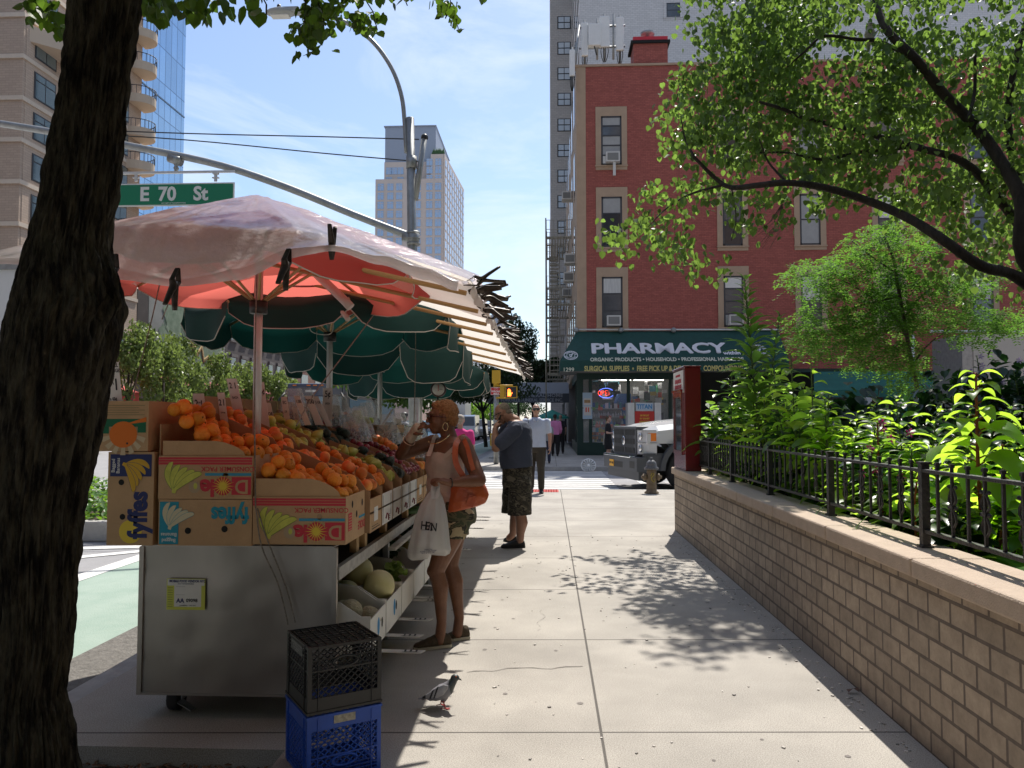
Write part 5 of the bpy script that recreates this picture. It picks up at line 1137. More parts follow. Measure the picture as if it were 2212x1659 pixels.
for i, (u, v) in enumerate(((1752, 785), (1672, 800), (1790, 850), (1625, 850))): herb('sunflower_plant', ['bright broad leaved plant just right of the tallest backlit one', 'bright broad leaved plant just left of the tallest backlit one', 'bright plant between the backlit one and the magenta flowers', 'bright broad leaved plant nearest the tall weeds'][i], gp(u + 8, 6.2), W(u, v, 6.2), 26, .24, .13, M_GRN1, 90 + i, .8, .010, .25)
k_ = 0
fl = [(1770, 6.9), (1800, 7.1), (1840, 6.8), (1890, 6.5), (1925, 6.9), (1950, 6.3), (1990, 7.1), (2030, 6.7), (2075, 6.9), (2120, 5.9), (2170, 6.0), (2060, 5.2), (2140, 5.3), (2180, 5.4), (2215, 5.0), (2090, 6.2), (2150, 6.4), (2040, 5.8), (1960, 5.7), (1860, 6.4), (1815, 6.2), (1720, 6.8), (1745, 6.9), (1780, 6.6), (1790, 6.3), (1760, 7.2), (1830, 5.9), (1870, 5.6), (1700, 7.4), (1680, 7.9), (1940, 5.2), (2010, 5.4), (2100, 5.0), (2080, 5.6), (1900, 6.0), (1560, 7.6), (1610, 7.0), (1640, 6.4), (1690, 6.6), (1740, 6.4), (1770, 5.8), (1800, 6.6), (1850, 6.0), (1880, 6.8), (1940, 6.2), (1990, 6.6), (2030, 5.6), (2060, 6.2), (2060, 4.9), (2200, 5.0), (2190, 5.8), (2240, 4.4), (1700, 5.4), (1790, 5.1), (1860, 4.8), (1930, 4.6), (2010, 4.9), (2080, 4.0), (2200, 4.2), (1590, 8.0), (1640, 7.6), (1720, 7.4), (1560, 8.6)]
for u, d in fl:
    k_ += 1; hgt = rnd.uniform(.45, .95) if d > 5 else rnd.uniform(.25, .5)
    b = gp(u, d); t_ = b + V((rnd.gauss(0, .06), rnd.gauss(0, .06), hgt))
    herb('garden_herb', 'leafy green garden plant growing among others behind the iron fence', b, t_, 34, rnd.uniform(.17, .28), rnd.uniform(.09, .145), (M_GRN1, M_GRN2, M_GRN1, M_GRN3, M_GRN1)[k_ % 5], 60 + k_, .7, .009, .3, group='leafy plants behind the fence', start=.05)
for i, (u, d) in enumerate(((2090, 4.15), (2150, 3.9), (2205, 3.75), (2165, 4.2))):
    b = gp(u, d); pl = thing('hosta_plant', 'clump of broad lime hosta leaves low behind the nearest fence panels', 'plant', b, 'hostas behind the fence'); m = MB(M_GRN1)
    for k in range(16): a = k * 2.4; bigleaf(m, b + V((math.cos(a), math.sin(a), 0)) * .03, (math.cos(a), math.sin(a), 1.2 + rnd.random()), rnd.uniform(.22, .32), .12, 1.5, .12)
    m.build('foliage', pl, True)
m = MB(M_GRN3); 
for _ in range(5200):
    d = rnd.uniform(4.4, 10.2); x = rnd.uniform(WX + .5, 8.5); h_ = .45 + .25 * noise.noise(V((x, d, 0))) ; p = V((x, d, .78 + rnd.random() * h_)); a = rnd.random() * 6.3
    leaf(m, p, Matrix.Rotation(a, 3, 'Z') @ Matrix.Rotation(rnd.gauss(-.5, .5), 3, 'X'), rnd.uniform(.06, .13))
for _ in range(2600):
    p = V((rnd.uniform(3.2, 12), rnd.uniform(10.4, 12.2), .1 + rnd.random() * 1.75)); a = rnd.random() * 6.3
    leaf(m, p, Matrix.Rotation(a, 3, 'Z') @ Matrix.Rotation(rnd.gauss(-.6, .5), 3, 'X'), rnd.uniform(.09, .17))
for lb, u, v, d, r_, n_ in (('dense dark leaved shrub at the right edge below the grey shed', 2190, 900, 7.4, .62, 620), ('dark leaved shrub left of the grey shed, behind the lime plants', 2050, 905, 8.6, .55, 480), ('dark leaved shrub behind the tall weeds by the black panel', 1640, 900, 9.8, .62, 520), ('dark leaved shrub behind the magenta flowers', 1850, 930, 8.4, .5, 420)):
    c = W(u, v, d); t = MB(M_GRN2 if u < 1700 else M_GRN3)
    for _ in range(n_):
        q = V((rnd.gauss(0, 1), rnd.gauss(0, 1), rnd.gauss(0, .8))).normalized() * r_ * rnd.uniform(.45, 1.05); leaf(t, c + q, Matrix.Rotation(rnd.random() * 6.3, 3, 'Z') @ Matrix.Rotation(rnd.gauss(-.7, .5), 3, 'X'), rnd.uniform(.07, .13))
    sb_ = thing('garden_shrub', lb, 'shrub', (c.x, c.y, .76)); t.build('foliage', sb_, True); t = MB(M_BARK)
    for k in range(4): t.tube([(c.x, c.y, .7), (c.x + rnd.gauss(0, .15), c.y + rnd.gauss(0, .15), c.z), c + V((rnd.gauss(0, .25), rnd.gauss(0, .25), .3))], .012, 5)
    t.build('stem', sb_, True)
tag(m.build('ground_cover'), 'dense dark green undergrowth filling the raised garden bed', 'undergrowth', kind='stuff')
m = MB(mat('vine', (.22, .36, .10), .6)); m2 = MB(M_GRN1)
for (u, v, d) in ((1700, 1052, 5.6), (1790, 1085, 4.9)):
    p = V((FX - .02, d, WH + .06)); m.tube(spline([p + V((.2, .1, .05)), p + V((.05, 0, 0)), p + V((-.06, -.1, -.06)), p + V((-.10, -.25, -.09))], 5), .003, 5); m.tube([p + V((.0, 0, 0)) + V((math.cos(t) * .03, 0, .07 + t * .012 + math.sin(t) * .03)) for t in [i * .6 for i in range(12)]], .002, 4)
    for k in range(5): bigleaf(m2, p + V((rnd.gauss(0, .05), rnd.gauss(0, .06), rnd.uniform(0, .08))), (rnd.gauss(0, 1), rnd.gauss(0, 1), .5), .06, .05)
vn = thing('vine', 'curly pale vine tendrils creeping over the coping through the fence', 'vine', (FX, 5, WH)); m.build('tendril', vn, True); m2.build('leaves', vn, True)

far_tree('street_tree', 'unseen leafy tree added at the kerb behind the viewer to cut sky light', (-2.3, -3.6, 0), 7, (0, 0, 5.2), (4.0, 3.4, 2.2), 6000, .22, M_LIN, 77)  # unseen tree, added so its crown reduces the sky fill
far_tree('street_tree', 'second unseen leafy tree added behind the viewer to cut sky light', (3.6, -4.6, 0), 7, (0, 0, 5.0), (3.6, 3.4, 2.2), 6000, .22, M_LIN, 78)  # second unseen crown, added to take sky fill away from behind
far_tree('sky_blocker_tree', 'unseen bushy tree added right of the viewer to cut sky light', (6.6, .2, .7), 7, (0, 0, 4.2), (3.2, 3.0, 2.8), 6000, .22, M_LIN, 79)  # dense crown added out of view to block open sky over the garden
# ================================================================ VEHICLES
def wheel(parent, c, r, w, axis, rim=M_ALU, name='wheel'):
    Mx = frame(axis); m = MB(M_RUBBER); m.lathe(V(c) - Mx @ V((0, 0, w / 2)), [(r * .55, .0), (r * .93, .0), (r, .03), (r, w - .03), (r * .93, w), (r * .55, w)], 28, Mx); o = m.build(name, parent)
    m = MB(rim); m.lathe(V(c) + Mx @ V((0, 0, w / 2 - .03)), [(r * .62, .0), (r * .60, .02), (r * .5, -.02), (r * .25, .0), (r * .2, .03), (.001, .03)], 24, Mx)
    m.use(M_BLACK)
    for k in range(8): a = k * math.pi / 4; m.lathe(V(c) + Mx @ V((math.cos(a) * r * .42, math.sin(a) * r * .42, w / 2 - .018)), [(r * .07, 0), (r * .07, .012)], 8, Mx)
    m.build('rim', o); return o
M_TRW = mat('white truck paint', (.66, .67, .68), .25, coat=.6); M_TRG = mat('grey truck plastic', (.085, .09, .10), .55); M_HL = mat('headlight lens', (.62, .63, .66), .08, spec=.9); M_AMB = mat('amber lens', (.85, .22, .02), .3)
M_PLATE = mat('orange plate', (.75, .38, .03), .5)
tk = thing('pickup_truck', 'white heavy pickup truck with dark grille nosing out of the side street', 'pickup truck', (W(1388, 950, 18.2).x - .29, 19.3, -.146), rz=R(194))
S = 1.18
m = MB(M_TRW); L0 = []    # hood and fenders: cross sections along x
def sect(x, w, z0, z1, crown): return [(x, -w, z0), (x, -w, z1 - .10), (x, -w * .86, z1), (x, -w * .4, z1 + crown), (x, 0, z1 + crown * .7), (x, w * .4, z1 + crown), (x, w * .86, z1), (x, w, z1 - .10), (x, w, z0)]
secs = [sect(-.10, .93, 1.05, 1.22, .03), sect(-.35, .97, 1.0, 1.30, .04), (sect(-.9, 1.0, .98, 1.36, .05)), sect(-1.55, 1.02, .98, 1.42, .05)]
m.grid([[tuple(c * S for c in p) for p in s_] for s_ in secs], smooth=False); m.build('hood', tk)
m = MB(M_TRW); cab = [sect(-1.5, 1.02, .5, 1.36, .03), sect(-1.95, .94, .5, 1.80, .02), sect(-2.3, .86, .5, 2.02, .02), sect(-3.6, .86, .5, 2.03, .02), sect(-3.7, .9, .5, 1.5, 0)]
m.grid([[tuple(c * S for c in p) for p in s_] for s_ in cab], smooth=False); m.b2((-6.3 * S, -1.02 * S, .75 * S), (-3.72 * S, 1.02 * S, 1.35 * S)); m.build('body', tk, bevel=.02)
m = MB(M_GLASSD); m.poly([(-1.56 * S, -.86 * S, 1.45 * S), (-1.56 * S, .86 * S, 1.45 * S), (-2.22 * S, .76 * S, 2.0 * S), (-2.22 * S, -.76 * S, 2.0 * S)], .01); m.build('windshield', tk)
m = MB(M_TRG)
m.b2((-.12, -.70 * S, .66 * S), (.03, .70 * S, 1.26 * S)); m.b2((-.3, -.70 * S, 1.2 * S), (.03, .70 * S, 1.29 * S)); m.build('grille_surround', tk, bevel=.03)
m = MB(M_BLACK)
for z in (.75, .93, 1.11):
    for s_ in (-1, 1): m.b2((.031, s_ * .04 * S, z * S), (.04, s_ * .62 * S, (z + .11) * S))
m.build('grille_opening', tk)
m = MB(M_TRG)
for s_ in (-1, 1):
    for k in range(7): m.b2((.041, s_ * (.08 + k * .075) * S - .006, .76 * S), (.047, s_ * (.08 + k * .075) * S + .006, 1.21 * S))
m.build('grille_slats', tk)
m = MB(M_CHROME); m.lathe((.045, 0, .99 * S), [(.11, 0), (.115, .012), (.09, .02), (.001, .022)], 20, frame((1, 0, 0))); m.build('emblem', tk)
for s_ in (-1, 1):
    m = MB(M_HL); HP = [(.0, .72), (-.05, .86), (-.16, .96), (-.34, 1.02)]; m.grid([[(x_, s_ * y_ * S, .74 * S), (x_, s_ * y_ * S, 1.21 * S)] for x_, y_ in HP], smooth=False); m.use(M_GALV)
    for z_ in (.74, .97, 1.21): m.tube([(x_ + .01, s_ * y_ * S, z_ * S) for x_, y_ in HP], .014, 4)
    m.use(M_CHROME)
    for z_ in (.85, 1.09): m.ball((-.02, s_ * .82 * S, z_ * S), (.03, .085, .09), 12)
    m.use(M_AMB); m.grid([[(x_ + .012, s_ * y_ * S, 1.0 * S), (x_ + .012, s_ * y_ * S, 1.16 * S)] for x_, y_ in HP[2:]], smooth=False); m.build('headlight', tk)
    m = MB(M_TRG); n = 12; P0 = [(-.95 * S + .62 * S * math.cos(t), s_ * 1.0 * S, .42 * S + .62 * S * math.sin(t)) for t in [math.pi * k / n for k in range(n + 1)]]; P1 = [(x_, s_ * 1.10 * S, z_) for x_, _, z_ in P0]; P2 = [(-.95 * S + .52 * S * math.cos(t), s_ * 1.10 * S, .42 * S + .52 * S * math.sin(t)) for t in [math.pi * k / n for k in range(n + 1)]]
    m.grid([P0, P1, P2], smooth=False); m.b2((-.42 * S, s_ * .98 * S - .05, .55 * S), (-.02, s_ * .98 * S + .05, .76 * S)); m.build('fender_flare', tk)
    m = MB(M_TRW); m.b2((-1.6 * S, s_ * .93 * S - .06, .95 * S), (-.1 * S, s_ * .93 * S + .06, 1.15 * S)); m.build('fender', tk)
m = MB(M_TRG); m.b2((-.25, -1.03 * S, .40 * S), (.16, 1.03 * S, .68 * S)); m.b2((-.45, .86 * S, .42 * S), (-.1, 1.04 * S, .72 * S)); m.b2((-.2, -.95 * S, .22 * S), (.08, .95 * S, .40 * S)); m.use(M_BLACK); m.b2((.161, -.5 * S, .44 * S), (.165, .2 * S, .56 * S)); m.b2((.161, .62 * S, .46 * S), (.165, .9 * S, .60 * S)); m.build('bumper', tk, bevel=.05)
m = MB(M_CHROME); m.b2((-.05, -1.04 * S, .655 * S), (.175, .66 * S, .70 * S)); m.build('bumper_trim', tk, bevel=.02)
m = MB(M_PLATE); m.b2((.166, -.72, .44 * S), (.176, -.40, .58 * S)); m.text("62913 MK", .075, (.178, -.56, .51 * S), (0, 1, 0), (0, 0, 1), M_INK, bold=.001); m.build('plate', tk)
m = MB(M_BLACK); m.b2((-5.5, -.8, .3), (-.5, .8, .5)); m.build('chassis', tk)
for s_ in (-1, 1): wheel(tk, (-.95 * S, s_ * .93 * S, .43 * S), .43 * S, .27, (0, s_, 0), M_WHITE); wheel(tk, (-5.0 * S, s_ * .9 * S, .43 * S), .43 * S, .3, (0, s_, 0), M_WHITE)

def road_car(name, label, cat, loc, prof, w, colm, group=None, rz=0, hood_i=2, plate=M_PLATE, wr=.34, tall=False, wb=(.9, 3.4)):
    """front at y=0 facing -y; prof = side outline [(y,z)...] from the bumper over the roof to the tail"""
    t = thing(name, label, cat, loc, group, rz=rz); h = w / 2; m = MB(colm)
    def inset(y, z): return h - max(0, z - 1.0) * .13
    A = [(-inset(y, z), y, z) for y, z in prof]; B = [(inset(y, z), y, z) for y, z in prof]
    m.grid([A, B], smooth=False); m.poly(A[::-1]); m.poly(B); m.build('body', t, bevel=.03)
    (ya, za), (yb2, zb2) = prof[hood_i], prof[hood_i + 1]; e = .012; nn = V((0, -(zb2 - za), (yb2 - ya))).normalized() * .012
    m = MB(M_GLASSD); f0, f1 = .08, .92
    p, q = (lerp(ya, yb2, f0), lerp(za, zb2, f0)), (lerp(ya, yb2, f1), lerp(za, zb2, f1))
    m.poly([V((-inset(*p) + .08, p[0], p[1])) + nn, V((inset(*p) - .08, p[0], p[1])) + nn, V((inset(*q) - .08, q[0], q[1])) + nn, V((-inset(*q) + .08, q[0], q[1])) + nn], .004); m.build('windshield', t)
    for s_ in (-1, 1):
        m = MB(M_GLASSD); zt1 = q[1] - .04; zb1 = max(p[1] + .02, 1.0); yE = prof[-3][0] - .3
        m.poly([(s_ * (inset(0, zb1) + .006), p[0] + .35, zb1), (s_ * (inset(0, zt1) + .006), q[0] + .3, zt1), (s_ * (inset(0, zt1) + .006), yE, zt1), (s_ * (inset(0, zb1) + .006), yE, zb1)], .004); m.build('side_window', t)
        m = MB(M_HL); zl = prof[1][1]; m.box((s_ * (h - .22), prof[0][0] - .01, zl - .16), (.32, .06, .17)); m.build('headlight', t)
        m = MB(M_BLACK); m.box((s_ * (h + .12), p[0] + .25, p[1] + .12), (.2, .1, .2)); m.build('mirror', t)
        for yw_ in wb: wheel(t, (s_ * (h - .12), yw_, wr), wr, .22, (s_, 0, 0))
    m = MB(M_BLACK); m.box((0, prof[0][0] - .012, prof[1][1] - .2), (w - .95, .04, .16)); m.box((0, prof[0][0] - .012, .38), (w - .5, .04, .12)); m.build('grille', t)
    m = MB(plate); m.box((0, prof[0][0] - .04, .5), (.32, .02, .16)); m.build('plate', t)
    m = MB(M_BLACK); m.b2((-h + .1, .3, .18), (h - .1, prof[-1][0] - .3, .42)); m.build('underbody', t)
    return t
M_VW = mat('white van paint', (.62, .62, .60), .3, coat=.5); M_SIL = mat('silver paint', (.38, .36, .33), .3, .4, coat=.5); M_BLK = mat('black car paint', (.02, .022, .03), .2, coat=.8); M_BLUC = mat('pale blue paint', (.30, .42, .50), .25, .2, coat=.6)
VANP = [(0, .3), (0, .95), (.75, 1.15), (1.35, 2.0), (2.0, 2.1), (5.4, 2.1), (5.5, .35)]
CARP = [(0, .3), (.05, .85), (.95, 1.05), (1.75, 1.62), (3.2, 1.66), (4.3, 1.5), (4.6, .35)]
MINP = [(0, .3), (.03, .9), (.8, 1.12), (1.6, 1.72), (3.4, 1.78), (4.7, 1.7), (4.8, .35)]
road_car('white_van', 'white passenger van heading the traffic queue behind the woman', 'van', (W(999, 900, 62).x, 62, -.14), VANP, 2.0, M_VW, 'vehicles queuing on the avenue', wr=.38, wb=(1, 4.4))
road_car('minivan', 'silver beige minivan second in the traffic queue', 'minivan', (W(1021.5, 900, 68).x, 68, -.14), MINP, 1.95, M_SIL, 'vehicles queuing on the avenue')
road_car('parked_car', 'dark car with glaring windscreen behind the minivan', 'car', (W(1040, 900, 76).x, 76, -.14), CARP, 1.85, M_BLK, 'vehicles queuing on the avenue')
road_car('parked_car', 'small dark car farthest back in the queue', 'car', (W(1052, 900, 88).x, 88, -.14), CARP, 1.85, M_BLUC, 'vehicles queuing on the avenue')
road_car('blue_car', 'pale blue car behind the cyclist with the dark backpack', 'car', (W(838, 900, 30).x, 30, -.14), CARP, 1.85, M_BLUC)
road_car('blue_car', 'light blue car partly hidden right of the kerb light pole', 'car', (W(935, 900, 38).x, 38, -.14), CARP, 1.85, mat('teal blue paint', (.12, .30, .42), .25, coat=.6))
road_car('black_suv', 'black sport utility car seen between the trunk and the orange box', 'car', (W(232, 950, 37).x - .6, 37, -.146), [(0, .35), (.03, 1.0), (1.0, 1.18), (1.75, 1.75), (3.6, 1.8), (4.5, 1.7), (4.7, .4)], 1.95, mat('midnight paint', (.02, .035, .06), .15, coat=1), None, rz=R(90), wr=.40)
def box_truck(label, loc, w, h0, h1, ln, rz=0, rear=False):
    t = thing('box_truck', label, 'truck', loc, rz=rz); m = MB(mat('box truck white', (.68, .68, .67), .45, ns=1, amt=.04)); m.b2((-w / 2, 2.2, h0), (w / 2, 2.2 + ln, h1)); m.build('cargo_box', t, bevel=.03)
    m = MB(M_GALV)
    for x in (-w / 2, w / 2):
        for z in (h0, h1): m.b2((x - .04, 2.17, z - .05), (x + .04, 2.23 + ln, z + .05))
    m.build('corner_trim', t)
    m = MB(M_VW); P_ = [(0, .45), (0, 1.3), (.3, 1.45), (.75, 2.25), (2.1, 2.35), (2.1, .5)]; A = [(-w * .42, y, z) for y, z in P_]; B = [(w * .42, y, z) for y, z in P_]; m.grid([A, B], smooth=False); m.poly(A[::-1]); m.poly(B); m.build('cab', t, bevel=.03)
    m = MB(M_GLASSD); m.poly([(-w * .38, .33 - .012, 1.5), (w * .38, .33 - .012, 1.5), (w * .36, .70 - .012, 2.18), (-w * .36, .70 - .012, 2.18)], .005); m.build('windshield', t)
    m = MB(M_BLACK); m.b2((-w * .3, -.03, .75), (w * .3, -.005, 1.1)); m.b2((-w * .35, 0.2, .4), (w * .35, 2 + ln, h0 - .01)); m.build('grille', t)
    for s_ in (-1, 1):
        m = MB(M_HL); m.box((s_ * w * .36, -.02, .9), (.2, .04, .2)); m.build('headlight', t)
        for y in (.9, ln): wheel(t, (s_ * w * .38, y, .45), .45, .25, (s_, 0, 0), M_WHITE)
    return t
box_truck('white box truck above the woman head, behind the van', (W(975, 900, 80).x, 80, -.14), 2.4, 1.2, 3.9, 6)
box_truck('bright white box truck filling the gap left of the tree trunk', (-18.3, 15.3, -.14), 2.5, 1.1, 4.55, 6.5, R(-90))
# coach
cx = W(680, 900, 35).x
co = thing('coach', 'dark blue coach with wide windscreen coming up the avenue', 'bus', (cx, 35, -.14)); w = 1.29
M_CO = mat('coach navy', (.045, .055, .095), .35, coat=.5); M_COD = mat('coach dark side', (.07, .065, .07), .4)
m = MB(M_CO); m.b2((-w, 0, .45), (w, .35, 1.25)); m.b2((-w, 0, 2.75), (w, .35, 3.35)); m.use(M_COD); m.b2((-w, .351, .45), (w, 12, 3.33)); m.build('body', co, bevel=.06)
m = MB(mat('coach glass', (.10, .18, .24), .05, spec=.9)); m.b2((-w + .05, -.02, 1.25), (-.03, .3, 2.75)); m.b2((.03, -.02, 1.25), (w - .05, .3, 2.75)); m.b2((w + .001, 1.2, 1.5), (w + .01, 11.5, 2.7)); m.build('windshield', co)
m = MB(M_BLACK); m.b2((-w, .0, 1.25), (-w + .049, .3, 2.75)); m.b2((w - .049, 0, 1.25), (w, .3, 2.75)); m.b2((-.029, -.03, 1.25), (.029, .3, 2.75)); m.tube([(-w, -.3, 2.9), (-w - .2, -.5, 2.6), (-w - .2, -.45, 2.1)], .05, 6); m.tube([(w, -.3, 2.9), (w + .2, -.5, 2.6), (w + .2, -.45, 2.1)], .05, 6); m.build('trim', co)
m = MB(M_AMB)
for x in (-.95, -.3, 0, .3, .95): m.box((x, -.02, 3.26), (.16, .05, .05))
m.build('marker_lamp', co); m = MB(M_PAPER); m.b2((-.45, -.015, 2.95), (.05, -.005, 3.05)); m.build('header_text_strip', co)
for s_ in (-1, 1):
    m = MB(M_HL); m.box((s_ * .95, -.03, .8), (.4, .06, .2)); m.build('headlight', co)
    for y in (2.2, 9.2): wheel(co, (s_ * 1.15, y, .5), .5, .3, (s_, 0, 0))

# ================================================================ FRUIT STAND
CX0, CX1, CY0, CZ0, CZ1 = -2.10, -1.094, 3.95, .13, .87
ct = thing('vendor_cart', 'dented stainless steel vendor cart on casters carrying the fruit boxes', 'vendor cart', (-1.6, CY0, 0))
m = MB(M_STEEL); rows = []
for i in range(14):
    z = lerp(CZ0, CZ1, i / 13); rows.append([(lerp(CX0, CX1, j / 20), CY0 + .006 * noise.noise(V((j * .35, i * .5, 0))) - .012 * math.exp(-((j - 9) / 2.5) ** 2), z) for j in range(21)])
m.grid(rows); m.b2((CX0, CY0 + .02, CZ0), (CX1, CY0 + .06, CZ1 - .01)); m.b2((CX0 - .012, CY0 - .012, CZ0 - .012), (CX0 + .012, CY0 + .012, CZ1)); m.b2((CX1 - .012, CY0 - .012, CZ0 - .012), (CX1 + .012, CY0 + .012, CZ1)); m.b2((CX0, CY0 - .01, CZ0 - .012), (CX1, CY0 + .02, CZ0)); m.b2((CX0, CY0 - .01, CZ1), (CX1, CY0 + .5, CZ1 + .008)); m.b2((CX0, CY0 + .061, CZ0), (CX0 + .02, CY0 + 1.15, CZ1 - .01)); m.build('steel_body', ct, True)
for x, y in ((CX0 + .14, CY0 + .12), (CX1 - .12, CY0 + .12), (CX0 + .14, CY0 + 1.0)):
    m = MB(M_RUBBER); m.lathe((x - .03, y, .065), [(.03, 0), (.062, 0), (.065, .01), (.065, .045), (.062, .055), (.03, .055)], 18, frame((1, 0, 0))); m.use(M_GALV); m.b2((x - .04, y - .03, .06), (x - .034, y + .03, .128)); m.b2((x + .034, y - .03, .06), (x + .04, y + .03, .128)); m.b2((x - .05, y - .05, .119), (x + .05, y + .05, .129)); m.poly([(x + .02, y - .05, .05), (x + .11, y - .08, .02), (x + .12, y - .04, .02), (x + .04, y - .02, .06)], .006); m.build('caster', ct, True)
# permit sticker with the code left out
m = MB(mat('permit yellow', (.60, .62, .10), .7)); y = CY0 - .017; a, b = W(363, 1315, CY0), W(447, 1249, CY0); a.x += .0
m.b2((a.x, y - .001, a.z), (b.x, y, b.z)); m.use(M_PAPER); wdt = b.x - a.x; hgt = b.z - a.z
m.b2((a.x + .004, y - .002, b.z - hgt * .22), (b.x - .004, y - .0011, b.z - .003)); m.b2((a.x + wdt * .2, y - .002, a.z + hgt * .10), (b.x - wdt * .1, y - .0011, b.z - hgt * .22))
cx_ = (a.x + b.x) / 2; m.text("MOBILE FOOD VENDOR NYC", .0165, (cx_ + .008, y - .0025, b.z - hgt * .08), m=M_NAVY, bold=.0006, sx=.86, th=.0004); m.text("NOT TRANSFERABLE", .009, (cx_, y - .0025, b.z - hgt * .165), th=.0004)
m.text("AA", .030, (a.x + wdt * .36, y - .0025, a.z + hgt * .29), m=M_NAVY, bold=.001, th=.0004); m.text("09098", .024, (a.x + wdt * .66, y - .0025, a.z + hgt * .30), m=M_INK, bold=.0006, th=.0004); m.text("COMMISSARY   CART 2018", .007, (cx_ + .01, y - .0025, a.z + hgt * .14), th=.0004)
m.use(M_INK)
for k in range(4): x_ = a.x + wdt * (.23 if k in (0, 1) else 0); 
m.b2((a.x + wdt * .24, y - .0022, a.z + hgt * .48), (a.x + wdt * .48, y - .002, a.z + hgt * .485)); m.b2((a.x + wdt * .24, y - .0022, a.z + hgt * .74), (a.x + wdt * .48, y - .002, a.z + hgt * .745))
for k in range(9): m.b2((a.x + .006, y - .0022, a.z + hgt * (.1 + k * .075)), (a.x + wdt * .16, y - .002, a.z + hgt * (.1 + k * .075) + .0015))
m.build('permit_sticker', ct, True)
# shelf frame beyond the cart
sh = thing('display_shelf', 'pale scuffed metal shelf edge running back along the fruit boxes', 'shelf', (-1.1, 5.1, 0))
M_RAIL = mat('scuffed white rail', (.50, .48, .44), .6, ns=16, col2=(.30, .28, .26)); YEND = 10.4
m = MB(M_RAIL); m.b2((-1.105, CY0 + .02, .70), (-1.075, YEND, .765)); m.build('edge_rail', sh, True)
m = MB(M_RAIL); m.b2((-1.07, CY0 + 1.2, .655), (-1.02, YEND - 2, .675)); m.build('lower_rail', sh, True)
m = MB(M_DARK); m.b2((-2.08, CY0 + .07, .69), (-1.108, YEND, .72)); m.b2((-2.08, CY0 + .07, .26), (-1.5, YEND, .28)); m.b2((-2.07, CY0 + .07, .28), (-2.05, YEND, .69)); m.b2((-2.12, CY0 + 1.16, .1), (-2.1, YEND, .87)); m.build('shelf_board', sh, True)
for y in [4.42, 4.62] + [5.2 + k * .8 for k in range(7)]:
    m = MB(M_WOOD); m.b2((-1.14, y, .766 if y > 5.1 else .766), (-1.10, y + .06, .885)); m.build('wood_block', sh, True)
for y in (5.4, 7.2, 9.0, 10.3):
    m = MB(M_GALV); m.b2((-1.16, y, 0), (-1.12, y + .04, .70)); m.build('leg', sh, True)
m = MB(M_WOOD); m.b2((-2.0, CY0 + 1.16, .872), (-1.15, YEND, .884)); m.build('deck_board', sh, True)

# ---- printed cartons on the front of the cart
def carton(name, label, x0, x1, z0, z1, y, dep, art, open_top=True, group=None, fl=None):
    t = thing(name, label, 'carton', ((x0 + x1) / 2, y, z0), group); m = MB(M_CARD); th = .006
    m.b2((x0, y, z0), (x1, y + th, z1)); m.b2((x0, y + dep - th, z0), (x1, y + dep, z1)); m.b2((x0, y + th, z0), (x0 + th, y + dep - th, z1)); m.b2((x1 - th, y + th, z0), (x1, y + dep - th, z1)); m.b2((x0 + th, y + th, z0), (x1 - th, y + dep - th, z0 + th)); m.build('carton_walls', t, True)
    if art: m = MB(M_CARD); art(m, x0, x1, z0, z1, y - .0012); m.build('printed_panel', t, True)
    if fl: m = MB(M_CARD); fl(m); m.build('flap', t, True)
    return t
def bananas(m, c, s, flip=1, rot=0, line=M_LINE, fill=M_BANANA):
    """a hand of five curved fingers growing from a stem at c"""
    c = V(c); cr_, sr = math.cos(rot), math.sin(rot)
    def tr(u_, v_, q): u_ *= flip; return c + V(((u_ * cr_ - v_ * sr) * s, -.0006 - q * .0001, (u_ * sr + v_ * cr_) * s))
    for k in range(5):
        P1, P2 = (-.62 + .30 * k, .55 + .06 * k), (-.30 + .30 * k, 1.02 - .05 * k); I = []
        for i in range(11): t = i / 10; I.append((2 * t * (1 - t) * P1[0] + t * t * P2[0], 2 * t * (1 - t) * P1[1] + t * t * P2[1], .035 + .085 * math.sin(math.pi * min(1, t * .95 + .03)) ** .8 if i < 10 else .02))
        def side(sg, e):
            o = []
            for i in range(11):
                a, b = I[max(i - 1, 0)], I[min(i + 1, 10)]; nx, nz = b[0] - a[0], b[1] - a[1]; l_ = math.hypot(nx, nz) or 1; o.append((I[i][0] - sg * nz / l_ * (I[i][2] + e), I[i][1] + sg * nx / l_ * (I[i][2] + e)))
            return o
        m.use(line); m.grid([[tr(*p, k * 2) for p in side(1, .014)], [tr(*p, k * 2) for p in side(-1, .014)]], smooth=False); m.use(fill); m.grid([[tr(*p, k * 2 + 1) for p in side(1, 0)], [tr(*p, k * 2 + 1) for p in side(-1, 0)]], smooth=False)
    m.use(fill); m.poly([tr(-.07, -.12, 11), tr(.07, -.12, 11), tr(.09, .06, 11), tr(-.09, .06, 11)])
def rect(m, x0, x1, z0, z1, y, mt): m.use(mt); m.b2((x0, y - .0006, z0), (x1, y, z1))
def disc(m, c, r, mt, n=20, k=1): m.use(mt); m.poly([V(c) + V((math.cos(i * 6.283 / n) * r, 0, math.sin(i * 6.283 / n) * r * k)) for i in range(n)])
UPX, UPZ = V((-1, 0, 0)), V((0, 0, -1))       # upside-down print reads from the other side up
def udtext(m, tx, size, x, z, y, mt, **k): m.text(tx, size, (x, y, z), (-1, 0, 0), (0, 0, -1), mt, th=.0006, **k)
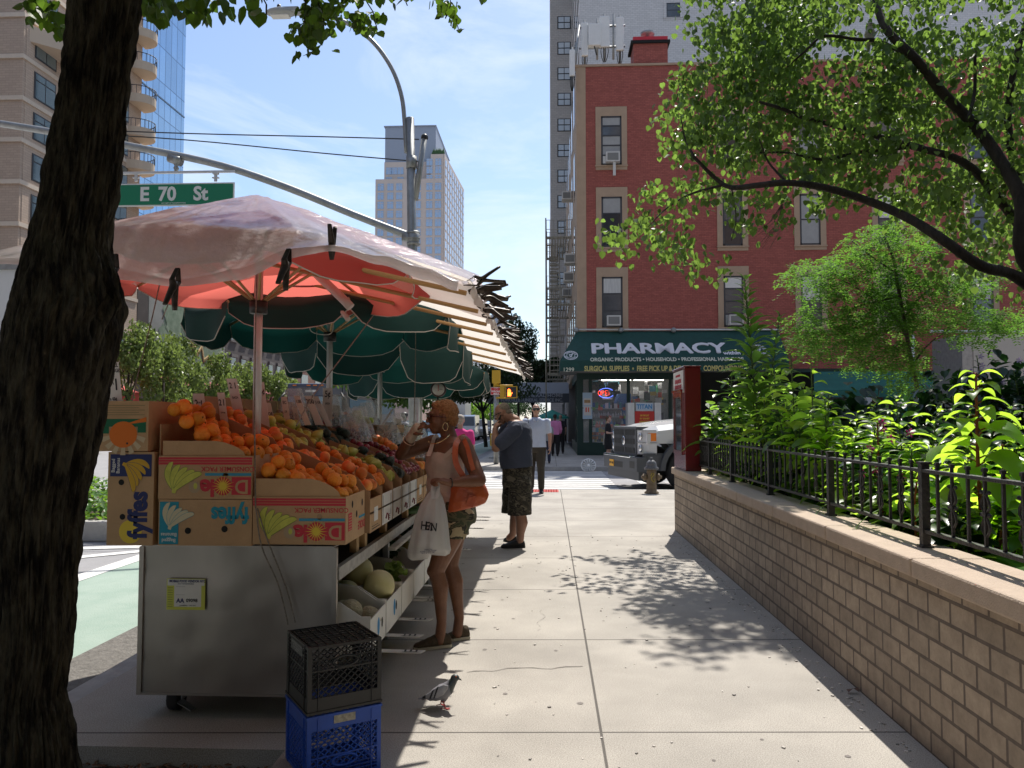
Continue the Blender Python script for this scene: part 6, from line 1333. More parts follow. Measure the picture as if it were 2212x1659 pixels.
def art_dole(m, x0, x1, z0, z1, y):
    w_, h_ = x1 - x0, z1 - z0
    rect(m, x0, x1, z1 - .045, z1 - .008, y, M_RED)
    for dz in (.018, .031): rect(m, x0, x1, z1 - dz - .002, z1 - dz, y - .0008, M_CARD)
    udtext(m, "CONSUMER PACK", .034, x0 + w_ * .74, z1 - .066, y, M_RED, bold=.0004, sx=1.0)
    bananas(m, (x0 + .085, y, z0 + .045), .135, 1, R(-12))
    rect(m, x0 + w_ * .5, x1 - .004, z0 + .118, z0 + .132, y, M_BLUE)
    rect(m, x1 - .105, x1 - .004, z0 + .022, z0 + .112, y, M_RED); 
    m.use(M_CARD); udtext(m, "D", .10, x1 - .052, z0 + .066, y - .0010, M_CARD, bold=.0015)
    disc(m, (x1 - .150, y - .0012, z0 + .066), .047, M_RED, 24); m.use(M_YEL)
    for k in range(18): a = k * 6.283 / 18; c_ = V((x1 - .150, y - .0016, z0 + .066)); d_ = V((math.cos(a), 0, math.sin(a))); s2 = V((-d_.z, 0, d_.x)); m.poly([c_ + s2 * .004, c_ + d_ * .062, c_ - s2 * .004])
    disc(m, (x1 - .150, y - .0019, z0 + .066), .018, M_YEL)
    udtext(m, "l", .12, x1 - .205, z0 + .060, y, M_RED, bold=.004); udtext(m, "e", .12, x1 - .240, z0 + .060, y, M_RED, bold=.004)
    disc(m, (x0 + w_ * .36, y - .0006, z1 - .125), .011, M_CARDIN); disc(m, (x0 + w_ * .72, y - .0006, z1 - .10), .014, M_CARDIN); disc(m, (x0 + .19, y - .001, z0 + .06), .03, mat('faded print', (.42, .31, .2), .9)); disc(m, (x0 + .195, y - .0014, z0 + .066), .010, M_BANANA, 12, 1.6)
def art_fyf(m, x0, x1, z0, z1, y):
    rect(m, x0 + .006, x0 + .105, z0 + .006, z1 - .012, y, M_TEALP); m.use(M_PAPER); bananas(m, (x0 + .062, y - .0008, z0 + .095), .115, 1, R(-15), M_TEALP, mat('pale banana', (.62, .56, .38), .9))
    udtext(m, "Bananas", .026, x0 + .056, z0 + .055, y - .0009, M_PAPER, bold=.0003); udtext(m, "Bagged", .026, x0 + .056, z0 + .026, y - .0009, M_PAPER, bold=.0003)
    udtext(m, "fyffes", .115, x1 - .115, z1 - .075, y, M_TEALP, bold=.0045, sx=.82)
    disc(m, (x0 + .155, y - .0006, z0 + .075), .0165, M_DARK); disc(m, (x0 + .345, y - .0006, z0 + .085), .0165, M_DARK)
def art_fyfv(m, x0, x1, z0, z1, y):
    rect(m, x0 + .012, x1 - .012, z1 - .125, z1 - .012, y, M_NAVY); bananas(m, (x1 - .15, y - .0008, z1 - .065), .12, 1, R(-115), M_NAVY, mat('deep banana', (.60, .36, .04), .9))
    for k, tx in enumerate(("Bagged", "Bananas")): m.text(tx, .025, (x0 + .028 + k * .026, y - .0009, z1 - .07), (0, 0, 1), (-1, 0, 0), M_PAPER, bold=.0003, th=.0006)
    disc(m, (x0 + .125, y - .0005, z0 + .07), .06, M_YEL); m.text("fyffes", .135, (x0 + .165, y, z0 + .155), (0, 0, 1), (-1, 0, 0), M_NAVY, bold=.006, sx=.86, th=.0006)
    disc(m, (x0 + .072, y - .0006, z1 - .155), .015, M_DARK); disc(m, (x0 + .082, y - .0006, z0 + .145), .015, M_DARK)
def art_orange(m, x0, x1, z0, z1, y):
    G_ = mat('print green', (.01, .13, .06), .8); O_ = mat('print orange', (.70, .17, .02), .8); P_ = mat('print fawn', (.40, .30, .17), .9)
    for k in range(7): a = R(200) + k * R(23); c_ = V(((x0 + x1) / 2, y - .0004, z0 + .10)); d_ = V((math.cos(a), 0, math.sin(a))); s2 = V((-d_.z, 0, d_.x)); m.use(mat('print cream', (.58, .46, .30), .9)); m.poly([c_ + s2 * .004, c_ + d_ * .12 + s2 * .014, c_ + d_ * .12 - s2 * .014])
    rect(m, x0 + .008, x1 - .012, z0 + .125, z0 + .165, y, G_); rect(m, x0 + .008, x0 + .05, z0 + .09, z0 + .126, y, G_); rect(m, x1 - .055, x1 - .012, z0 + .095, z0 + .126, y, G_)
    disc(m, ((x0 + x1) / 2 - .002, y - .0010, z0 + .085), .073, O_, 28, .92); m.use(O_); m.poly([V((x0 + .12, y - .0012, z0 + .135)), V((x0 + .17, y - .0012, z0 + .15)), V((x1 - .01, y - .0012, z0 + .175)), V((x1 - .01, y - .0012, z0 + .15))])
    disc(m, ((x0 + x1) / 2 + .02, y - .0014, z0 + .04), .006, M_INK, 6)
    for k in range(5): rect(m, x0 + .01, x1 - .02 - .03 * (k % 2), z0 + .185 + k * .012, z0 + .1875 + k * .012, y, mat('fine print', (.20, .19, .09), .9))
YF = 3.90
def curvflap(x0, x1, z, h_, y, side=1):
    def f(m): m.poly([(x0, y, z), (x1, y, z)] + [(lerp(x1, x0, t), y, z + h_ * min(1, (t if side > 0 else 1 - t) * 3.2) ** .5) for t in (0.02, .08, .15, .25, .35, .6, 1.0)], .005)
    return f
def X_(u, d=YF): return W(u, 1000, d).x
def Z_(v, d=YF): return W(600, v, d).z
carton('fruit_carton', 'upright carton with navy banana print at the left end of the cart', X_(234), X_(333), Z_(1185) + .01, Z_(977), YF, .42, art_fyfv)
c1 = carton('fruit_carton', 'carton printed with a big orange, on top of the upright banana carton', X_(217), X_(322), Z_(975), Z_(866), YF - .015, .40, art_orange)
carton('fruit_carton', 'red striped banana carton holding the left heap of oranges', X_(343), X_(545), Z_(1080) + .003, Z_(985), YF, .44, art_dole, fl=curvflap(X_(350), X_(528), Z_(985) + .001, .075, YF + .012))
carton('fruit_carton', 'teal lettered banana carton lying on the cart under the striped one', X_(345), X_(546), Z_(1180), Z_(1080), YF, .44, art_fyf)
def endface(m, x0, x1, z0, z1, y):
    art_dole(m, x0, x1, z0, z1, y); X = x1 + .0012; m.use(M_RED)
    m.b2((X, y + .05, z0 + .06), (X + .0006, y + .12, z0 + .15))
    m.use(M_CARD)
    for k in range(6): m.b2((X + .0006, y + .055, z0 + .065 + k * .014), (X + .001, y + .115, z0 + .069 + k * .014))
    m.use(M_BLUE); m.b2((X, y + .27, z0 + .10), (X + .0006, y + .40, z0 + .112)); m.use(M_RED); m.text("DOLE", .06, (X, y + .33, z0 + .065), (0, -1, 0), (0, 0, -1), M_RED, th=.0006, bold=.001)
    m.use(M_DARK); 
    for yy, zz in ((.13, .19), (.22, .13), (.34, .18)): m.poly([(X + .0004, y + yy + math.cos(i * .7) * .015, z0 + zz + math.sin(i * .7) * .02) for i in range(9)])
carton('fruit_carton', 'red striped banana carton at the right front corner full of oranges', X_(548), X_(748), Z_(1176), Z_(1073), YF, .40, endface, fl=curvflap(X_(550), X_(735), Z_(1073) + .001, .09, YF + .012))
# ---- produce
def hgt_(x): return 1.13 + max(0, (-1.02 - x)) * .43
def fruit_proto(kind):
    m = MB()
    if kind == 'orange':
        m.use(mat('orange peel', (.84, .25, .015), .42, ns=5, col2=(.95, .36, .03), orand=.28, bump=.5, bs=160), True); m.ball((0, 0, 0), (.0385, .0385, .037), 18, jit=.05); m.use(mat('orange stem', (.12, .08, .02), .9)); m.lathe((0, 0, .0362), [(.006, 0), (.005, .002), (.001, .001)], 6, wob=.4)
    elif kind == 'peach':
        m.use(mat('peach skin', (.72, .10, .025), .6, ns=9, col2=(.85, .42, .08), orand=.28), True); m.ball((0, 0, 0), (.038, .037, .035), 16, jit=.08)
        m.v = [V((p.x, p.y, p.z - .010 * math.exp(-((p.x / .012) ** 2)) * (p.z > 0))) for p in m.v]
    elif kind == 'pear':
        m.use(mat('pear skin', (.34, .38, .06), .45, ns=12, col2=(.48, .46, .10), orand=.28), True); m.lathe((0, 0, -.04), [(.002, 0), (.02, .003), (.034, .018), (.037, .036), (.03, .056), (.019, .074), (.014, .086), (.004, .093)], 16); m.use(M_WOOD); m.tube([(0, 0, .05), (.004, 0, .068)], .002, 5)
    elif kind == 'avocado':
        m.use(mat('avocado skin', (.018, .030, .016), .4, ns=40, amt=.5, bump=.8, bs=120), True); m.lathe((0, 0, -.045), [(.002, 0), (.022, .004), (.034, .02), (.036, .04), (.03, .065), (.018, .085), (.003, .095)], 14)
    elif kind == 'plum': m.use(mat('plum skin', (.30, .012, .02), .3, ns=8, col2=(.12, .008, .03), orand=.28), True); m.ball((0, 0, 0), .028, 14, jit=.06)
    elif kind == 'tangerine': m.use(mat('tangerine peel', (.80, .24, .02), .45, ns=8, amt=.1, bump=.5, bs=150), True); m.ball((0, 0, 0), (.031, .031, .026), 14, jit=.06)
    elif kind == 'apple': m.use(mat('green apple skin', (.36, .46, .05), .35, ns=6, amt=.12), True); m.lathe((0, 0, -.03), [(.008, .004), (.022, 0), (.034, .016), (.037, .034), (.03, .054), (.012, .058), (.003, .050)], 16)
    elif kind == 'tomato': m.use(mat('tomato skin', (.62, .09, .02), .25, ns=4, amt=.15), True); m.lathe((0, 0, -.03), [(.008, .003), (.026, 0), (.042, .018), (.043, .034), (.030, .054), (.010, .054), (.002, .048)], 16)
    elif kind == 'melon': m.use(mat('honeydew skin', (.56, .50, .20), .5, ns=5, col2=(.64, .58, .33)), True); m.ball((0, 0, 0), (.085, .085, .09), 24)
    elif kind == 'cantaloupe': m.use(mat('cantaloupe skin', (.50, .42, .28), .8, ns=60, col2=(.34, .31, .2), bump=.7, bs=90), True); m.ball((0, 0, 0), (.07, .07, .072), 22)
    elif kind == 'mango': m.use(mat('mango skin', (.10, .14, .03), .4, ns=6, col2=(.35, .20, .04)), True); m.ball((0, 0, 0), (.048, .034, .032), 16, jit=.1)
    return m.build(kind)
PROTO = {}; LABELF = {'orange': 'bright navel orange heaped in the front cartons', 'peach': 'red and yellow peach in the second carton row', 'pear': 'yellow green pear in the third carton row', 'avocado': 'dark knobbly avocado in the cartons farther back', 'plum': 'small dark red plum in the cartons by the woman arm',
      'tangerine': 'small tangerine in the narrow carton right of the peaches', 'apple': 'green apple stacked on the far high display', 'tomato': 'red orange tomato on the far high display', 'melon': 'large yellow honeydew melon on the low shelf', 'cantaloupe': 'pale tan melon in the nearest low box', 'mango': 'green and orange mango in the low shelf boxes'}
GROUPF = {'orange': 'navel oranges', 'peach': 'peaches', 'pear': 'pears', 'avocado': 'avocados', 'plum': 'plums', 'tangerine': 'tangerines', 'apple': 'green apples', 'tomato': 'tomatoes', 'melon': 'honeydew melons', 'cantaloupe': 'tan melons', 'mango': 'mangoes'}
def fruit(kind, p, sc_=1.0):
    if kind not in PROTO: o = PROTO[kind] = fruit_proto(kind)
    else: o = PROTO[kind].copy(); COL.objects.link(o)
    tag(o, LABELF[kind], kind if kind not in ('melon', 'cantaloupe') else 'melon', GROUPF[kind]); o.location = p; o.rotation_euler = (rnd.uniform(-1.6, 1.6), rnd.uniform(-1.6, 1.6), rnd.random() * 6.3) if kind not in ('apple', 'tomato') else (rnd.gauss(0, .3), rnd.gauss(0, .3), rnd.random() * 6); s_ = sc_ * rnd.uniform(.86, 1.12); o.scale = (s_, s_, s_); return o
def fill(kind, x0, x1, y0, y1, r, hf, layers=1, top=.35, up=0):
    sp_ = r * 1.93
    for L_ in range(layers + 1):
        yy = y0 + r + (r if L_ % 2 else 0); row = 0
        while yy < y1 - r * .7:
            x = x0 + r + (r if (row + L_) % 2 else 0)
            while x < x1 - r * .7:
                if L_ < layers or rnd.random() < top: fruit(kind, (x + rnd.gauss(0, r * .10), yy + rnd.gauss(0, r * .10), hf(x) + L_ * r * 1.45 + rnd.gauss(0, r * .10) + up))
                x += sp_
            yy += sp_ * .88; row += 1
m = MB(M_CARD); m.b2((-2.012, 3.93, 1.1), (-2.006, 4.33, 1.5)); m.build('side_panel', c1, True)
fill('orange', -1.49, -1.04, 3.92, 4.32, .039, lambda x: 1.125 + (-1.05 - x) * .33, 1, .35, .0)
fill('orange', -2.0, -1.50, 3.93, 4.34, .039, lambda x: 1.345 + max(0, -1.70 - x) * .66 + max(0, -1.62 - x) * .15, 1, .35, .0)
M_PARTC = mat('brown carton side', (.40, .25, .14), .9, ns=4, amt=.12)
def row_box(label, y0, y1, face=M_CARD, white=False, zt_=1.075, x1=-1.005):
    t = thing('produce_box', label, 'produce box', (-1.25, y0, .886), 'produce boxes along the stand'); m = MB(face); th = .006
    m.b2((x1 - th, y0, .887), (x1, y1, zt_)); m.build('end_panel', t, True)
    m = MB(M_PARTC)
    def side(y): 
        xs = [x1, x1 - .02, x1 - .07, x1 - .14, x1 - .25, x1 - .42, x1 - .5]; P = [(x1 - .5, y, .888), (x1, y, .888)] + [(x, y, max(zt_, hgt_(x) + .045 - (.05 if i < 2 else .0))) for i, x in enumerate(xs)]; m.poly(P, .005)
        xs = [x1 - .505, x1 - .56, x1 - .64, x1 - .8, x1 - .98]; m.poly([(x1 - .98, y, 1.0), (x1 - .505, y, 1.0)] + [(x, y, hgt_(x) + (.0 if i == 0 else .055)) for i, x in enumerate(xs)], .005)
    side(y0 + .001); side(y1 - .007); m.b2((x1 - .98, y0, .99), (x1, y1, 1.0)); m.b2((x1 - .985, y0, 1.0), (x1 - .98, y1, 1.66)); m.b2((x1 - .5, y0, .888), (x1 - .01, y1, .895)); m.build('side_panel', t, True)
    m = MB(M_INK); yc = (y0 + y1) / 2
    if face is M_CARD: m.use(M_PAPER); m.b2((x1 + .0005, yc - .05, .94), (x1 + .001, yc + .05, 1.02)); m.use(M_INK); m.b2((x1 + .0005, yc - .1, .90), (x1 + .001, yc + .1, .905)); m.b2((x1 + .0005, yc - .1, .915), (x1 + .001, yc + .06, .918))
    else:
        P = [(x1 + .001, y0 + .015, .90), (x1 + .001, y0 + .018, 1.06)]; m.b2((x1 + .0005, y0 + .02, .90), (x1 + .0012, y0 + .026, zt_ - .01)); m.b2((x1 + .0005, y1 - .05, .93), (x1 + .0012, y1 - .045, 1.06)); m.use(mat('print maroon', (.2, .02, .03), .8)); m.tube([(x1 + .001, yc - .05, .92), (x1 + .001, yc - .02, .945), (x1 + .001, yc + .02, .935), (x1 + .001, yc + .03, .90)], .006, 4); m.use(M_INK)
        for k in range(3): m.b2((x1 + .0005, yc + .05, .905 + k * .012), (x1 + .0012, yc + .08, .910 + k * .012))
    m.build('print', t, True); return t
RW = [(4.34, 4.64, 'peach', 'peach', .037, M_CARD), (4.66, 4.96, 'tangerine', 'pear', .032, M_PAPER), (4.98, 5.27, 'pear', 'pear', .036, M_PAPER), (5.29, 5.58, 'avocado', 'avocado', .037, M_PAPER), (5.60, 5.88, 'plum', 'avocado', .030, M_PAPER), (5.90, 6.2, 'plum', 'plum', .03, M_CARD),
      (6.22, 6.55, 'peach', 'peach', .037, M_CARD), (6.57, 6.9, 'avocado', 'plum', .034, M_PAPER), (6.92, 7.3, 'plum', 'plum', .03, M_CARD)]
RL = ['tan box of peaches just behind the corner orange carton', 'white box of tangerines, first white end panel', 'white box of pears, second white end panel', 'white box of avocados, third white end panel', 'white box of plums just before the tan ones', 'tan box of plums beside the woman shirt', 'tan box of peaches behind the woman', 'white box of avocados behind the woman', 'last tan box of plums hidden behind the woman']
for (y0, y1, k1, k2, r, fm_), lb in zip(RW, RL):
    row_box(lb, y0, y1, fm_); fill(k1, -1.49, -1.02, y0 + .01, y1 - .01, r, lambda x: hgt_(x) - .005, 1, .25); fill(k2, -1.93, -1.51, y0 + .01, y1 - .01, {'peach': .037, 'pear': .036, 'avocado': .037, 'plum': .03}[k2], lambda x: hgt_(x) + .01, 1, .3)
# leafy greens and grapes in clear bags farther along
M_CLEAR = mat('clear wrap', (.85, .87, .88), .12, alpha=.28, spec=.8); M_GRAPE = mat('dark grapes', (.05, .012, .035), .3, spec=.6, island=.5); M_LEAFY = mat('lettuce', (.13, .20, .04), .6, thin=((.3, .45, .08), .35), island=.3)
gl_ = ['clear bag of dark grapes near the second umbrella pole', 'clear bag of dark grapes right of the avocados', 'clear bag of dark grapes behind the plum boxes', 'clear bag of dark grapes left of the woman elbow', 'clear bag of dark grapes under the green canopy edge', 'clear bag of grapes highest at the back', 'clear bag of grapes close to the spiky pineapple top', 'clear bag of grapes beside the lettuce', 'bag of grapes farthest back on the stand', 'bag of grapes lowest beside the woman arm', 'bag of dark grapes in front of the backpack person', 'bag of dark grapes against the cardboard back flap']
for i, (x, y) in enumerate([(-1.75, 6.15), (-1.55, 6.3), (-1.8, 6.6), (-1.4, 6.7), (-1.65, 6.95), (-1.85, 5.8), (-1.45, 7.5), (-1.25, 7.35), (-1.75, 7.6), (-1.15, 6.5), (-1.5, 5.95), (-1.8, 5.4)]):
    z = hgt_(x) + .03; t = thing('grape_bag', gl_[i], 'grape bag', (x, y, z), 'bagged grapes'); m = MB(M_GRAPE)
    for k in range(55): a = rnd.random() * 6.3; q = rnd.random() ** .5 * .09; m.ball((math.cos(a) * q, math.sin(a) * q, rnd.uniform(0, .10) * (1 - q * 6)), .013, 6)
    m.build('grapes', t); m = MB(M_CLEAR); rr = []
    for i_ in range(6): h_ = i_ / 5; rr.append([((.13 - .085 * h_ + .012 * math.sin(w * 5 + i_)) * math.cos(w), (.13 - .085 * h_) * math.sin(w), -.01 + h_ * .26) for w in [k * 6.283 / 18 for k in range(19)]])
    m.grid(rr, smooth=False); m.build('plastic_bag', t)
def leafy(name, label, c, r, n, M_, s, group=None, cat='greens', up=0):
    t = MB(M_)
    for _ in range(n):
        d = V((rnd.gauss(0, 1), rnd.gauss(0, 1), rnd.gauss(.3, .8))).normalized(); p = V(c) + d * r * rnd.uniform(.3, 1); leaf(t, p, frame(d).copy() @ Euler((R(-60), 0, rnd.random() * 6)).to_matrix(), s * rnd.uniform(.6, 1.2))
    o = t.build(name, origin=c); tag(o, label, cat, group); return o
for i, (x, y) in enumerate([(-1.15, 7.6), (-1.2, 7.95), (-1.45, 8.0), (-1.15, 8.35), (-1.5, 8.5)]): leafy('lettuce_head', ['green lettuce head left of the woman hand', 'green lettuce head behind her bandaged hand', 'green lettuce head below the pineapple top', 'green lettuce head beside the kerb pole foot', 'lettuce head farthest back on the stand'][i], (x, y, hgt_(x) + .05), .12, 90, M_LEAFY, .07, 'lettuce heads')
leafy('radicchio', 'purple red leafy head beside the lettuce near her elbow', (-1.1, 7.1, 1.2), .12, 90, mat('radicchio', (.12, .02, .05), .5, island=.5), .06)
# far high display of tomatoes and apples
hd_ = thing('high_tray', 'small raised brown tray of tomatoes and apples at the back of the stand', 'tray', W(800, 925, 6.9)); m = MB(M_CARDIN); a, b = W(735, 935, 6.9), W(860, 918, 6.9); m.b2((a.x, 6.85, a.z), (b.x, 7.2, b.z)); m.build('tray_box', hd_, True)
for (u, v) in ((742, 888), (752, 888), (745, 880), (738, 893), (757, 893)): fruit('tomato', W(u, v + 18, 6.85 + rnd.random() * .1), 1.25)
for (u, v) in ((762, 888), (770, 892), (775, 885), (783, 888), (791, 890), (799, 891), (765, 880), (771, 875)): fruit('apple', W(u, v + 18, 6.85 + rnd.random() * .1), 1.0)
pa = leafy('pineapple_top', 'dark spiky pineapple crown silhouetted in front of the traffic', W(838, 945, 6.9), .05, 4, M_DARKL, .05); m = MB(M_DARKL)
for k in range(26): a = k * 2.4; bigleaf(m, (0, 0, 0), (math.cos(a), math.sin(a), .6 + rnd.random() * 1.6), rnd.uniform(.15, .26), .03, .7)
m.build('spiky_leaves', pa)
bpy.data.objects.remove(pa.children[0]) if False else None
# low shelf boxes with melons etc.
def low_box(label, y0, y1, x1=-.93, z0=.30, z1=.50, face=M_PAPER, blob=True):
    t = thing('low_produce_box', label, 'produce box', (-1.2, y0, z0), 'boxes on the low shelf'); m = MB(face); m.b2((x1 - .006, y0, z0), (x1, y1, z1 - .02)); m.poly([(x1 - .30, y0, z0), (x1, y0, z0), (x1, y0, z1), (x1 - .05, y0, z1), (x1 - .16, y0, z1 + .07), (x1 - .30, y0, z1 + .09)], .006); m.poly([(x1 - .30, y1 - .01, z0), (x1, y1 - .01, z0), (x1, y1 - .01, z1), (x1 - .05, y1 - .01, z1), (x1 - .16, y1 - .01, z1 + .07), (x1 - .30, y1 - .01, z1 + .09)], .006); m.build('end_panel', t, True)
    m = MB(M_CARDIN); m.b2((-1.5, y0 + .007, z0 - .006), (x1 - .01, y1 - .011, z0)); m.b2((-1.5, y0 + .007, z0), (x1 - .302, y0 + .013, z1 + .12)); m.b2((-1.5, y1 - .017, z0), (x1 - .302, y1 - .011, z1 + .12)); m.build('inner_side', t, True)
    if blob: m = MB(mat('print sea blue', (.05, .25, .5), .8)); m.poly([(x1 + .0008, (y0 + y1) / 2 + math.cos(i * .6) * .03, z0 + .10 + math.sin(i * .6) * .05) for i in range(10)]); m.use(M_DARK); m.poly([(x1 + .0009, y0 + .28 + math.cos(i * .9) * .02, z0 + .1 + math.sin(i * .9) * .03) for i in range(7)]); m.build('print', t, True)
    return t
low_box('white low box nearest the cart with tan melons', 4.05, 4.43); low_box('white low box with big honeydews and a yellow label', 4.45, 4.9)
low_box('low white box of bagged greens under the shelf', 4.92, 5.32, blob=False); low_box('low white box with green trim beside the woman leg', 5.34, 5.8, blob=False); low_box('low box of mangoes deep under the shelf', 5.82, 6.3, blob=False); low_box('low box behind the woman legs, nearer', 6.8, 7.3, face=M_CARD); low_box('low box behind the woman legs, farther', 7.6, 8.2, face=M_PAPER)
for p in ((-1.06, 4.15, .50), (-1.0, 4.3, .42), (-1.15, 4.32, .46), (-1.2, 4.16, .52), (-1.30, 4.2, .5), (-1.02, 4.12, .38)): fruit('cantaloupe', p)
for p in ((-1.02, 4.66, .53), (-1.17, 4.74, .60), (-1.2, 4.58, .50), (-1.35, 4.7, .55), (-1.32, 4.56, .48)): fruit('melon', p, 1.02)
for p in ((-1.02, 5.9, .53), (-1.1, 5.95, .54), (-1.03, 6.05, .53), (-1.18, 5.9, .55), (-1.12, 6.1, .54), (-1.25, 6.0, .55), (-1.02, 6.2, .53), (-1.2, 6.15, .54)): fruit('mango', p, 1.1)
fruit('tomato', (-1.0, 5.72, .53), 1.0)
leafy('bagged_greens', 'clear bag of pale leafy greens in the low box', (-1.02, 5.12, .52), .09, 60, M_LEAFY, .05); leafy('kale_bunch', 'dark kale bunch in shade under the shelf', (-1.2, 5.55, .56), .14, 120, M_GRN3, .06); leafy('kale_bunch', 'second dark kale bunch behind it, nearer the woman knee', (-1.12, 6.4, .60), .15, 120, M_GRN3, .06); leafy('cauliflower', 'pale cauliflower head in the shade of the shelf', (-1.3, 5.15, .6), .07, 80, M_PAPER, .03, cat='cauliflower')
m = MB(M_YEL); m.b2((-1.24, 4.4325, .47), (-1.08, 4.4365, .505)); m.text("CLASS EXTRA", .022, (-1.16, 4.432, .487), (-1, 0, 0), (0, 0, -1), M_INK, bold=.0005); m.build('melon_label', None, origin=(-1.16, 4.43, .49)); tag(bpy.data.objects['melon_label'], 'yellow label on the partition between the melon boxes', 'label')
m = MB(mat('cucumber skin', (.03, .09, .02), .5)); m.tube(spline([(-1.2, 6.1, .80), (-1.05, 6.15, .81), (-1.0, 6.3, .80)], 5), .03, 8); tag(m.build('cucumber', origin=(-1.1, 6.15, .8)), 'dark green cucumber lying on the shelf under the white boxes', 'cucumber')
# price cards
def card(label, base, top, w_, d, texts=(), lean=0, flat=None, group='standing price cards'):
    t = thing('price_card', label, 'price card', base, group); m = MB(M_PAPER); b, tp_ = V(base), V(top); up = (tp_ - b).normalized(); sx_ = V((1, 0, 0)); h_ = (tp_ - b).length
    m.poly([b - sx_ * w_ / 2, b + sx_ * w_ / 2, tp_ + sx_ * w_ / 2 * .95, tp_ - sx_ * w_ / 2 * .95], .002, V((0, 1, 0))); m.build('card', t, True)
    m = MB(M_INK)
    for tx, s_, f, dx in texts: m.text(tx, s_, b + up * h_ * f + sx_ * dx + V((0, -.001, 0)), sx_, up, M_INK, bold=s_ * .02, sx=.7, th=.0005)
    m.build('handwriting', t, True)
CD = [((245, 870), (237, 782), 42, 3.99, (("NAVEL", .032, .93, .01), ("ORANGES", .026, .80, .015), ("2", .085, .52, -.03), ("1", .085, .47, .025), ("F O R", .016, .5, 0), ("Ea 60¢", .025, .15, 0)), 'large card reading NAVEL ORANGES 2 for 1 by the trunk'),
      ((437, 921), (428, 850), 27, 4.33, (("2", .055, .72, -.016), ("1", .055, .70, .014), ("FOR", .014, .74, 0), ("60¢ Ea", .018, .42, 0)), 'price card behind the left heap of oranges'),
      ((486, 921), (477, 848), 17, 4.33, (("2", .05, .72, -.01), ("1", .05, .72, .01), ("OR 60¢", .012, .45, 0)), 'narrow price card just right of the one behind the oranges'),
      ((521, 915), (500, 818), 24, 4.62, (("2 1", .05, .85, 0), ("EACH", .02, .6, 0)), 'tall leaning price card left of the first pole'), ((573, 925), (560, 825), 22, 4.7, (("75¢", .05, .8, 0),), 'pale price card right of the first pole'), ((588, 925), (575, 870), 20, 4.9, (("2 FOR", .03, .6, 0),), 'short leaning price card by the pears'),
      ((622, 915), (613, 857), 14, 5.2, (("EC", .03, .8, 0), ("LB", .02, .5, 0)), 'narrow card in front of the coach'), ((645, 915), (636, 880), 12, 5.3, (("1", .03, .6, 0),), 'shortest card in front of the coach'), ((665, 912), (640, 855), 14, 5.2, (("1.50", .03, .8, 0),), 'narrow leaning card before the coach windscreen'), ((690, 912), (665, 855), 18, 5.4, (("200", .05, .8, 0),), 'wide leaning card before the second pole'),
      ((712, 915), (680, 856), 14, 5.5, (("2 LB", .03, .8, 0),), 'leaning card crossing in front of the second pole'), ((707, 900), (708, 838), 22, 5.9, (("5¢", .07, .8, 0), ("EACH", .02, .5, 0)), 'large high card behind the second pole'), ((825, 915), (848, 884), 5, 7.6, (), 'thin pale slat leaning left of the backpack person'),
      ((856, 945), (855, 903), 9, 7.8, (), 'grey wooden card end left of the woman hand'), ((865, 950), (862, 905), 10, 7.2, (("2", .03, .7, 0),), 'grey card beside the kerb pole base')]
for (bu, bv), (tu, tv), wpx, d, tx, lb in CD: card(lb, W(bu, bv + 6, d), W(tu, tv, d), wpx / F * d, d, tx)
hl = ['price slat sticking out nearest the black crate', 'price slat second from the black crate', 'price slat third from the black crate, plain back', 'price slat under the greens box, near one', 'price slat under the greens box, far one', 'price slat beside the woman front leg', 'price slat behind the woman, nearest', 'price slat behind the woman, second', 'price slat behind the woman, third', 'price slat behind the woman, fourth', 'price slat behind the woman, farthest']
for i, y in enumerate((4.12, 4.42, 4.78, 5.28, 5.36, 5.75, 7.2, 7.9, 8.6, 9.3, 9.6)):
    m = MB(mat('worn card', (.48, .46, .42), .9, ns=20, amt=.1)); z = .275 + (.02 if i < 6 else .05); x0 = -.94; ln = .2 if i else .26; x1 = x0 + ln; m.poly([(x0, y, z), (x1, y + .005, z - .005), (x1 + .02, y + .06, z - .005), (x0, y + .055, z)], .003)
    m.use(M_INK)
    for k in range(3): m.b2((x1 - .09 + k * .03, y + .015, z + .0035), (x1 - .08 + k * .03, y + .045, z + .004))
    m.b2((x1 - .1, y + .01, z + .0035), (x1 - .02, y + .013, z + .004)); tag(m.build('price_card', origin=(x0, y, z)), hl[i], 'price card', 'price slats poking out over the pavement')

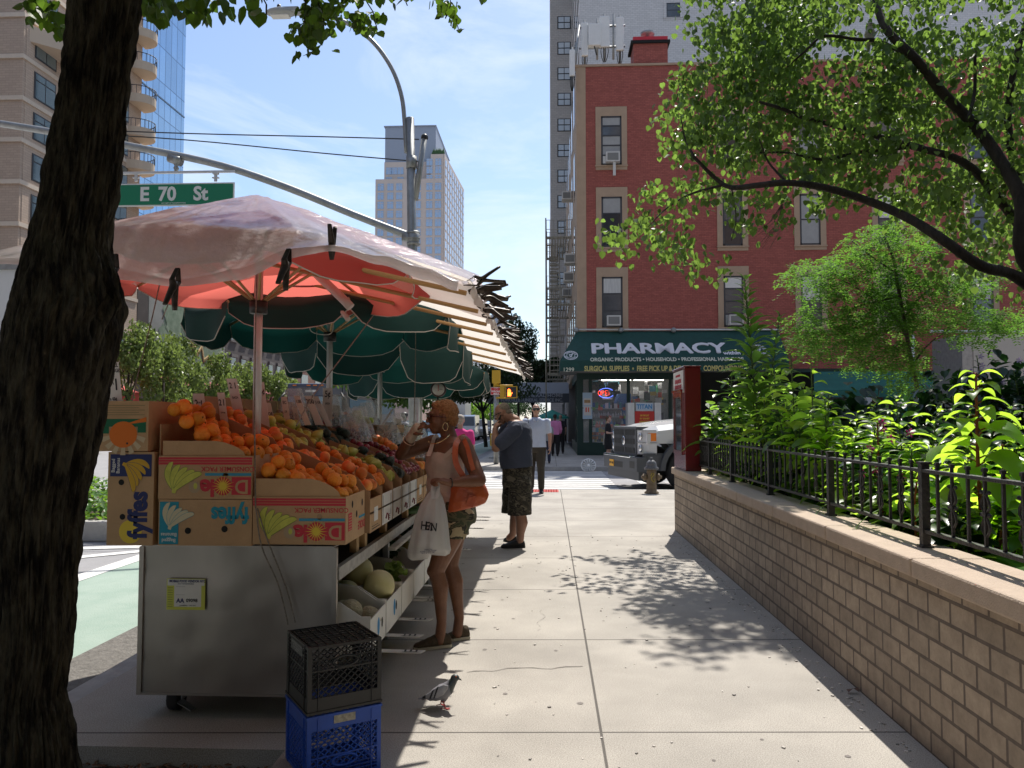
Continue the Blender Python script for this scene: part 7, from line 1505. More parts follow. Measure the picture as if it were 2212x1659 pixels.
# ================================================================ UMBRELLAS AND TARPS
M_REDF = mat('red umbrella cloth', (.42, .05, .045), .8, thin=((.85, .20, .16), .5)); M_GRNF = mat('green umbrella cloth', (.004, .040, .036), .85, ns=3, amt=.15, thin=((.004, .05, .042), .2)); M_PIPE = mat('pale piping', (.50, .46, .42), .8)
def umbrella(label, cx, cy, zt_, zh, r, clothM, pole_r, val=.16, ph=.39, seed=1, sag=.05, slack=0.03):
    t = thing('market_umbrella', label, 'umbrella', (cx, cy, 0), 'market umbrellas over the fruit stand'); n = 8; r0 = random.Random(seed); m = MB(clothM); pm = MB(M_PIPE); rb = MB(M_WOOD)
    dv = [r0.uniform(.75, 1.25) for _ in range(8)]; C = [V((cx + r * math.cos(ph + k * math.pi / 4), cy + r * math.sin(ph + k * math.pi / 4), zh + r0.gauss(0, .02))) for k in range(n)]; A = V((cx, cy, zt_))
    for k in range(n):
        p, q = C[k], C[(k + 1) % n]; rows = []
        for i in range(9):
            f = i / 8; a, b = A.lerp(p, f), A.lerp(q, f); rows.append([a.lerp(b, j / 8) + V((0, 0, -sag * f * math.sin(math.pi * j / 8) + .012 * noise.noise(V((i * .6, j * .6, k * 3 + seed))) * f)) for j in range(9)])
        hem = rows[-1]; vl = []
        outv = ((p + q) / 2 - V((cx, cy, zh))); outv.z = 0; outv.normalize(); wv = r0.uniform(-.6, 1.2)
        for i in range(1, 5):
            f = i / 4; vl.append([hem[j] + V((0, 0, -val * dv[k] * f * (1 - .45 * max(0, abs(j - 4) / 4 - .7) / .3 * f))) + outv * (.045 * f * math.sin(j * 1.15 + wv * 3 + k) * slack * 20) for j in range(9)])
        m.grid(rows + vl); pm.tube(vl[-1], .004, 4, cap=False); pm.tube([hem[0], vl[-1][0]], .003, 4, cap=False)
        rb.tube([A + V((0, 0, -.05)), p + V((0, 0, -.015))], .011, 6); hub = V((cx, cy, zt_ - .55)); rb.tube([hub, A.lerp(p, .5) + V((0, 0, -.03))], .009, 5)
    m.build('canopy', t, True); pm.build('piping', t, True); rb.build('ribs', t, True); m = MB(M_ALU); m.tube([(cx, cy, .88), (cx, cy, zt_ - .02)], pole_r, 16); m.build('pole', t, True); m = MB(M_BLACK); m.lathe((cx, cy, zt_ - .60), [(.05, 0), (.05, .07)], 12); m.build('hub', t, True)
    return t
u1 = umbrella('translucent red umbrella under the plastic sheet, nearest', -1.66, 4.34, 2.73, 2.385, 1.0, M_REDF, .024, .10, .39, 2, .04)
u2 = umbrella('dark green umbrella in the middle of the stand', -1.72, 6.0, 2.74, 2.34, 1.06, M_GRNF, .0235, .20, .39, 3)
u3 = umbrella('dark green umbrella farther back over the stand', -1.76, 8.0, 2.62, 2.26, 1.0, M_GRNF, .0235, .30, .39, 4)
u4 = umbrella('farthest green umbrella edge showing beside the white awning', -1.7, 10.2, 2.6, 2.14, .95, M_GRNF, .0235, .24, .39, 5)
# clear plastic sheet draped over the first umbrella
M_PLAS = mat('crinkled clear plastic', (.60, .52, .52), .13, alpha=.74, spec=.9, coat=.8, ns=2.5, amt=.3, thin=((.85, .72, .70), .4), bump=1.0, bs=14)
hemp = [(-3.1, 2.22), (-2.5, 2.21), (-1.86, 2.165), (-1.53, 2.115), (-1.3, 2.15), (-1.07, 2.215), (-.9, 2.235), (-.7, 2.20), (-.5, 2.15), (-.37, 2.10)]
def hemz(x):
    for (a, za), (b, zb2) in zip(hemp, hemp[1:]):
        if a <= x <= b: t = (x - a) / (b - a); t = t * t * (3 - 2 * t); return lerp(za, zb2, t)
    return 2.15
rows = []; NI, NJ = 90, 150
for i in range(NI):
    f = i / (NI - 1); y = lerp(3.14, 5.0, f); row = []
    for j in range(NJ):
        x = lerp(-2.6, -.37, j / (NJ - 1)); dd = math.hypot(x + 1.66, (y - 4.3)); z = 2.815 - .425 * (dd ** 2 + .002) ** .5 + .015 * math.cos(8 * math.atan2(y - 4.3, x + 1.66)) * min(1, dd)
        tx = max(0, (x + 1.05) / .68); z = lerp(z, lerp(2.24, 2.17, f) if False else z, 0)
        z = max(z, 2.19 - .03 * f) if x > -.9 and y > 3.5 else z
        k = max(0, 1 - (y - 3.14) / .22); k = k * k * (3 - 2 * k); z = lerp(z, hemz(x) + (y - 3.14) * .35, k)
        an = math.atan2(y - 4.3, x + 1.66); fold = (.45 - abs(math.sin(an * 3.5 + .6))) * .055 * min(1, dd * 1.3) + noise.noise(V((x * 4.5 + y * 2.5, y * 1.2, 3))) * .010 + abs(noise.noise(V((an * 9, dd * 2, 8)))) * .012 + abs(noise.noise(V((x * 18 + y * 11, y * 9 - x * 6, 8)))) * .005; row.append((x, y + .03 * noise.noise(V((x * 3, 0, 1))) * k, z + fold * (1 - .5 * k)))
    rows.append(row)
hem2 = [(x, y + .006, z - .035 - .012 * math.sin(x * 9)) for x, y, z in rows[0]]
m = MB(M_PLAS); m.grid([hem2] + rows); o = m.build('plastic_sheet', origin=(-1.66, 4.3, 2.7)); tag(o, 'crinkled clear plastic sheet draped over the nearest umbrella', 'plastic sheet')
# white awning sheet along the pavement side
M_TARP = mat('white tarp', (.62, .58, .54), .7, ns=2, amt=.06, bump=.3, bs=6, thin=((.80, .74, .68), .62)); rows = []
for i in range(80):
    y = lerp(3.55, 11.5, i / 79); row = []
    for j in range(16):
        f = j / 15; x = lerp(-1.25, -.36, f); z = lerp(2.47, 2.17, f) - .016 * abs(math.sin((y - 3.5) * 1.3)) * math.sin(math.pi * f) + .012 * noise.noise(V((x * 5, y * 3, 5))); z += (.022 * noise.noise(V((y * 7, 1, 1)))) * f ** 3; row.append((x + .03 * noise.noise(V((y * 4, 2, 2))) * f ** 3, y, z))
    rows.append(row)
for r_ in rows: x, y, z = r_[-1]; r_ += [(x + .012, y, z - .025 + .012 * noise.noise(V((y * 14, 5, 2)))), (x - .005 + .03 * noise.noise(V((y * 12, 5, 5))), y, z - .06 + .02 * noise.noise(V((y * 11, 3, 2))))]
m = MB(M_TARP); m.grid(rows); o = m.build('white_tarp', origin=(-.8, 7.5, 2.3)); tag(o, 'white tarp awning sloping to the pavement edge', 'tarp')
pl_l = ['wooden pole under the plastic sheet, nearest', 'wooden pole under the white tarp, second', 'wooden pole over the first green umbrella edge', 'wooden pole fourth along the tarp', 'wooden pole fifth along the tarp', 'wooden pole sixth along the tarp', 'wooden pole seventh along the tarp', 'wooden pole farthest along the tarp']
for i, y in enumerate((3.72, 4.35, 4.95, 5.5, 6.3, 7.2, 8.3, 9.6)):
    m = MB(mat('tan bamboo', (.42, .24, .09), .6)); m.tube([(-1.75, y + .15, 2.47), (-.40, y, 2.135)], .0125, 7); tag(m.build('wooden_pole', origin=(-.4, y, 2.13)), pl_l[i], 'wooden pole', 'wooden poles carrying the tarp')
# spring clamps
M_CLP = mat('worn dark clamp', (.055, .04, .032), .45, .5, ns=30, amt=.5)
def clamp_proto():
    t = thing('spring_clamp', 'dark metal spring clamp gripping the tarp edge', 'clamp', (0, 0, 0), 'spring clamps along the tarp edge')
    for s_ in (-1, 1):
        m = MB(M_CLP); m.poly([(-.045, -.011, s_ * .003), (.02, -.013, s_ * .024), (.02, .013, s_ * .024), (-.045, .011, s_ * .003)], .003); m.tube(spline([(.018, 0, s_ * .022), (.05, 0, s_ * .006), (.09, 0, s_ * .018), (.15, 0, s_ * .036)], 4), [.013, .014, .015, .016, .017, .018, .017, .016, .015, .014, .013, .012, .011], 6, flat=(1.2, .55)); m.build('jaw_handle', t)
    m = MB(M_GALV); m.lathe((.03, -.012, 0), [(.008, 0), (.008, .024)], 8, frame((0, 1, 0))); m.build('spring', t); return t
cp = clamp_proto(); ys = [3.58, 3.78, 3.92, 4.05, 4.22, 4.38, 4.6, 4.8, 5.05, 5.3, 5.5, 5.75, 6.1, 6.45, 6.75, 7.1, 7.5, 7.9, 8.3, 8.8, 9.2, 9.6, 10.0, 10.5, 10.9, 11.3]
for i, y in enumerate(ys):
    o = cp if i == 0 else copy_tree(cp); o.location = (-.355, y, 2.165 + rnd.gauss(0, .02)); o.rotation_euler = (rnd.uniform(-1.2, 1.2), rnd.uniform(-.35, .35) - (.45 if i == 0 else 0) + (.2 if i > 3 else 0), rnd.uniform(-.5, .5)); s_ = 1.0; o.scale = (s_,) * 3
for i, (u, v, d) in enumerate(((252, 560, 3.12), (385, 590, 3.13), (624, 548, 3.13), (720, 536, 3.2))):
    o = copy_tree(cp); o.location = W(u, v, d) + V((0, -.02, -.02)); o['group'] = 'clamps on the plastic sheet hem'; o['label'] = ['clamp on the plastic hem nearest the tree trunk', 'clamp at the lowest dip of the plastic hem', 'clamp hanging at the middle of the plastic hem', 'clamp sticking up on the hem right of the pole'][i]; o.rotation_euler = (0, R(90) + (.2 if i != 3 else 3.0) + i * .05, R(80)); o.scale = (.9,) * 3 if i < 3 else (.75,) * 3
# ropes, lamp tube, scale
M_ROPE = mat('grey rope', (.22, .19, .16), .9, ns=60, amt=.5)
for i, (lb, pts) in enumerate((('braided rope hanging along the first pole to the orange carton', [(556, 560, 4.1), (552, 700, 4.0), (550, 900, 3.95), (552, 1095, 3.88)]), ('slack rope end trailing down the steel cart side', [(552, 1095, 3.88), (565, 1180, 3.86), (600, 1260, 3.88), (618, 1330, 3.9), (622, 1350, 3.9)]), ('second rope strand down the cart to the crates', [(556, 1098, 3.88), (575, 1160, 3.88), (618, 1270, 3.9), (638, 1345, 3.9)]),
      ('striped rope stay slanting down left of the umbrellas', [(352, 580, 4.6), (330, 680, 4.6), (300, 800, 4.7), (285, 870, 4.7)]), ('green rope stay crossing from the tarp to the cart', [(846, 625, 5.6), (800, 690, 5.1), (740, 770, 4.6), (680, 850, 4.3), (640, 920, 4.0)]), ('rope dropping from the tarp past the kerb pole', [(898, 700, 6.4), (897, 800, 6.4), (893, 940, 6.5), (885, 1000, 6.5)]), ('scale cord on the left from the green canopy', [(938, 780, 8.2), (948, 830, 8.2)]), ('dark cord tied to the red cloth corner', [(375, 595, 3.4), (369, 640, 4.9), (350, 690, 5.0)]))):
    m = MB(M_ROPE); m.tube(spline([W(*p) for p in pts], 6), .0038, 5); tag(m.build('rope', origin=W(*pts[-1])), lb, 'rope')
m = MB(mat('tube lamp', (.55, .50, .47), .4)); m.tube([W(680, 588, 4.9), W(745, 650, 4.7), W(758, 664, 4.7)], .028, 10); m.tube([W(722, 650, 5.1), W(752, 690, 5.0)], .018, 8); tag(m.build('tube_lamp', origin=W(745, 650, 4.7)), 'unlit white tube lamp slung under the red umbrella', 'lamp')
m = MB(M_PIPE); m.tube(spline([W(702, 660, 5.9), W(672, 700, 5.9), W(676, 718, 5.9), W(712, 722, 5.9), W(720, 700, 5.9), W(706, 665, 5.9)], 5), .005, 4); tag(m.build('cable_loop', origin=W(700, 690, 5.9)), 'pale cable looped under the green umbrella by the second pole', 'cable')
SD = 8.2; c = W(946, 841, SD); ws = thing('hanging_scale', 'round dial hanging scale with white face and red pointer', 'scale', c)
m = MB(mat('scale casing', (.05, .02, .02), .4)); Mx = frame((.1, -1, 0)); m.lathe(c + V((0, .05, 0)), [(.078, 0), (.083, .01), (.083, .06), (.075, .068)], 28, Mx); m.tube([c + V((0, 0, .08)), c + V((0, 0, .11))], .012, 6); m.tube([c + V((0, 0, -.08)), c + V((0, 0, -.11)), c + V((-.01, 0, -.13))], .008, 6); m.build('casing', ws, True)
m = MB(M_PAPER); fc_ = c + V((0, .05, 0)) + Mx @ V((0, 0, .069)); m.lathe(fc_, [(.065, 0), (.065, .001)], 28, Mx); m.use(M_INK)
for k in range(24): a = k * 6.283 / 24; m.box(fc_ + V((math.cos(a) * .055, -.003, math.sin(a) * .055)), (.002, .001, .008), Euler((0, -a + 1.57, 0)))
m.box(fc_ + V((.028, -.004, 0)), (.035, .001, .004)); m.use(M_RED); m.b2(fc_ + V((-.003, -.004, -.02)), fc_ + V((.003, -.0035, .05))); m.build('dial', ws, True)
# milk crates
def milk_crate(label, c, rz, mt, hole=True):
    t = thing('milk_crate', label, 'crate', c, 'stacked milk crates', rz=rz); s_, h_ = .163, .28; m = MB(mt)
    for x in (-1, 1):
        for y in (-1, 1): m.b2((x * s_ - .018 * (x > 0) * 1, y * s_ - .018 * (y > 0), 0), (x * s_ + .018 * (x < 0), y * s_ + .018 * (y < 0), h_))
    for z0, z1 in ((0, .012), (h_ - .065, h_ - .0), (.10, .106)):
        for y in (-1, 1): m.b2((-s_ + .018, y * s_ - .008 * (y > 0), z0), (s_ - .018, y * s_ + .008 * (y < 0), z1))
        for x in (-1, 1): m.b2((x * s_ - .008 * (x > 0), -s_ + .018, z0), (x * s_ + .008 * (x < 0), s_ - .018, z1))
    for z in (.025, .04, .055):
        for y in (-1, 1): m.b2((-s_ + .018, y * s_ - .005 * (y > 0), z), (s_ - .018, y * s_ + .005 * (y < 0), z + .003))
        for x in (-1, 1): m.b2((x * s_ - .005 * (x > 0), -s_ + .018, z), (x * s_ + .005 * (x < 0), s_ - .018, z + .003))
    for y in (-1, 1):
        for a, b in ((-.12, -.117), (.117, .12)):
            m.b2((a, y * (s_ - .002) - .006, 0), (b, y * (s_ - .002) + .006, h_))
            m.b2((y * (s_ - .002) - .006, a, 0), (y * (s_ - .002) + .006, b, h_))
    m.b2((-s_ - .004, -s_ - .004, h_ - .012), (s_ + .004, -s_ - .0005, h_ - .002)); m.b2((-s_ - .004, s_ + .0005, h_ - .012), (s_ + .004, s_ + .004, h_ - .002)); m.b2((-s_ - .004, -s_, h_ - .012), (-s_ - .0005, s_, h_ - .002)); m.b2((s_ + .0005, -s_, h_ - .012), (s_ + .004, s_, h_ - .002)); m.build('frame', t)
    m = MB(mt)
    def lat(P, Q, up):
        n = 9
        for k in range(-6, n):
            for d in (-1, 1):
                f0 = k / n * 1.0; a0, b0 = f0, f0 + .62; pts_ = []
                for f, z in ((a0, 0), (b0, 1)) if d > 0 else ((b0, 0), (a0, 1)): pts_.append((f, z))
                (fa, za), (fb, zb_) = pts_; t0, t1 = 0, 1
                lo, hi = (0 - fa) / (fb - fa), (1 - fa) / (fb - fa); lo, hi = min(lo, hi), max(lo, hi); t0, t1 = max(0, lo), min(1, hi)
                if t1 - t0 < .05: continue
                pa, pb = lerp(fa, fb, t0), lerp(fa, fb, t1); qa, qb = lerp(za, zb_, t0), lerp(za, zb_, t1)
                if hole and qa * qb >= 0:
                    pass
                A_ = V(P).lerp(V(Q), pa) + V((0, 0, lerp(.06, h_ - .065, qa))); B_ = V(P).lerp(V(Q), pb) + V((0, 0, lerp(.06, h_ - .065, qb))); m.tube([A_, B_], .0035, 4, cap=False)
    lat((-.145, -s_ + .004, 0), (.145, -s_ + .004, 0), 1); lat((-.145, s_ - .004, 0), (.145, s_ - .004, 0), 1); lat((-s_ + .004, -.145, 0), (-s_ + .004, .145, 0), 1); lat((s_ - .004, -.145, 0), (s_ - .004, .145, 0), 1); m.build('side_lattice', t)
    m = MB(mt)
    for k in range(9): a = lerp(-.14, .14, k / 8); m.b2((a - .002, -s_ + .01, .002), (a + .002, s_ - .01, .010)); m.b2((-s_ + .01, a - .002, .002), (s_ - .01, a + .002, .010))
    m.build('bottom_grid', t)
    for y in (-1, 1):
        m = MB(mt); n = 16; m.tube([(math.cos(k * 6.283 / n) * .055, y * (s_ - .002), .075 + math.sin(k * 6.283 / n) * .022) for k in range(n + 1)], .006, 5, cap=False); m.build('hand_hole_ring', t)
    return t
M_MCB = mat('black crate plastic', (.011, .011, .012), .42, ns=12, amt=.4); M_MCU = mat('blue crate plastic', (.012, .075, .42), .45, ns=8, amt=.15)
# crates sit on the slab edge beside the pit
b_ = V((-.964, 3.473, .002))
mc1 = milk_crate('blue plastic milk crate at the bottom of the stack', b_, R(34), M_MCU)
mc2 = milk_crate('black plastic milk crate turned over on the blue one', b_ + V((0, .0, .565)), R(34), M_MCB); mc2.rotation_euler = (R(180), 0, R(34)); 
m = MB(mat('torn label', (.42, .38, .30), .9, ns=60, amt=.4)); m.b2((-.05, -.1665, .235), (.045, -.165, .272)); m.build('torn_label', mc1)
m = MB(mat('crate sticker', (.10, .105, .10), .6)); m.b2((-.1665, -.08, .010), (-.165, .09, .055)); 
for k in range(4): m.text(["UNAUTHORIZED USE OF THIS", "CONTAINER IS ILLEGAL", "AND PUNISHABLE", "BY LAW"][k], .011, (-.167, .005, .019 + k * .010), (0, 1, 0), (0, 0, -1), mat('faint print', (.35, .35, .33), .8), th=.0004)
m.build('sticker', mc2)
# ================================================================ PEOPLE AND PIGEON
class Blob(MB):
    """closed shapes that are fused into one continuous surface"""
    def limb(s, pts, rs, n=14, flat=None):
        s.tube(pts, rs, n, flat=flat)
        for p, r in zip(pts, rs): s.ball(p, r * .985, 12)
        return s
    def loft(s, rings, n=20, up=V((0, 0, 1))):
        """rings = [(centre, half width vector, half depth vector)]"""
        vs, fs = [], []
        for c, a, b in rings:
            for j in range(n): w = 6.283185 * j / n; vs.append(V(c) + V(a) * math.cos(w) + V(b) * math.sin(w))
        for i in range(len(rings) - 1):
            for j in range(n): j2 = (j + 1) % n; fs.append((i * n + j, i * n + j2, (i + 1) * n + j2, (i + 1) * n + j))
        fs.append(tuple(range(n))[::-1]); fs.append(tuple((len(rings) - 1) * n + j for j in range(n))); return s.add(vs, fs, True)
    def fuse(s, name, parent, m, vox=.008, smooth=4, cuts=(), disp=None, region=None, fac=.5):
        s.mats = []; s.use(m); s.fm = [0] * len(s.f); o = s.build(name, parent, True)
        r = o.modifiers.new("r", 'REMESH'); r.mode = 'VOXEL'; r.voxel_size = vox; r.use_smooth_shade = True
        q = o.modifiers.new("s", 'SMOOTH'); q.iterations = smooth; q.factor = fac
        dg = bpy.context.evaluated_depsgraph_get(); dg.update(); me = bpy.data.meshes.new_from_object(o.evaluated_get(dg)); o.modifiers.clear(); old = o.data; o.data = me; bpy.data.meshes.remove(old); off = wloc(parent) if parent else V((0, 0, 0))
        if cuts:
            bm = bmesh.new(); bm.from_mesh(me)
            for p, nn in cuts: bmesh.ops.bisect_plane(bm, geom=bm.verts[:] + bm.edges[:] + bm.faces[:], plane_co=V(p) - off, plane_no=V(nn), clear_outer=True)
            bm.to_mesh(me); bm.free()
        if disp:
            for v in me.vertices: v.co += v.normal * disp(v.co + off)
        me.materials.clear(); me.materials.append(m)
        if region:
            ms = region[0]
            for x in ms: me.materials.append(x)
            for p in me.polygons: p.material_index = region[1](p.center + off)
        for p in me.polygons: p.use_smooth = True
        me.update(); return o
def skin(name, c, c2): return mat(name, c, .48, ns=10, col2=c2, spec=.4, bump=.15, bs=120)
def head(b, c, fwd, up, s=1.0, nose=1.0, neck_to=None, neck_r=.052, jaw=1.0):
    """c = centre of the skull; s = scale. returns the frame (right, fwd, up)"""
    f = V(fwd).normalized(); u = V(up); u = (u - f * u.dot(f)).normalized(); r = f.cross(u); M_ = Matrix((r, f, u)).transposed(); P = lambda x, y, z: V(c) + M_ @ V((x * s, y * s, z * s))
    b.ball(P(0, -.012, .028), (.072 * s, .092 * s, .082 * s), 20, M_); b.ball(P(0, .026, -.018), (.060 * s, .062 * s, .075 * s), 18, M_); b.ball(P(0, .045, -.072), (.040 * s * jaw, .042 * s, .034 * s), 14, M_); b.ball(P(0, .060, -.088), (.022 * s, .020 * s, .018 * s), 12, M_)
    b.ball(P(0, .074, .036), (.046 * s, .016 * s, .014 * s), 12, M_)
    for x in (-1, 1): b.ball(P(x * .034, .058, -.020), (.020 * s, .022 * s, .018 * s), 10, M_); b.ball(P(x * .074, -.004, .0), (.010 * s, .019 * s, .032 * s), 10, M_); b.ball(P(x * .010, .088 * 1, -.016), (.010 * s, .010 * s, .008 * s), 8, M_)
    b.tube([P(0, .078, .022), P(0, .094 + .006 * nose, -.004), P(0, .100 + .008 * nose, -.014)], [.009 * s, .011 * s, .013 * s], 10); b.ball(P(0, .100 + .006 * nose, -.016), .012 * s, 10)
    b.ball(P(0, .086, -.045), (.023 * s, .012 * s, .007 * s), 12, M_); b.ball(P(0, .083, -.057), (.020 * s, .012 * s, .008 * s), 12, M_)
    if neck_to is not None: b.limb([P(0, -.022, -.04), lerp(P(0, -.022, -.04), V(neck_to), .5), V(neck_to)], [neck_r, neck_r * .97, neck_r * 1.12], 16)
    return M_, P
def hand(b, wrist, d, palm_n, s=1.0, curl=(.5,) * 5, spread=.1):
    """palm, four separate bent fingers and a thumb from the side of the palm"""
    d = V(d).normalized(); n = V(palm_n); n = (n - d * n.dot(d)).normalized(); x = d.cross(n); Pn = V(wrist) + d * .045 * s
    M_ = Matrix((x, d, n)).transposed(); b.ball(Pn, (.040 * s, .052 * s, .017 * s), 14, M_); b.ball(Pn + d * .028 * s, (.041 * s, .022 * s, .015 * s), 12, M_); b.limb([V(wrist), Pn], [.024 * s, .026 * s], 10)
    for k, (off, ln) in enumerate(((-.031, .068), (-.010, .078), (.011, .074), (.031, .058))):
        p = Pn + d * .040 * s + x * off * s; a = curl[k]; dd = (d + x * off * spread * 8).normalized(); pts = [p]; ang = a * .5
        for seg, fr in enumerate((.45, .32, .23)):
            q = dd * math.cos(ang) + n * math.sin(ang); p = p + q * ln * fr * s; pts.append(p); ang += a
        b.limb(pts, [.0098 * s, .0092 * s, .0082 * s, .0072 * s], 8)
    p = V(wrist) + d * .022 * s - x * .026 * s; q1 = p + (d * .7 - x * .75 + n * .3).normalized() * .036 * s; q2 = q1 + (d * .9 - x * .1 + n * (.3 + curl[4])).normalized() * .028 * s; q3 = q2 + (d * .9 + x * .1 + n * (.2 + curl[4])).normalized() * .022 * s
    b.limb([p, q1, q2, q3], [.014 * s, .0115 * s, .0105 * s, .0085 * s], 8)
def glasses(parent, P, M_, s, mt=M_BLACK, lensm=M_GLASSD, dark=True, label='sunglasses'):
    m = MB(mt)
    for x in (-1, 1):
        c = P(x * .031, .098, .014); n = 18; ring = [c + M_ @ V((math.cos(k * 6.283 / n) * .029 * s, -.004 * abs(math.cos(k * 6.283 / n)) * s, math.sin(k * 6.283 / n) * .024 * s)) for k in range(n + 1)]; m.tube(ring, .0028 * s, 5, cap=False)
        if dark: m.use(lensm); m.poly(ring[:-1], .002); m.use(mt)
        m.tube([P(x * .060, .092, .018), P(x * .078, .03, .014), P(x * .080, -.015, .004)], [.0045 * s] * 3, 6)
    m.tube([P(-.006, .102, .018), P(.006, .102, .018)], .003 * s, 5); m.build(label, parent, True)
def shoe(b, heel, toe, w=.045, h=.055, z0=0.0):
    h_, t = V(heel), V(toe); d = (t - h_); L_ = d.length; d.normalize(); x = V((-d.y, d.x, 0)); u = V((0, 0, 1)); R_ = []
    for f, ww, hh in ((.0, .55, .62), (.04, .72, .95), (.15, .8, 1.05), (.35, .84, 1.1), (.55, .92, .85), (.75, 1.0, .62), (.9, .85, .5), (.97, .6, .36), (1.0, .3, .2)):
        c = h_ + d * L_ * f; hz = h * hh * .5; c.z = z0 + hz + .004; R_.append((c, x * w * ww, u * hz))
    b.loft(R_, 18); return R_
def sole(parent, R_, mt, th=.02, z0=0.0, grow=1.10):
    m = MB(mt); A, B, C = [], [], []
    for c, x, u in R_: 
        for s_, L_ in ((1, A), (-1, B)): L_.append(V((c.x, c.y, 0)) + V((x.x, x.y, 0)) * s_ * grow)
    loop = A + B[::-1]; m.add([V((p.x, p.y, z0 + .002)) for p in loop] + [V((p.x, p.y, z0 + th)) for p in loop], [tuple(range(len(loop)))[::-1], tuple(range(len(loop), 2 * len(loop)))] + [(i, (i + 1) % len(loop), len(loop) + (i + 1) % len(loop), len(loop) + i) for i in range(len(loop))], False); m.build('shoe_sole', parent, True)

# ------------------------------------------------ the woman
WD = 5.34
wo = thing('person', 'woman in tank top and camouflage shorts, orange shoulder bag, wrist brace raised to her face', 'person', (W(955, 1380, WD).x, WD, 0))
SKW = skin('woman skin', (.145, .060, .032), (.215, .095, .050)); b = Blob()
hc = W(955, 903, 5.34); sN, sF = W(1000, 958, 5.22), W(937, 955, 5.48); eN, wN = W(1036, 1037, 5.12), W(970, 1043, 5.02); eF, wF = W(866, 982, 5.46), W(893, 936, 5.36)
M_h, P_h = head(b, hc, (-.93, -.28, -.06), (.05, 0, 1), 1.02, .6, neck_to=(sN + sF) / 2 + V((.015, 0, .005)), neck_r=.056)
dn = (sF - sN).normalized(); cen = lambda u, v, d=5.35: W(u, v, d)
fw = V((-.9, -.35, 0)).normalized(); sd = V((-fw.y, fw.x, 0))
def ring(u, v, hw, hd, d=5.35): return (W(u, v, d), V((sd.x, sd.y, 0)) * hw, fw * hd)
b.loft([ring(972, 945, .09, .06), ring(969, 955, .165, .085), ring(964, 975, .165, .11), ring(962, 1005, .145, .112), ring(967, 1035, .132, .105), ring(974, 1060, .145, .115), ring(981, 1090, .175, .135), ring(982, 1118, .175, .14), ring(980, 1135, .12, .10)], 24)
for s_ in (-1, 1): b.ball(W(947, 990, 5.35) + V((sd.x, sd.y, 0)) * .075 * s_, (.066, .066, .062), 14)
b.limb([sN, lerp(sN, eN, .35), eN], [.058, .055, .046]); b.limb([eN, lerp(eN, wN, .35), lerp(eN, wN, .8), wN], [.045, .043, .029, .025])
b.limb([sF, lerp(sF, eF, .4), eF], [.056, .053, .043]); b.limb([eF, lerp(eF, wF, .4), wF], [.043, .040, .027])
hand(b, wN, W(948, 1037, 4.98) - wN, (-.1, .1, -1), .98, (1.15, 1.2, 1.25, 1.3, .8)); hand(b, wF, W(914, 912, 5.30) - wF, (.8, .25, -.5), .95, (.75, .8, .9, 1.0, .6))
hipN, hipF = W(987, 1120, 5.27), W(982, 1116, 5.46)
kN, aN = W(942, 1232, 5.24), W(954, 1345, 5.24); kF, aF = W(972, 1222, 5.42), W(992, 1334, 5.42)
for hp, k_, an in ((hipN, kN, aN), (hipF, kF, aF)):
    b.limb([hp, lerp(hp, k_, .4), lerp(hp, k_, .85), k_], [.098, .088, .064, .058]); ca = lerp(k_, an, .32) + V((.018, 0, 0)); b.limb([k_, ca, lerp(k_, an, .62) + V((.008, 0, 0)), an], [.056, .056, .043, .033])
    b.ball(k_ + V((-.02, 0, -.005)), .045, 12); fp = V((an.x - .012, an.y - .012, .05)); b.limb([an, fp], [.034, .036])
b.fuse('body', wo, SKW, .0062, 3)
# tank top
t = Blob(); M_TANK = mat('pale beige tank top', (.52, .40, .33), .85, ns=5, amt=.08, bump=.5, bs=18)
t.loft([ring(967, 966, .135, .098), ring(963, 980, .165, .128), ring(960, 1000, .162, .135), ring(963, 1030, .150, .130), ring(965, 1060, .160, .140), ring(966, 1085, .178, .155)], 28)
for s_ in (-1, 1): t.ball(W(945, 990, 5.35) + V((sd.x, sd.y, 0)) * .076 * s_, (.073, .073, .068), 14)
t.fuse('tank_top', wo, M_TANK, .008, 3, cuts=[(W(960, 1080, 5.35), (.1, 0, -1)), (W(948, 966, 5.35), (-.42, 0, 1))], disp=lambda p: .004 * noise.noise(p * 22) + .003 * math.sin(p.z * 60 + p.x * 30))
m = MB(M_TANK)   # loose front tail hanging below, and straps
rows = []
for i in range(14):
    f = i / 13; rows.append([W(lerp(944 - 6 * f, 897 - 3 * f * 0, f) + lerp(0, lerp(36, 64, f), j / 9), lerp(1035, 1144 - 12 * (j / 9) ** 2 * 1.5, f), lerp(5.20, 5.12, f) + .05 * (j / 9) + .016 * math.sin(j * 1.9 + f * 3)) for j in range(10)])
m.grid(rows); rows = [[p + V((.01, .22, 0)) for p in r_] for r_ in rows]; m.grid(rows)
def strap(pts, w, n=V((0, -1, 0))):
    k = spline(pts, 5); A, B = [], []
    for i, p in enumerate(k): t_ = (k[min(i + 1, len(k) - 1)] - k[max(i - 1, 0)]).normalized(); s_ = t_.cross(n).normalized() * w / 2; A.append(p + s_); B.append(p - s_)
    m.grid([A, B])
shN = W(992, 949, 5.20)
strap([W(925, 985, 5.15), W(932, 966, 5.26), W(938, 946, 5.40), W(946, 940, 5.45)], .028); strap([W(957, 990, 5.16), W(980, 968, 5.14), W(990, 954, 5.16), W(990, 948, 5.22)], .028); m.build('tank_top_tail', wo, True)
s2 = Blob(); M_CAMO1 = camo('woodland camouflage', [(.055, .065, .035), (.11, .10, .055), (.03, .028, .02), (.38, .31, .19)], 9)
s2.loft([ring(975, 1068, .150, .125), ring(979, 1090, .180, .148), ring(981, 1115, .184, .152), ring(981, 1128, .175, .14)], 28)
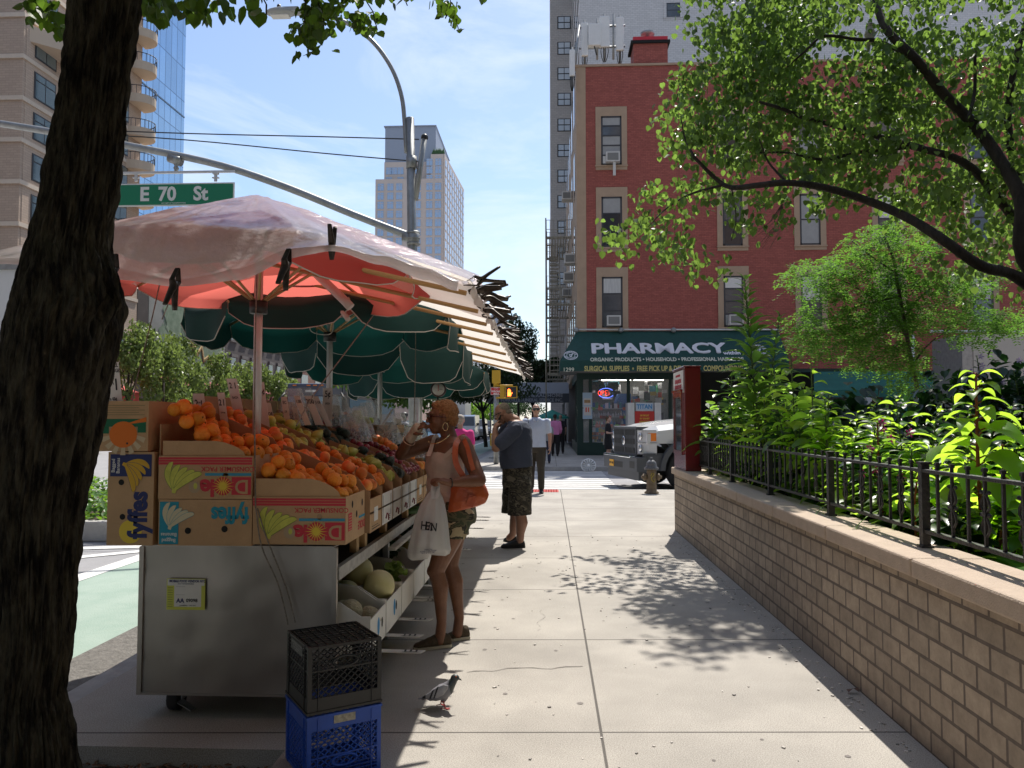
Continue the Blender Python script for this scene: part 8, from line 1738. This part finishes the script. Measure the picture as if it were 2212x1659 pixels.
for hp, hem in ((hipN, W(969, 1166, 5.25)), (hipF, W(981, 1160, 5.44))): s2.limb([hp, lerp(hp, hem, .5), hem], [.100, .102, .102])
s2.fuse('camouflage_shorts', wo, M_CAMO1, .008, 3, cuts=[(W(975, 1158, 5.25), (-.15, 0, -1)), (W(975, 1072, 5.3), (0, 0, 1))], disp=lambda p: .004 + .004 * noise.noise(p * 18))
# hair, brow, glasses, earring, necklace
hb = Blob(); hb.ball(P_h(0, -.026, .042), (.082, .090, .084), 20, M_h); hb.ball(P_h(0, -.062, -.005), (.066, .050, .066), 16, M_h); hb.ball(P_h(0, .022, .082), (.055, .05, .036), 14, M_h)
for s_ in (-1, 1): hb.ball(P_h(s_ * .06, -.02, .02), (.02, .035, .045), 12, M_h)
hb.fuse('hair', wo, mat('copper curls', (.22, .085, .025), .8, ns=60, col2=(.42, .20, .08), bump=1.0, bs=90), .005, 1, cuts=[(P_h(0, .056, .05), M_h @ V((0, 1, -.25)))], disp=lambda p: .010 * abs(noise.noise(p * 42)) + .005 * noise.noise(p * 95))
glasses(wo, P_h, M_h, 1.12, mat('tortoise frame', (.06, .01, .008), .3))
M_GOLD = mat('gold jewellery', (.75, .55, .28), .25, 1)
m = MB(M_GOLD); ec = P_h(.082, -.006, -.058) if (P_h(.082, 0, 0).y < P_h(-.082, 0, 0).y) else P_h(-.082, -.006, -.058); m.tube([ec + V((math.cos(k * .4) * .018, 0, math.sin(k * .4) * .027)) for k in range(17)], .0025, 5, cap=False); m.build('hoop_earring', wo, True)
m = MB(M_GOLD); m.tube(spline([W(925, 952, 5.22), W(930, 958, 5.20), W(945, 957, 5.18), W(960, 950, 5.20), W(972, 938, 5.26)], 5), .003, 5); m.build('necklace', wo, True)
m = MB(mat('bracelet', (.7, .45, .3), .5)); c = lerp(wF, eF, .35); Mx = frame(wF - eF); m.tube([c + Mx @ V((math.cos(k * .45) * .045, math.sin(k * .45) * .045, 0)) for k in range(15)], .003, 5, cap=False); m.build('bracelet', wo, True)
m = MB(M_BLACK); c = lerp(wN, eN, .06); Mx = frame(wN - eN); m.tube([c + Mx @ V((math.cos(k * .45) * .029, math.sin(k * .45) * .029, 0)) for k in range(15)], .004, 5, cap=False); m.build('wrist_band', wo, True)
wb_ = Blob(); dF = (W(914, 912, 5.30) - wF).normalized(); wb_.limb([lerp(wF, eF, .22), wF, wF + dF * .055], [.040, .034, .040]); wb_.fuse('wrist_brace', wo, mat('beige brace', (.52, .42, .33), .85, ns=12, amt=.08, bump=.4, bs=50), .006, 2)
# shoes
M_SHOE = mat('brown canvas shoe', (.075, .055, .032), .9, ns=25, amt=.25, bump=.5, bs=90); M_SOLE = mat('cream rubber sole', (.50, .45, .34), .7)
for (hl_, to_) in ((W(974, 1375, 5.27), W(893, 1385, 5.17)), (W(1013, 1364, 5.47), W(965, 1372, 5.40))):
    sb = Blob(); R_ = shoe(sb, (hl_.x, hl_.y, 0), (to_.x, to_.y, 0), .046, .085); sb.fuse('shoe', wo, M_SHOE, .006, 2, disp=lambda p: .001 * math.sin(p.x * 160)); sole(wo, R_, M_SOLE, .022)
# orange bag (a thing of its own)
ob = thing('shoulder_bag', 'burnt orange leather shoulder bag hanging at the woman hip', 'handbag', W(1012, 1060, 5.15)); M_OR = mat('orange leather', (.38, .065, .015), .42, ns=8, col2=(.48, .10, .025), bump=.4, bs=30, spec=.5)
g = Blob(); R_ = []
for f, u, v, hw, hd in ((0, 1000, 1101, .09, .03), (.1, 1008, 1096, .125, .055), (.35, 1013, 1078, .135, .065), (.65, 1011, 1056, .115, .055), (.9, 1006, 1036, .095, .04), (1, 1004, 1030, .08, .02)): R_.append((W(u, v, 5.16), V((hw, .12 * hw, hw * .22)), V((0, hd, 0))))
g.loft(R_, 24); g.fuse('bag_body', ob, M_OR, .007, 3, disp=lambda p: .003 * noise.noise(p * 25))
m = MB(M_OR); strap([W(1004, 1035, 5.08), W(985, 1000, 5.07), W(984, 965, 5.10), W(992, 948, 5.18), W(1006, 942, 5.28)], .038, V((0, -1, 0))); strap([W(1030, 1040, 5.14), W(1018, 1000, 5.08), W(1009, 965, 5.10), W(1000, 946, 5.20), W(1000, 941, 5.28)], .030); m.build('strap', ob, True)
m = MB(M_OR); m.tube([W(1033, 1026, 5.15), W(1043, 1031, 5.15), W(1049, 1033, 5.15)], [.012, .008, .003], 6); m.box(W(1018, 1082, 5.085), (.05, .012, .075), Euler((0, .3, 0))); m.box(W(1016, 1078, 5.075), (.03, .012, .03)); m.build('buckle_tab', ob, True)
# white plastic carrier bag
pb = thing('carrier_bag', 'white plastic carrier bag with black capitals hanging from her hand', 'plastic bag', W(928, 1190, 4.98)); M_PB = mat('white carrier plastic', (.66, .65, .64), .35, ns=6, amt=.04, thin=((.8, .78, .75), .35), bump=.5, bs=14)
m = MB(M_PB); NB = 56; secs = [(1043, 941, 4, .01), (1056, 940, 8, .016), (1075, 937, 19, .035), (1090, 934, 26, .055), (1120, 931, 34, .08), (1150, 929, 39, .095), (1175, 927, 43, .10), (1190, 926, 46, .085), (1200, 925, 44, .05), (1206, 925, 36, .012)]
rr = []
for i in range(len(secs) - 1):
    for k in range(4): t_ = k / 4; rr.append(tuple(lerp(secs[i][q], secs[i + 1][q], t_) for q in range(4)))
rr.append(secs[-1]); rows = []
for v, u, hw, hd in rr:
    row = []
    for j in range(NB + 1):
        w = 6.28318 * (j % NB) / NB; q = 1 + .05 * math.sin(w * 9 + .5) * min(1, (v - 1040) / 60); vv = v + (1 - abs(math.cos(w))) * -4 * max(0, (v - 1180) / 26) + math.copysign(5 * max(0, (v - 1180) / 26), -math.cos(w)) ; c = W(u + math.cos(w) * hw * q, vv, 4.99); c.y += math.sin(w) * hd * q + .006 * noise.noise(V((w * 6, v * .01, 1))); row.append(c)
    rows.append(row)
m.grid(rows); m.build('bag_film', pb, True)
m = MB(M_PB); strap([W(936, 1078, 4.95), W(934, 1055, 4.96), W(939, 1040, 4.98), W(944, 1034, 5.0)], .02); strap([W(943, 1078, 4.95), W(947, 1058, 4.96), W(946, 1043, 4.99), W(945, 1034, 5.0)], .02); m.build('handles', pb, True)
m = MB(M_INK); 
for tx, u, s_ in (("H", 915.5, .072), ("E", 923.5, .072), ("/\\", 930, .066), ("N", 937, .072)): m.text(tx, s_, W(u, 1136 + (u - 917) * .18, 4.885), (1, 0, -.06), (.1, 0, 1), M_INK, bold=.0015, sx=.78)
m.b2(W(909, 1145, 4.888), W(938, 1144.5, 4.887)); 
for k, tx in enumerate(("Thank You", "PLEASE COME AGAIN", "HAVE A NICE DAY")): m.text(tx, .012, W(925, 1187 + k * 3.6, 4.893), (1, 0, .1), (0, 0, 1), M_NAVY, sx=.9)
m.build('print', pb, True)

# ------------------------------------------------ bowed man in camouflage shorts
MD = 9.42
mn = thing('person', 'stocky grey haired man in navy T-shirt and camouflage shorts, head bowed to phone', 'person', (W(1113, 1178, MD).x, MD, 0)); SKM = skin('man skin', (.26, .13, .085), (.36, .20, .14)); b = Blob()
fm = V((-.96, .28, 0)).normalized(); sm2 = V((-fm.y, fm.x, 0))
def rg(u, v, hw, hd, d=MD): return (W(u, v, d), sm2 * hw, fm * hd)
sNm, sFm = W(1112, 928, MD - .20), W(1098, 922, MD + .22); hcm = W(1086, 893, MD)
M_m, P_m = head(b, hcm, (-.80, .22, -.52), (-.35, .1, 1), 1.10, .8, neck_to=W(1112, 910, MD), neck_r=.068, jaw=1.15)
b.loft([rg(1116, 908, .10, .07), rg(1117, 920, .20, .12), rg(1115, 945, .21, .155), rg(1112, 975, .20, .175), rg(1114, 1000, .195, .18), rg(1117, 1025, .19, .16), rg(1117, 1045, .17, .13)], 24)
eNm, wNm = W(1071, 968, MD - .28), W(1069, 927, MD - .20); b.limb([sNm, lerp(sNm, eNm, .45), eNm], [.078, .066, .052]); b.limb([eNm, lerp(eNm, wNm, .35), wNm], [.052, .050, .032]); hand(b, wNm, W(1073, 910, MD - .12) - wNm, (.6, .5, -.1), 1.08, (.6, .7, .9, 1.1, .6))
eFm, wFm = W(1075, 966, MD + .25), W(1070, 930, MD + .12); b.limb([sFm, eFm], [.072, .05]); b.limb([eFm, wFm], [.05, .032]); hand(b, wFm, W(1076, 912, MD + .02) - wFm, (.6, -.5, -.1), 1.05, (.8,) * 5)
hN, hF = W(1124, 1045, MD - .1), W(1110, 1043, MD + .12); kNm, aNm = W(1124, 1112, MD - .1), W(1124, 1168, MD - .08); kFm, aFm = W(1112, 1100, MD + .16), W(1108, 1154, MD + .2)
for hp, k_, an in ((hN, kNm, aNm), (hF, kFm, aFm)): b.limb([hp, k_], [.115, .075]); b.limb([k_, lerp(k_, an, .3) + V((.02, 0, 0)), lerp(k_, an, .7), an], [.07, .074, .052, .043]); b.limb([an, an + V((-.05, 0, -.045))], [.043, .04])
b.fuse('body', mn, SKM, .010, 3)
t = Blob(); M_NAV = mat('navy cotton', (.05, .062, .10), .9, ns=5, amt=.12, bump=.4, bs=14)
t.loft([rg(1113, 909, .10, .085), rg(1119, 913, .17, .12), rg(1120, 925, .225, .150), rg(1117, 950, .232, .182), rg(1114, 978, .225, .198), rg(1115, 1000, .22, .200), rg(1117, 1018, .215, .195)], 28)
seN, seF = lerp(sNm, eNm, .62), lerp(sFm, eFm, .6); t.limb([sNm, lerp(sNm, seN, .6), seN + (seN - sNm) * .2], [.098, .092, .094]); t.limb([sFm, seF], [.095, .088])
t.fuse('t_shirt', mn, M_NAV, .010, 3, cuts=[(W(1117, 1009, MD), (.10, 0, -1)), (seN, (eNm - sNm).normalized() if False else (-.75, -.2, -.75))] if False else [(W(1117, 1009, MD), (.08, 0, -1))], disp=lambda p: .006 * noise.noise(p * 9) + .003 * noise.noise(p * 25))
t = Blob(); M_CAMO2 = camo('dark camouflage', [(.03, .028, .022), (.075, .065, .045), (.018, .016, .014), (.13, .115, .085)], 11)
t.loft([rg(1116, 1000, .195, .175), rg(1117, 1025, .205, .180), rg(1117, 1050, .205, .175)], 28)
for hp, hem, q in ((hN, W(1122, 1112, MD - .1), .145), (hF, W(1108, 1110, MD + .12), .14)): t.limb([hp, lerp(hp, hem, .5), hem + V((0, 0, -.05))], [q * .95, q, q])
t.fuse('camouflage_shorts', mn, M_CAMO2, .010, 3, cuts=[(W(1117, 1109, MD), (.03, 0, -1))], disp=lambda p: .008 * noise.noise(p * 11))
hb = Blob(); hb.ball(P_m(0, -.030, .036), (.078, .088, .078), 18, M_m); hb.ball(P_m(0, -.06, -.02), (.06, .045, .05), 14, M_m); hb.fuse('hair', mn, mat('short grey hair', (.19, .16, .125), .9, ns=50, amt=.3, bump=.6, bs=120), .007, 1, cuts=[(P_m(0, .045, .05), M_m @ V((0, 1, .1)))], disp=lambda p: .003 * noise.noise(p * 60))
glasses(mn, P_m, M_m, 1.12, M_BLACK, dark=False, label='glasses')
m = MB(M_BLACK); c = W(1077, 908, MD - .05); m.box(c, (.012, .07, .14), Euler((0, .3, .3))); o = m.build('phone', origin=c); tag(o, 'dark phone held close to the bowed man face', 'phone')
M_SB = mat('black shoe', (.015, .014, .015), .7)
for hl_, to_ in ((W(1134, 1178, MD - .06), W(1082, 1183, MD - .12)), (W(1116, 1163, MD + .25), W(1092, 1160, MD + .45))):
    sb = Blob(); z0 = 0.0; R_ = shoe(sb, (hl_.x, hl_.y, 0), (to_.x, to_.y, 0), .055, .085); sb.fuse('shoe', mn, M_SB, .008, 2); sole(mn, R_, M_SB, .02)

# ------------------------------------------------ generic standing or walking figure
def person(label, u, v_foot, d, H, yaw, top, top_c, leg_c, skin_c, hair_c, stride=.0, arms=((-.1, .1), (.1, .1)), skirt=False, bald=False, extras=(), vox=.014, sleeves=.45, sh=1.0, sunglass=False, shoe_c=(.015, .014, .015), shorts=False, ph=None):
    """H height; yaw 0 faces the camera; arms = swing forward per side"""
    x = W(u, v_foot, d).x; t = thing('person', label, 'person', (x, d, 0)); cy, sy = math.cos(yaw), math.sin(yaw); F_ = V((sy, -cy, 0)); S_ = V((cy, sy, 0)); O = V((x, d, 0)); k = H / 1.75
    def Q(s_, f, z): return O + (S_ * s_ + F_ * f + V((0, 0, z))) * k
    b = Blob(); sk = skin('skin %.2f %.2f' % (skin_c[0], skin_c[1]), skin_c, tuple(q * 1.3 for q in skin_c)); Mh, Ph = head(b, Q(0, .02, 1.635), F_, (0, 0, 1), k * 1.02, .8, neck_to=Q(0, -.02, 1.43), neck_r=.052 * k)
    def rq(z, hw, hd, f=0): return (Q(0, f, z), S_ * hw * k * sh, F_ * hd * k)
    b.loft([rq(1.46, .07, .06), rq(1.41, .17, .09), rq(1.30, .18, .11), rq(1.12, .155, .105), rq(1.0, .155, .11), rq(.90, .165, .115), rq(.82, .13, .1)], 18)
    hands = []; sl = []
    for s_, (sw, bend) in zip((-1, 1), arms):
        a = Q(s_ * .19 * sh, 0, 1.40); e = Q(s_ * (.245 * sh), sw * .6 - .02, 1.12); w_ = Q(s_ * (.255 * sh - bend * .3), sw + bend, .87 + bend * .75); b.limb([a, e], [.055 * k, .042 * k]); b.limb([e, w_], [.042 * k, .028 * k]); hand(b, w_, w_ - e, -S_ * s_, k, (.5,) * 5); sl.append((a, e, w_)); hands.append(w_)
    legs = []
    for s_ in (-1, 1):
        st = stride * s_; h_ = Q(s_ * .085, 0, .88); kn = Q(s_ * .095, st * .55 + .03, .49); an = Q(s_ * .10, st, .09); b.limb([h_, lerp(h_, kn, .5), kn], [.09 * k, .08 * k, .056 * k]); b.limb([kn, lerp(kn, an, .35), an], [.054 * k, .055 * k, .036 * k]); legs.append((h_, kn, an))
    b.fuse('body', t, sk, vox * .75, 2)
    g = Blob(); mt = mat('top %.2f %.2f %.2f' % top_c, top_c, .9, ns=6, amt=.08, bump=.3, bs=14)
    g.loft([rq(1.49, .06, .06), rq(1.462, .11, .085), rq(1.425, .165, .10), rq(1.36, .185, .115), rq(1.28, .19, .13), rq(1.12, .175, .125), rq(1.0, .178, .13), rq(.90, .185, .135), rq(.86, .185, .135)], 20)
    for a, e, w_ in sl: g.limb([a, lerp(a, e, min(1, sleeves * 1.5))] + ([lerp(e, w_, .9)] if sleeves > .9 else []), [.073 * k, .062 * k] + ([.045 * k] if sleeves > .9 else []))
    g.fuse(top, t, mt, vox, 2, cuts=[(Q(0, 0, .90 if not skirt else .55), (0, 0, -1))] if not skirt else [], disp=lambda p: .004 * noise.noise(p * 14))
    l = Blob(); ml = mat('legwear %.2f %.2f %.2f' % leg_c, leg_c, .9, ns=6, amt=.15, bump=.3, bs=14)
    if skirt: l.loft([rq(1.02, .165, .12), rq(.85, .20, .15), rq(.62, .21, .16), rq(.5, .20, .15)], 20)
    else:
        l.loft([rq(1.0, .165, .122), rq(.88, .182, .13), rq(.80, .17, .12)], 20)
        for h_, kn, an in legs: l.limb([h_, lerp(h_, kn, .5), kn] + ([lerp(kn, an, .95)] if not shorts else []), [.105 * k, .098 * k, .075 * k] + ([.064 * k] if not shorts else []))
    l.fuse('skirt' if skirt else ('shorts' if shorts else 'trousers'), t, ml, vox, 2, disp=lambda p: .004 * noise.noise(p * 12))
    if not bald:
        hh = Blob(); hh.ball(Ph(0, -.026, .04), (.082 * k, .09 * k, .08 * k), 14, Mh); hh.ball(Ph(0, -.06, -.02), (.06 * k, .045 * k, .06 * k), 12, Mh); hh.fuse('hair', t, mat('hair %.2f %.2f' % hair_c[:2], hair_c, .8, ns=40, amt=.3), vox * .7, 1, cuts=[(Ph(0, .05, .05), Mh @ V((0, 1, -.2)))])
    if sunglass: glasses(t, Ph, Mh, k * 1.05)
    ms_ = mat('shoe %.2f' % shoe_c[0], shoe_c, .7)
    for h_, kn, an in legs: sb = Blob(); shoe(sb, (an - F_ * .07 * k).to_2d().to_3d(), (an + F_ * .20 * k).to_2d().to_3d(), .048 * k, .085 * k); sb.fuse('shoe', t, ms_, vox * .7, 2)
    return t, Q, Ph, hands
wk, Qw, Pw, hw_ = person('bald man in pale blue polo shirt and sunglasses walking toward the camera', 1158, 1060, 16.4, 1.86, R(2), 'polo_shirt', (.46, .52, .66), (.045, .038, .028), (.36, .20, .14), (.1, .1, .1), .10, ((.02, .02), (.0, .04)), bald=True, vox=.012, sh=1.12, sunglass=True)
m = MB(M_BLACK); m.tube([Qw(-.15, .135, 1.35), Qw(-.16, .08, 1.47), Qw(-.15, -.05, 1.48)], .022, 6, flat=(1, .3)); m.tube([Qw(-.15, .135, 1.35), Qw(-.19, .13, 1.12)], .022, 6, flat=(1, .3)); m.build('bag_strap', wk, True)
m = MB(mat('polo collar', (.55, .60, .72), .9)); m.tube([Qw(-.07, .04, 1.485), Qw(-.055, .105, 1.46), Qw(-.01, .125, 1.40)], .016, 6, flat=(1.2, .5)); m.tube([Qw(.07, .04, 1.485), Qw(.055, .105, 1.46), Qw(.01, .125, 1.40)], .016, 6, flat=(1.2, .5)); m.build('collar', wk, True)
person('man in pink shirt and black trousers walking away past the pharmacy', 1199, 980, 33, 1.78, R(180), 'shirt', (.62, .22, .42), (.012, .012, .014), (.12, .06, .04), (.02, .015, .012), .08, ((0, .1), (0, .05)), sleeves=1, vox=.022)
person('person in dark clothes walking behind the pink shirt man', 1211, 975, 35.5, 1.78, R(180), 'shirt', (.02, .02, .025), (.012, .012, .014), (.3, .2, .15), (.05, .04, .03), .05, bald=True, vox=.025)
person('person in grey patterned top and dark jeans walking away', 1181, 1000, 27.5, 1.55, R(180), 'patterned_top', (.22, .24, .25), (.02, .025, .05), (.18, .10, .07), (.02, .015, .012), .1, ((0, .05), (0, .05)), vox=.022)
person('person with a bare head half hidden behind the bald man shoulder', 1136, 985, 31, 1.7, R(0), 'shirt', (.05, .05, .06), (.02, .02, .03), (.3, .18, .12), (.05, .03, .02), .05, bald=True, vox=.025)
tw, Qt, Pt, ht = person('woman in black dotted dress with a cream tote reading her phone by the shop window', 1314, 997, 28.4, 1.66, R(80), 'dress', (.012, .012, .015), (.012, .012, .015), (.42, .26, .20), (.12, .06, .03), .05, ((.0, .32), (.0, .32)), skirt=True, vox=.018, shoe_c=(.25, .10, .04))
m = MB(mat('hair brown', (.12, .06, .03), .8)); m.ball(Pt(0, -.09, .05), .04, 10); m.build('hair_bun', tw, True)
tb = thing('tote_bag', 'cream cloth tote bag hanging from the phone reading woman shoulder', 'tote bag', Qt(.25, -.05, .75)); m = MB(mat('cream canvas', (.50, .46, .38), .9, ns=6, amt=.08)); m.box(Qt(.26, -.04, .88), (.36, .09, .42), taper=(.8, .6)); m.build('bag_body', tb, True, bevel=.02)
m = MB(mat('cream canvas', (.5, .46, .38))); m.tube([Qt(.25, .08, 1.05), Qt(.22, .06, 1.3), Qt(.17, 0, 1.46), Qt(.22, -.1, 1.3), Qt(.25, -.12, 1.05)], .012, 5); m.build('strap', tb, True)
m = MB(M_INK)
for k, tx in enumerate(("I am not", "a paper bag", "or plastic")): pass
for k in range(5): c = Qt(.26, -.04, .98 - k * .05); m.box(c + V((0, -.052, 0)), (.22 - .03 * (k % 2), .002, .012))
m.build('print', tb, True)
bp, Qb, Pb, hb_ = person('cyclist in white top with navy backpack and black helmet behind the scale post', 873, 1010, 23.5, 1.74, R(180), 'long_top', (.60, .60, .62), (.02, .02, .02), (.06, .03, .02), (.02, .02, .02), .0, ((.1, .1), (.1, .1)), sleeves=1, vox=.02)
m = MB(M_BLACK); m.ball(Pb(0, -.01, .06), (.115, .13, .09), 14); m.build('helmet', bp, True)
bk = thing('backpack', 'navy backpack with white straps on the cyclist back', 'backpack', Qb(0, -.2, 1.1)); m = MB(mat('backpack navy', (.015, .02, .045), .8)); m.box(Qb(0, -.22, 1.2), (.34, .22, .50), taper=(.7, .7)); m.build('bag_body', bk, True, bevel=.05); m = MB(M_WHITE); m.tube([Qb(-.08, -.335, 1.36), Qb(0, -.335, 1.25), Qb(.08, -.335, 1.36)], .008, 4); m.tube([Qb(-.06, -.33, 1.42), Qb(.06, -.34, 1.22)], .006, 4); m.build('laces', bk, True)
pw, Qp, Pp, hp_ = person('grey haired woman in pink top hidden behind the woman with the orange bag', 994, 1060, 13.5, 1.62, R(180), 'pink_top', (.70, .05, .26), (.05, .05, .07), (.35, .2, .15), (.35, .30, .26), .0, vox=.018)
pbg = thing('pink_bag', 'pink bag on the hidden grey haired woman back', 'bag', Qp(.2, -.15, 1.1)); m = MB(mat('pink nylon', (.55, .05, .16), .7)); m.ball(Qp(.22, -.12, 1.1), (.13, .09, .17), 14); m.build('bag_body', pbg, True)

# ------------------------------------------------ pigeon
PG = G(960, 1531); pgn = thing('pigeon', 'grey pigeon with barred wings and red feet walking on the sunlit pavement', 'pigeon', PG); d0 = PG.y
def pp(u, v, dd=0): 
    q = W(u, v, d0 + dd); return q
b = Blob(); MG = mat('pigeon grey', (.20, .20, .22), .6, ns=30, amt=.15); MGD = mat('pigeon head', (.030, .032, .045), .4, ns=20, col2=(.05, .07, .06)); MGB = mat('pigeon bar', (.02, .02, .022), .6); MGW = mat('pigeon white', (.55, .54, .52), .7)
AXp = [pp(930, 1506), pp(942, 1500), pp(955, 1494), pp(966, 1488), pp(974, 1478), pp(980, 1470)]
b.limb(AXp, [.020, .034, .040, .037, .026, .020], 14); b.ball(pp(983, 1464), (.024, .018, .019), 12); b.limb([pp(930, 1506), pp(914, 1508), pp(905, 1509)], [.018, .010, .005], 8, flat=(1.4, .5)); b.limb([pp(960, 1505), pp(958, 1514)], [.022, .012])
bx_, bz_ = pp(972, 1480), 0
o = b.fuse('body', pgn, MG, .0034, 2, region=([MGD, MGW], lambda p: 1 if p.x > pp(972, 1480).x - (p.z - pp(972, 1480).z) * .2 else (2 if (p.x < pp(930, 1500).x and p.z > pp(930, 1503).z) else 0)))
for s_ in (-1, 1):
    w_ = Blob(); off = s_ * .034; w_.loft([(pp(968, 1484, off), V((0, .004, 0)), V((0, 0, .010))), (pp(958, 1490, off * 1.15), V((0, .008, 0)), V((.0, 0, .028))), (pp(944, 1496, off * 1.1), V((0, .008, 0)), V((0, 0, .029))), (pp(930, 1502, off * .85), V((0, .006, 0)), V((0, 0, .019))), (pp(912, 1507, off * .4), V((0, .003, 0)), V((0, 0, .005)))], 14)
    X0_, X1_, X2_ = pp(943, 1496).x, pp(935, 1496).x, pp(925, 1500).x
    w_.fuse('wing', pgn, mat('wing grey', (.34, .34, .36), .6, ns=40, amt=.1), .003, 1, region=([MGB], lambda p: 1 if (abs((p.x - (p.z - .09) * .35) - X0_) < .004 or abs((p.x - (p.z - .09) * .35) - X1_) < .005 or p.x < X2_ - .01) else 0))
m = MB(MGB); m.tube([pp(989, 1465), pp(995, 1468), pp(997, 1470)], [.006, .004, .001], 6); m.build('beak', pgn, True)
m = MB(mat('pigeon eye', (.6, .12, .02), .2)); m.ball(pp(985, 1462, -.018), .0035, 8); m.use(M_BLACK); m.ball(pp(985, 1462, -.0205), .002, 6); m.build('eye', pgn, True)
MRF = mat('pigeon feet', (.42, .04, .04), .6)
for k, (u0, v0, u1, v1, dd) in enumerate(((957, 1513, 962, 1529, -.01), (954, 1510, 952, 1521, .02))):
    m = MB(MRF); f_ = pp(u1, v1, dd); f_.z = .005 if k == 0 else f_.z; m.tube([pp(u0, v0, dd), f_], .0035, 6)
    for a in (-.5, 0, .5, 3.1): e = f_ + V((math.cos(a) * .026, math.sin(a) * .026 * 1, -.001 if k == 0 else -.006)); m.tube([f_, e], [.003, .0015], 5)
    m.build('leg', pgn, True)
# pale pigeon in the linden
pc = W(1879, 73, 10.3); p2 = thing('perched_pigeon', 'pale pigeon perched on a linden limb high at the right', 'pigeon', pc - V((0, 0, .12))); b = Blob(); b.limb([pc + V((.0, 0, -.10)), pc, pc + V((0, 0, .07))], [.045, .07, .04]); b.ball(pc + V((0, -.01, .12)), .033, 12); b.limb([pc + V((0, .03, -.08)), pc + V((0, .06, -.2))], [.03, .02]); b.fuse('body', p2, mat('pale pigeon', (.42, .38, .32), .7, ns=30, amt=.2), .006, 2); m = MB(MGB); m.tube([pc + V((0, -.04, .12)), pc + V((0, -.065, .11))], [.007, .002], 5); m.build('beak', p2, True)
for k_, v_ in list(PROTO.items()): pass
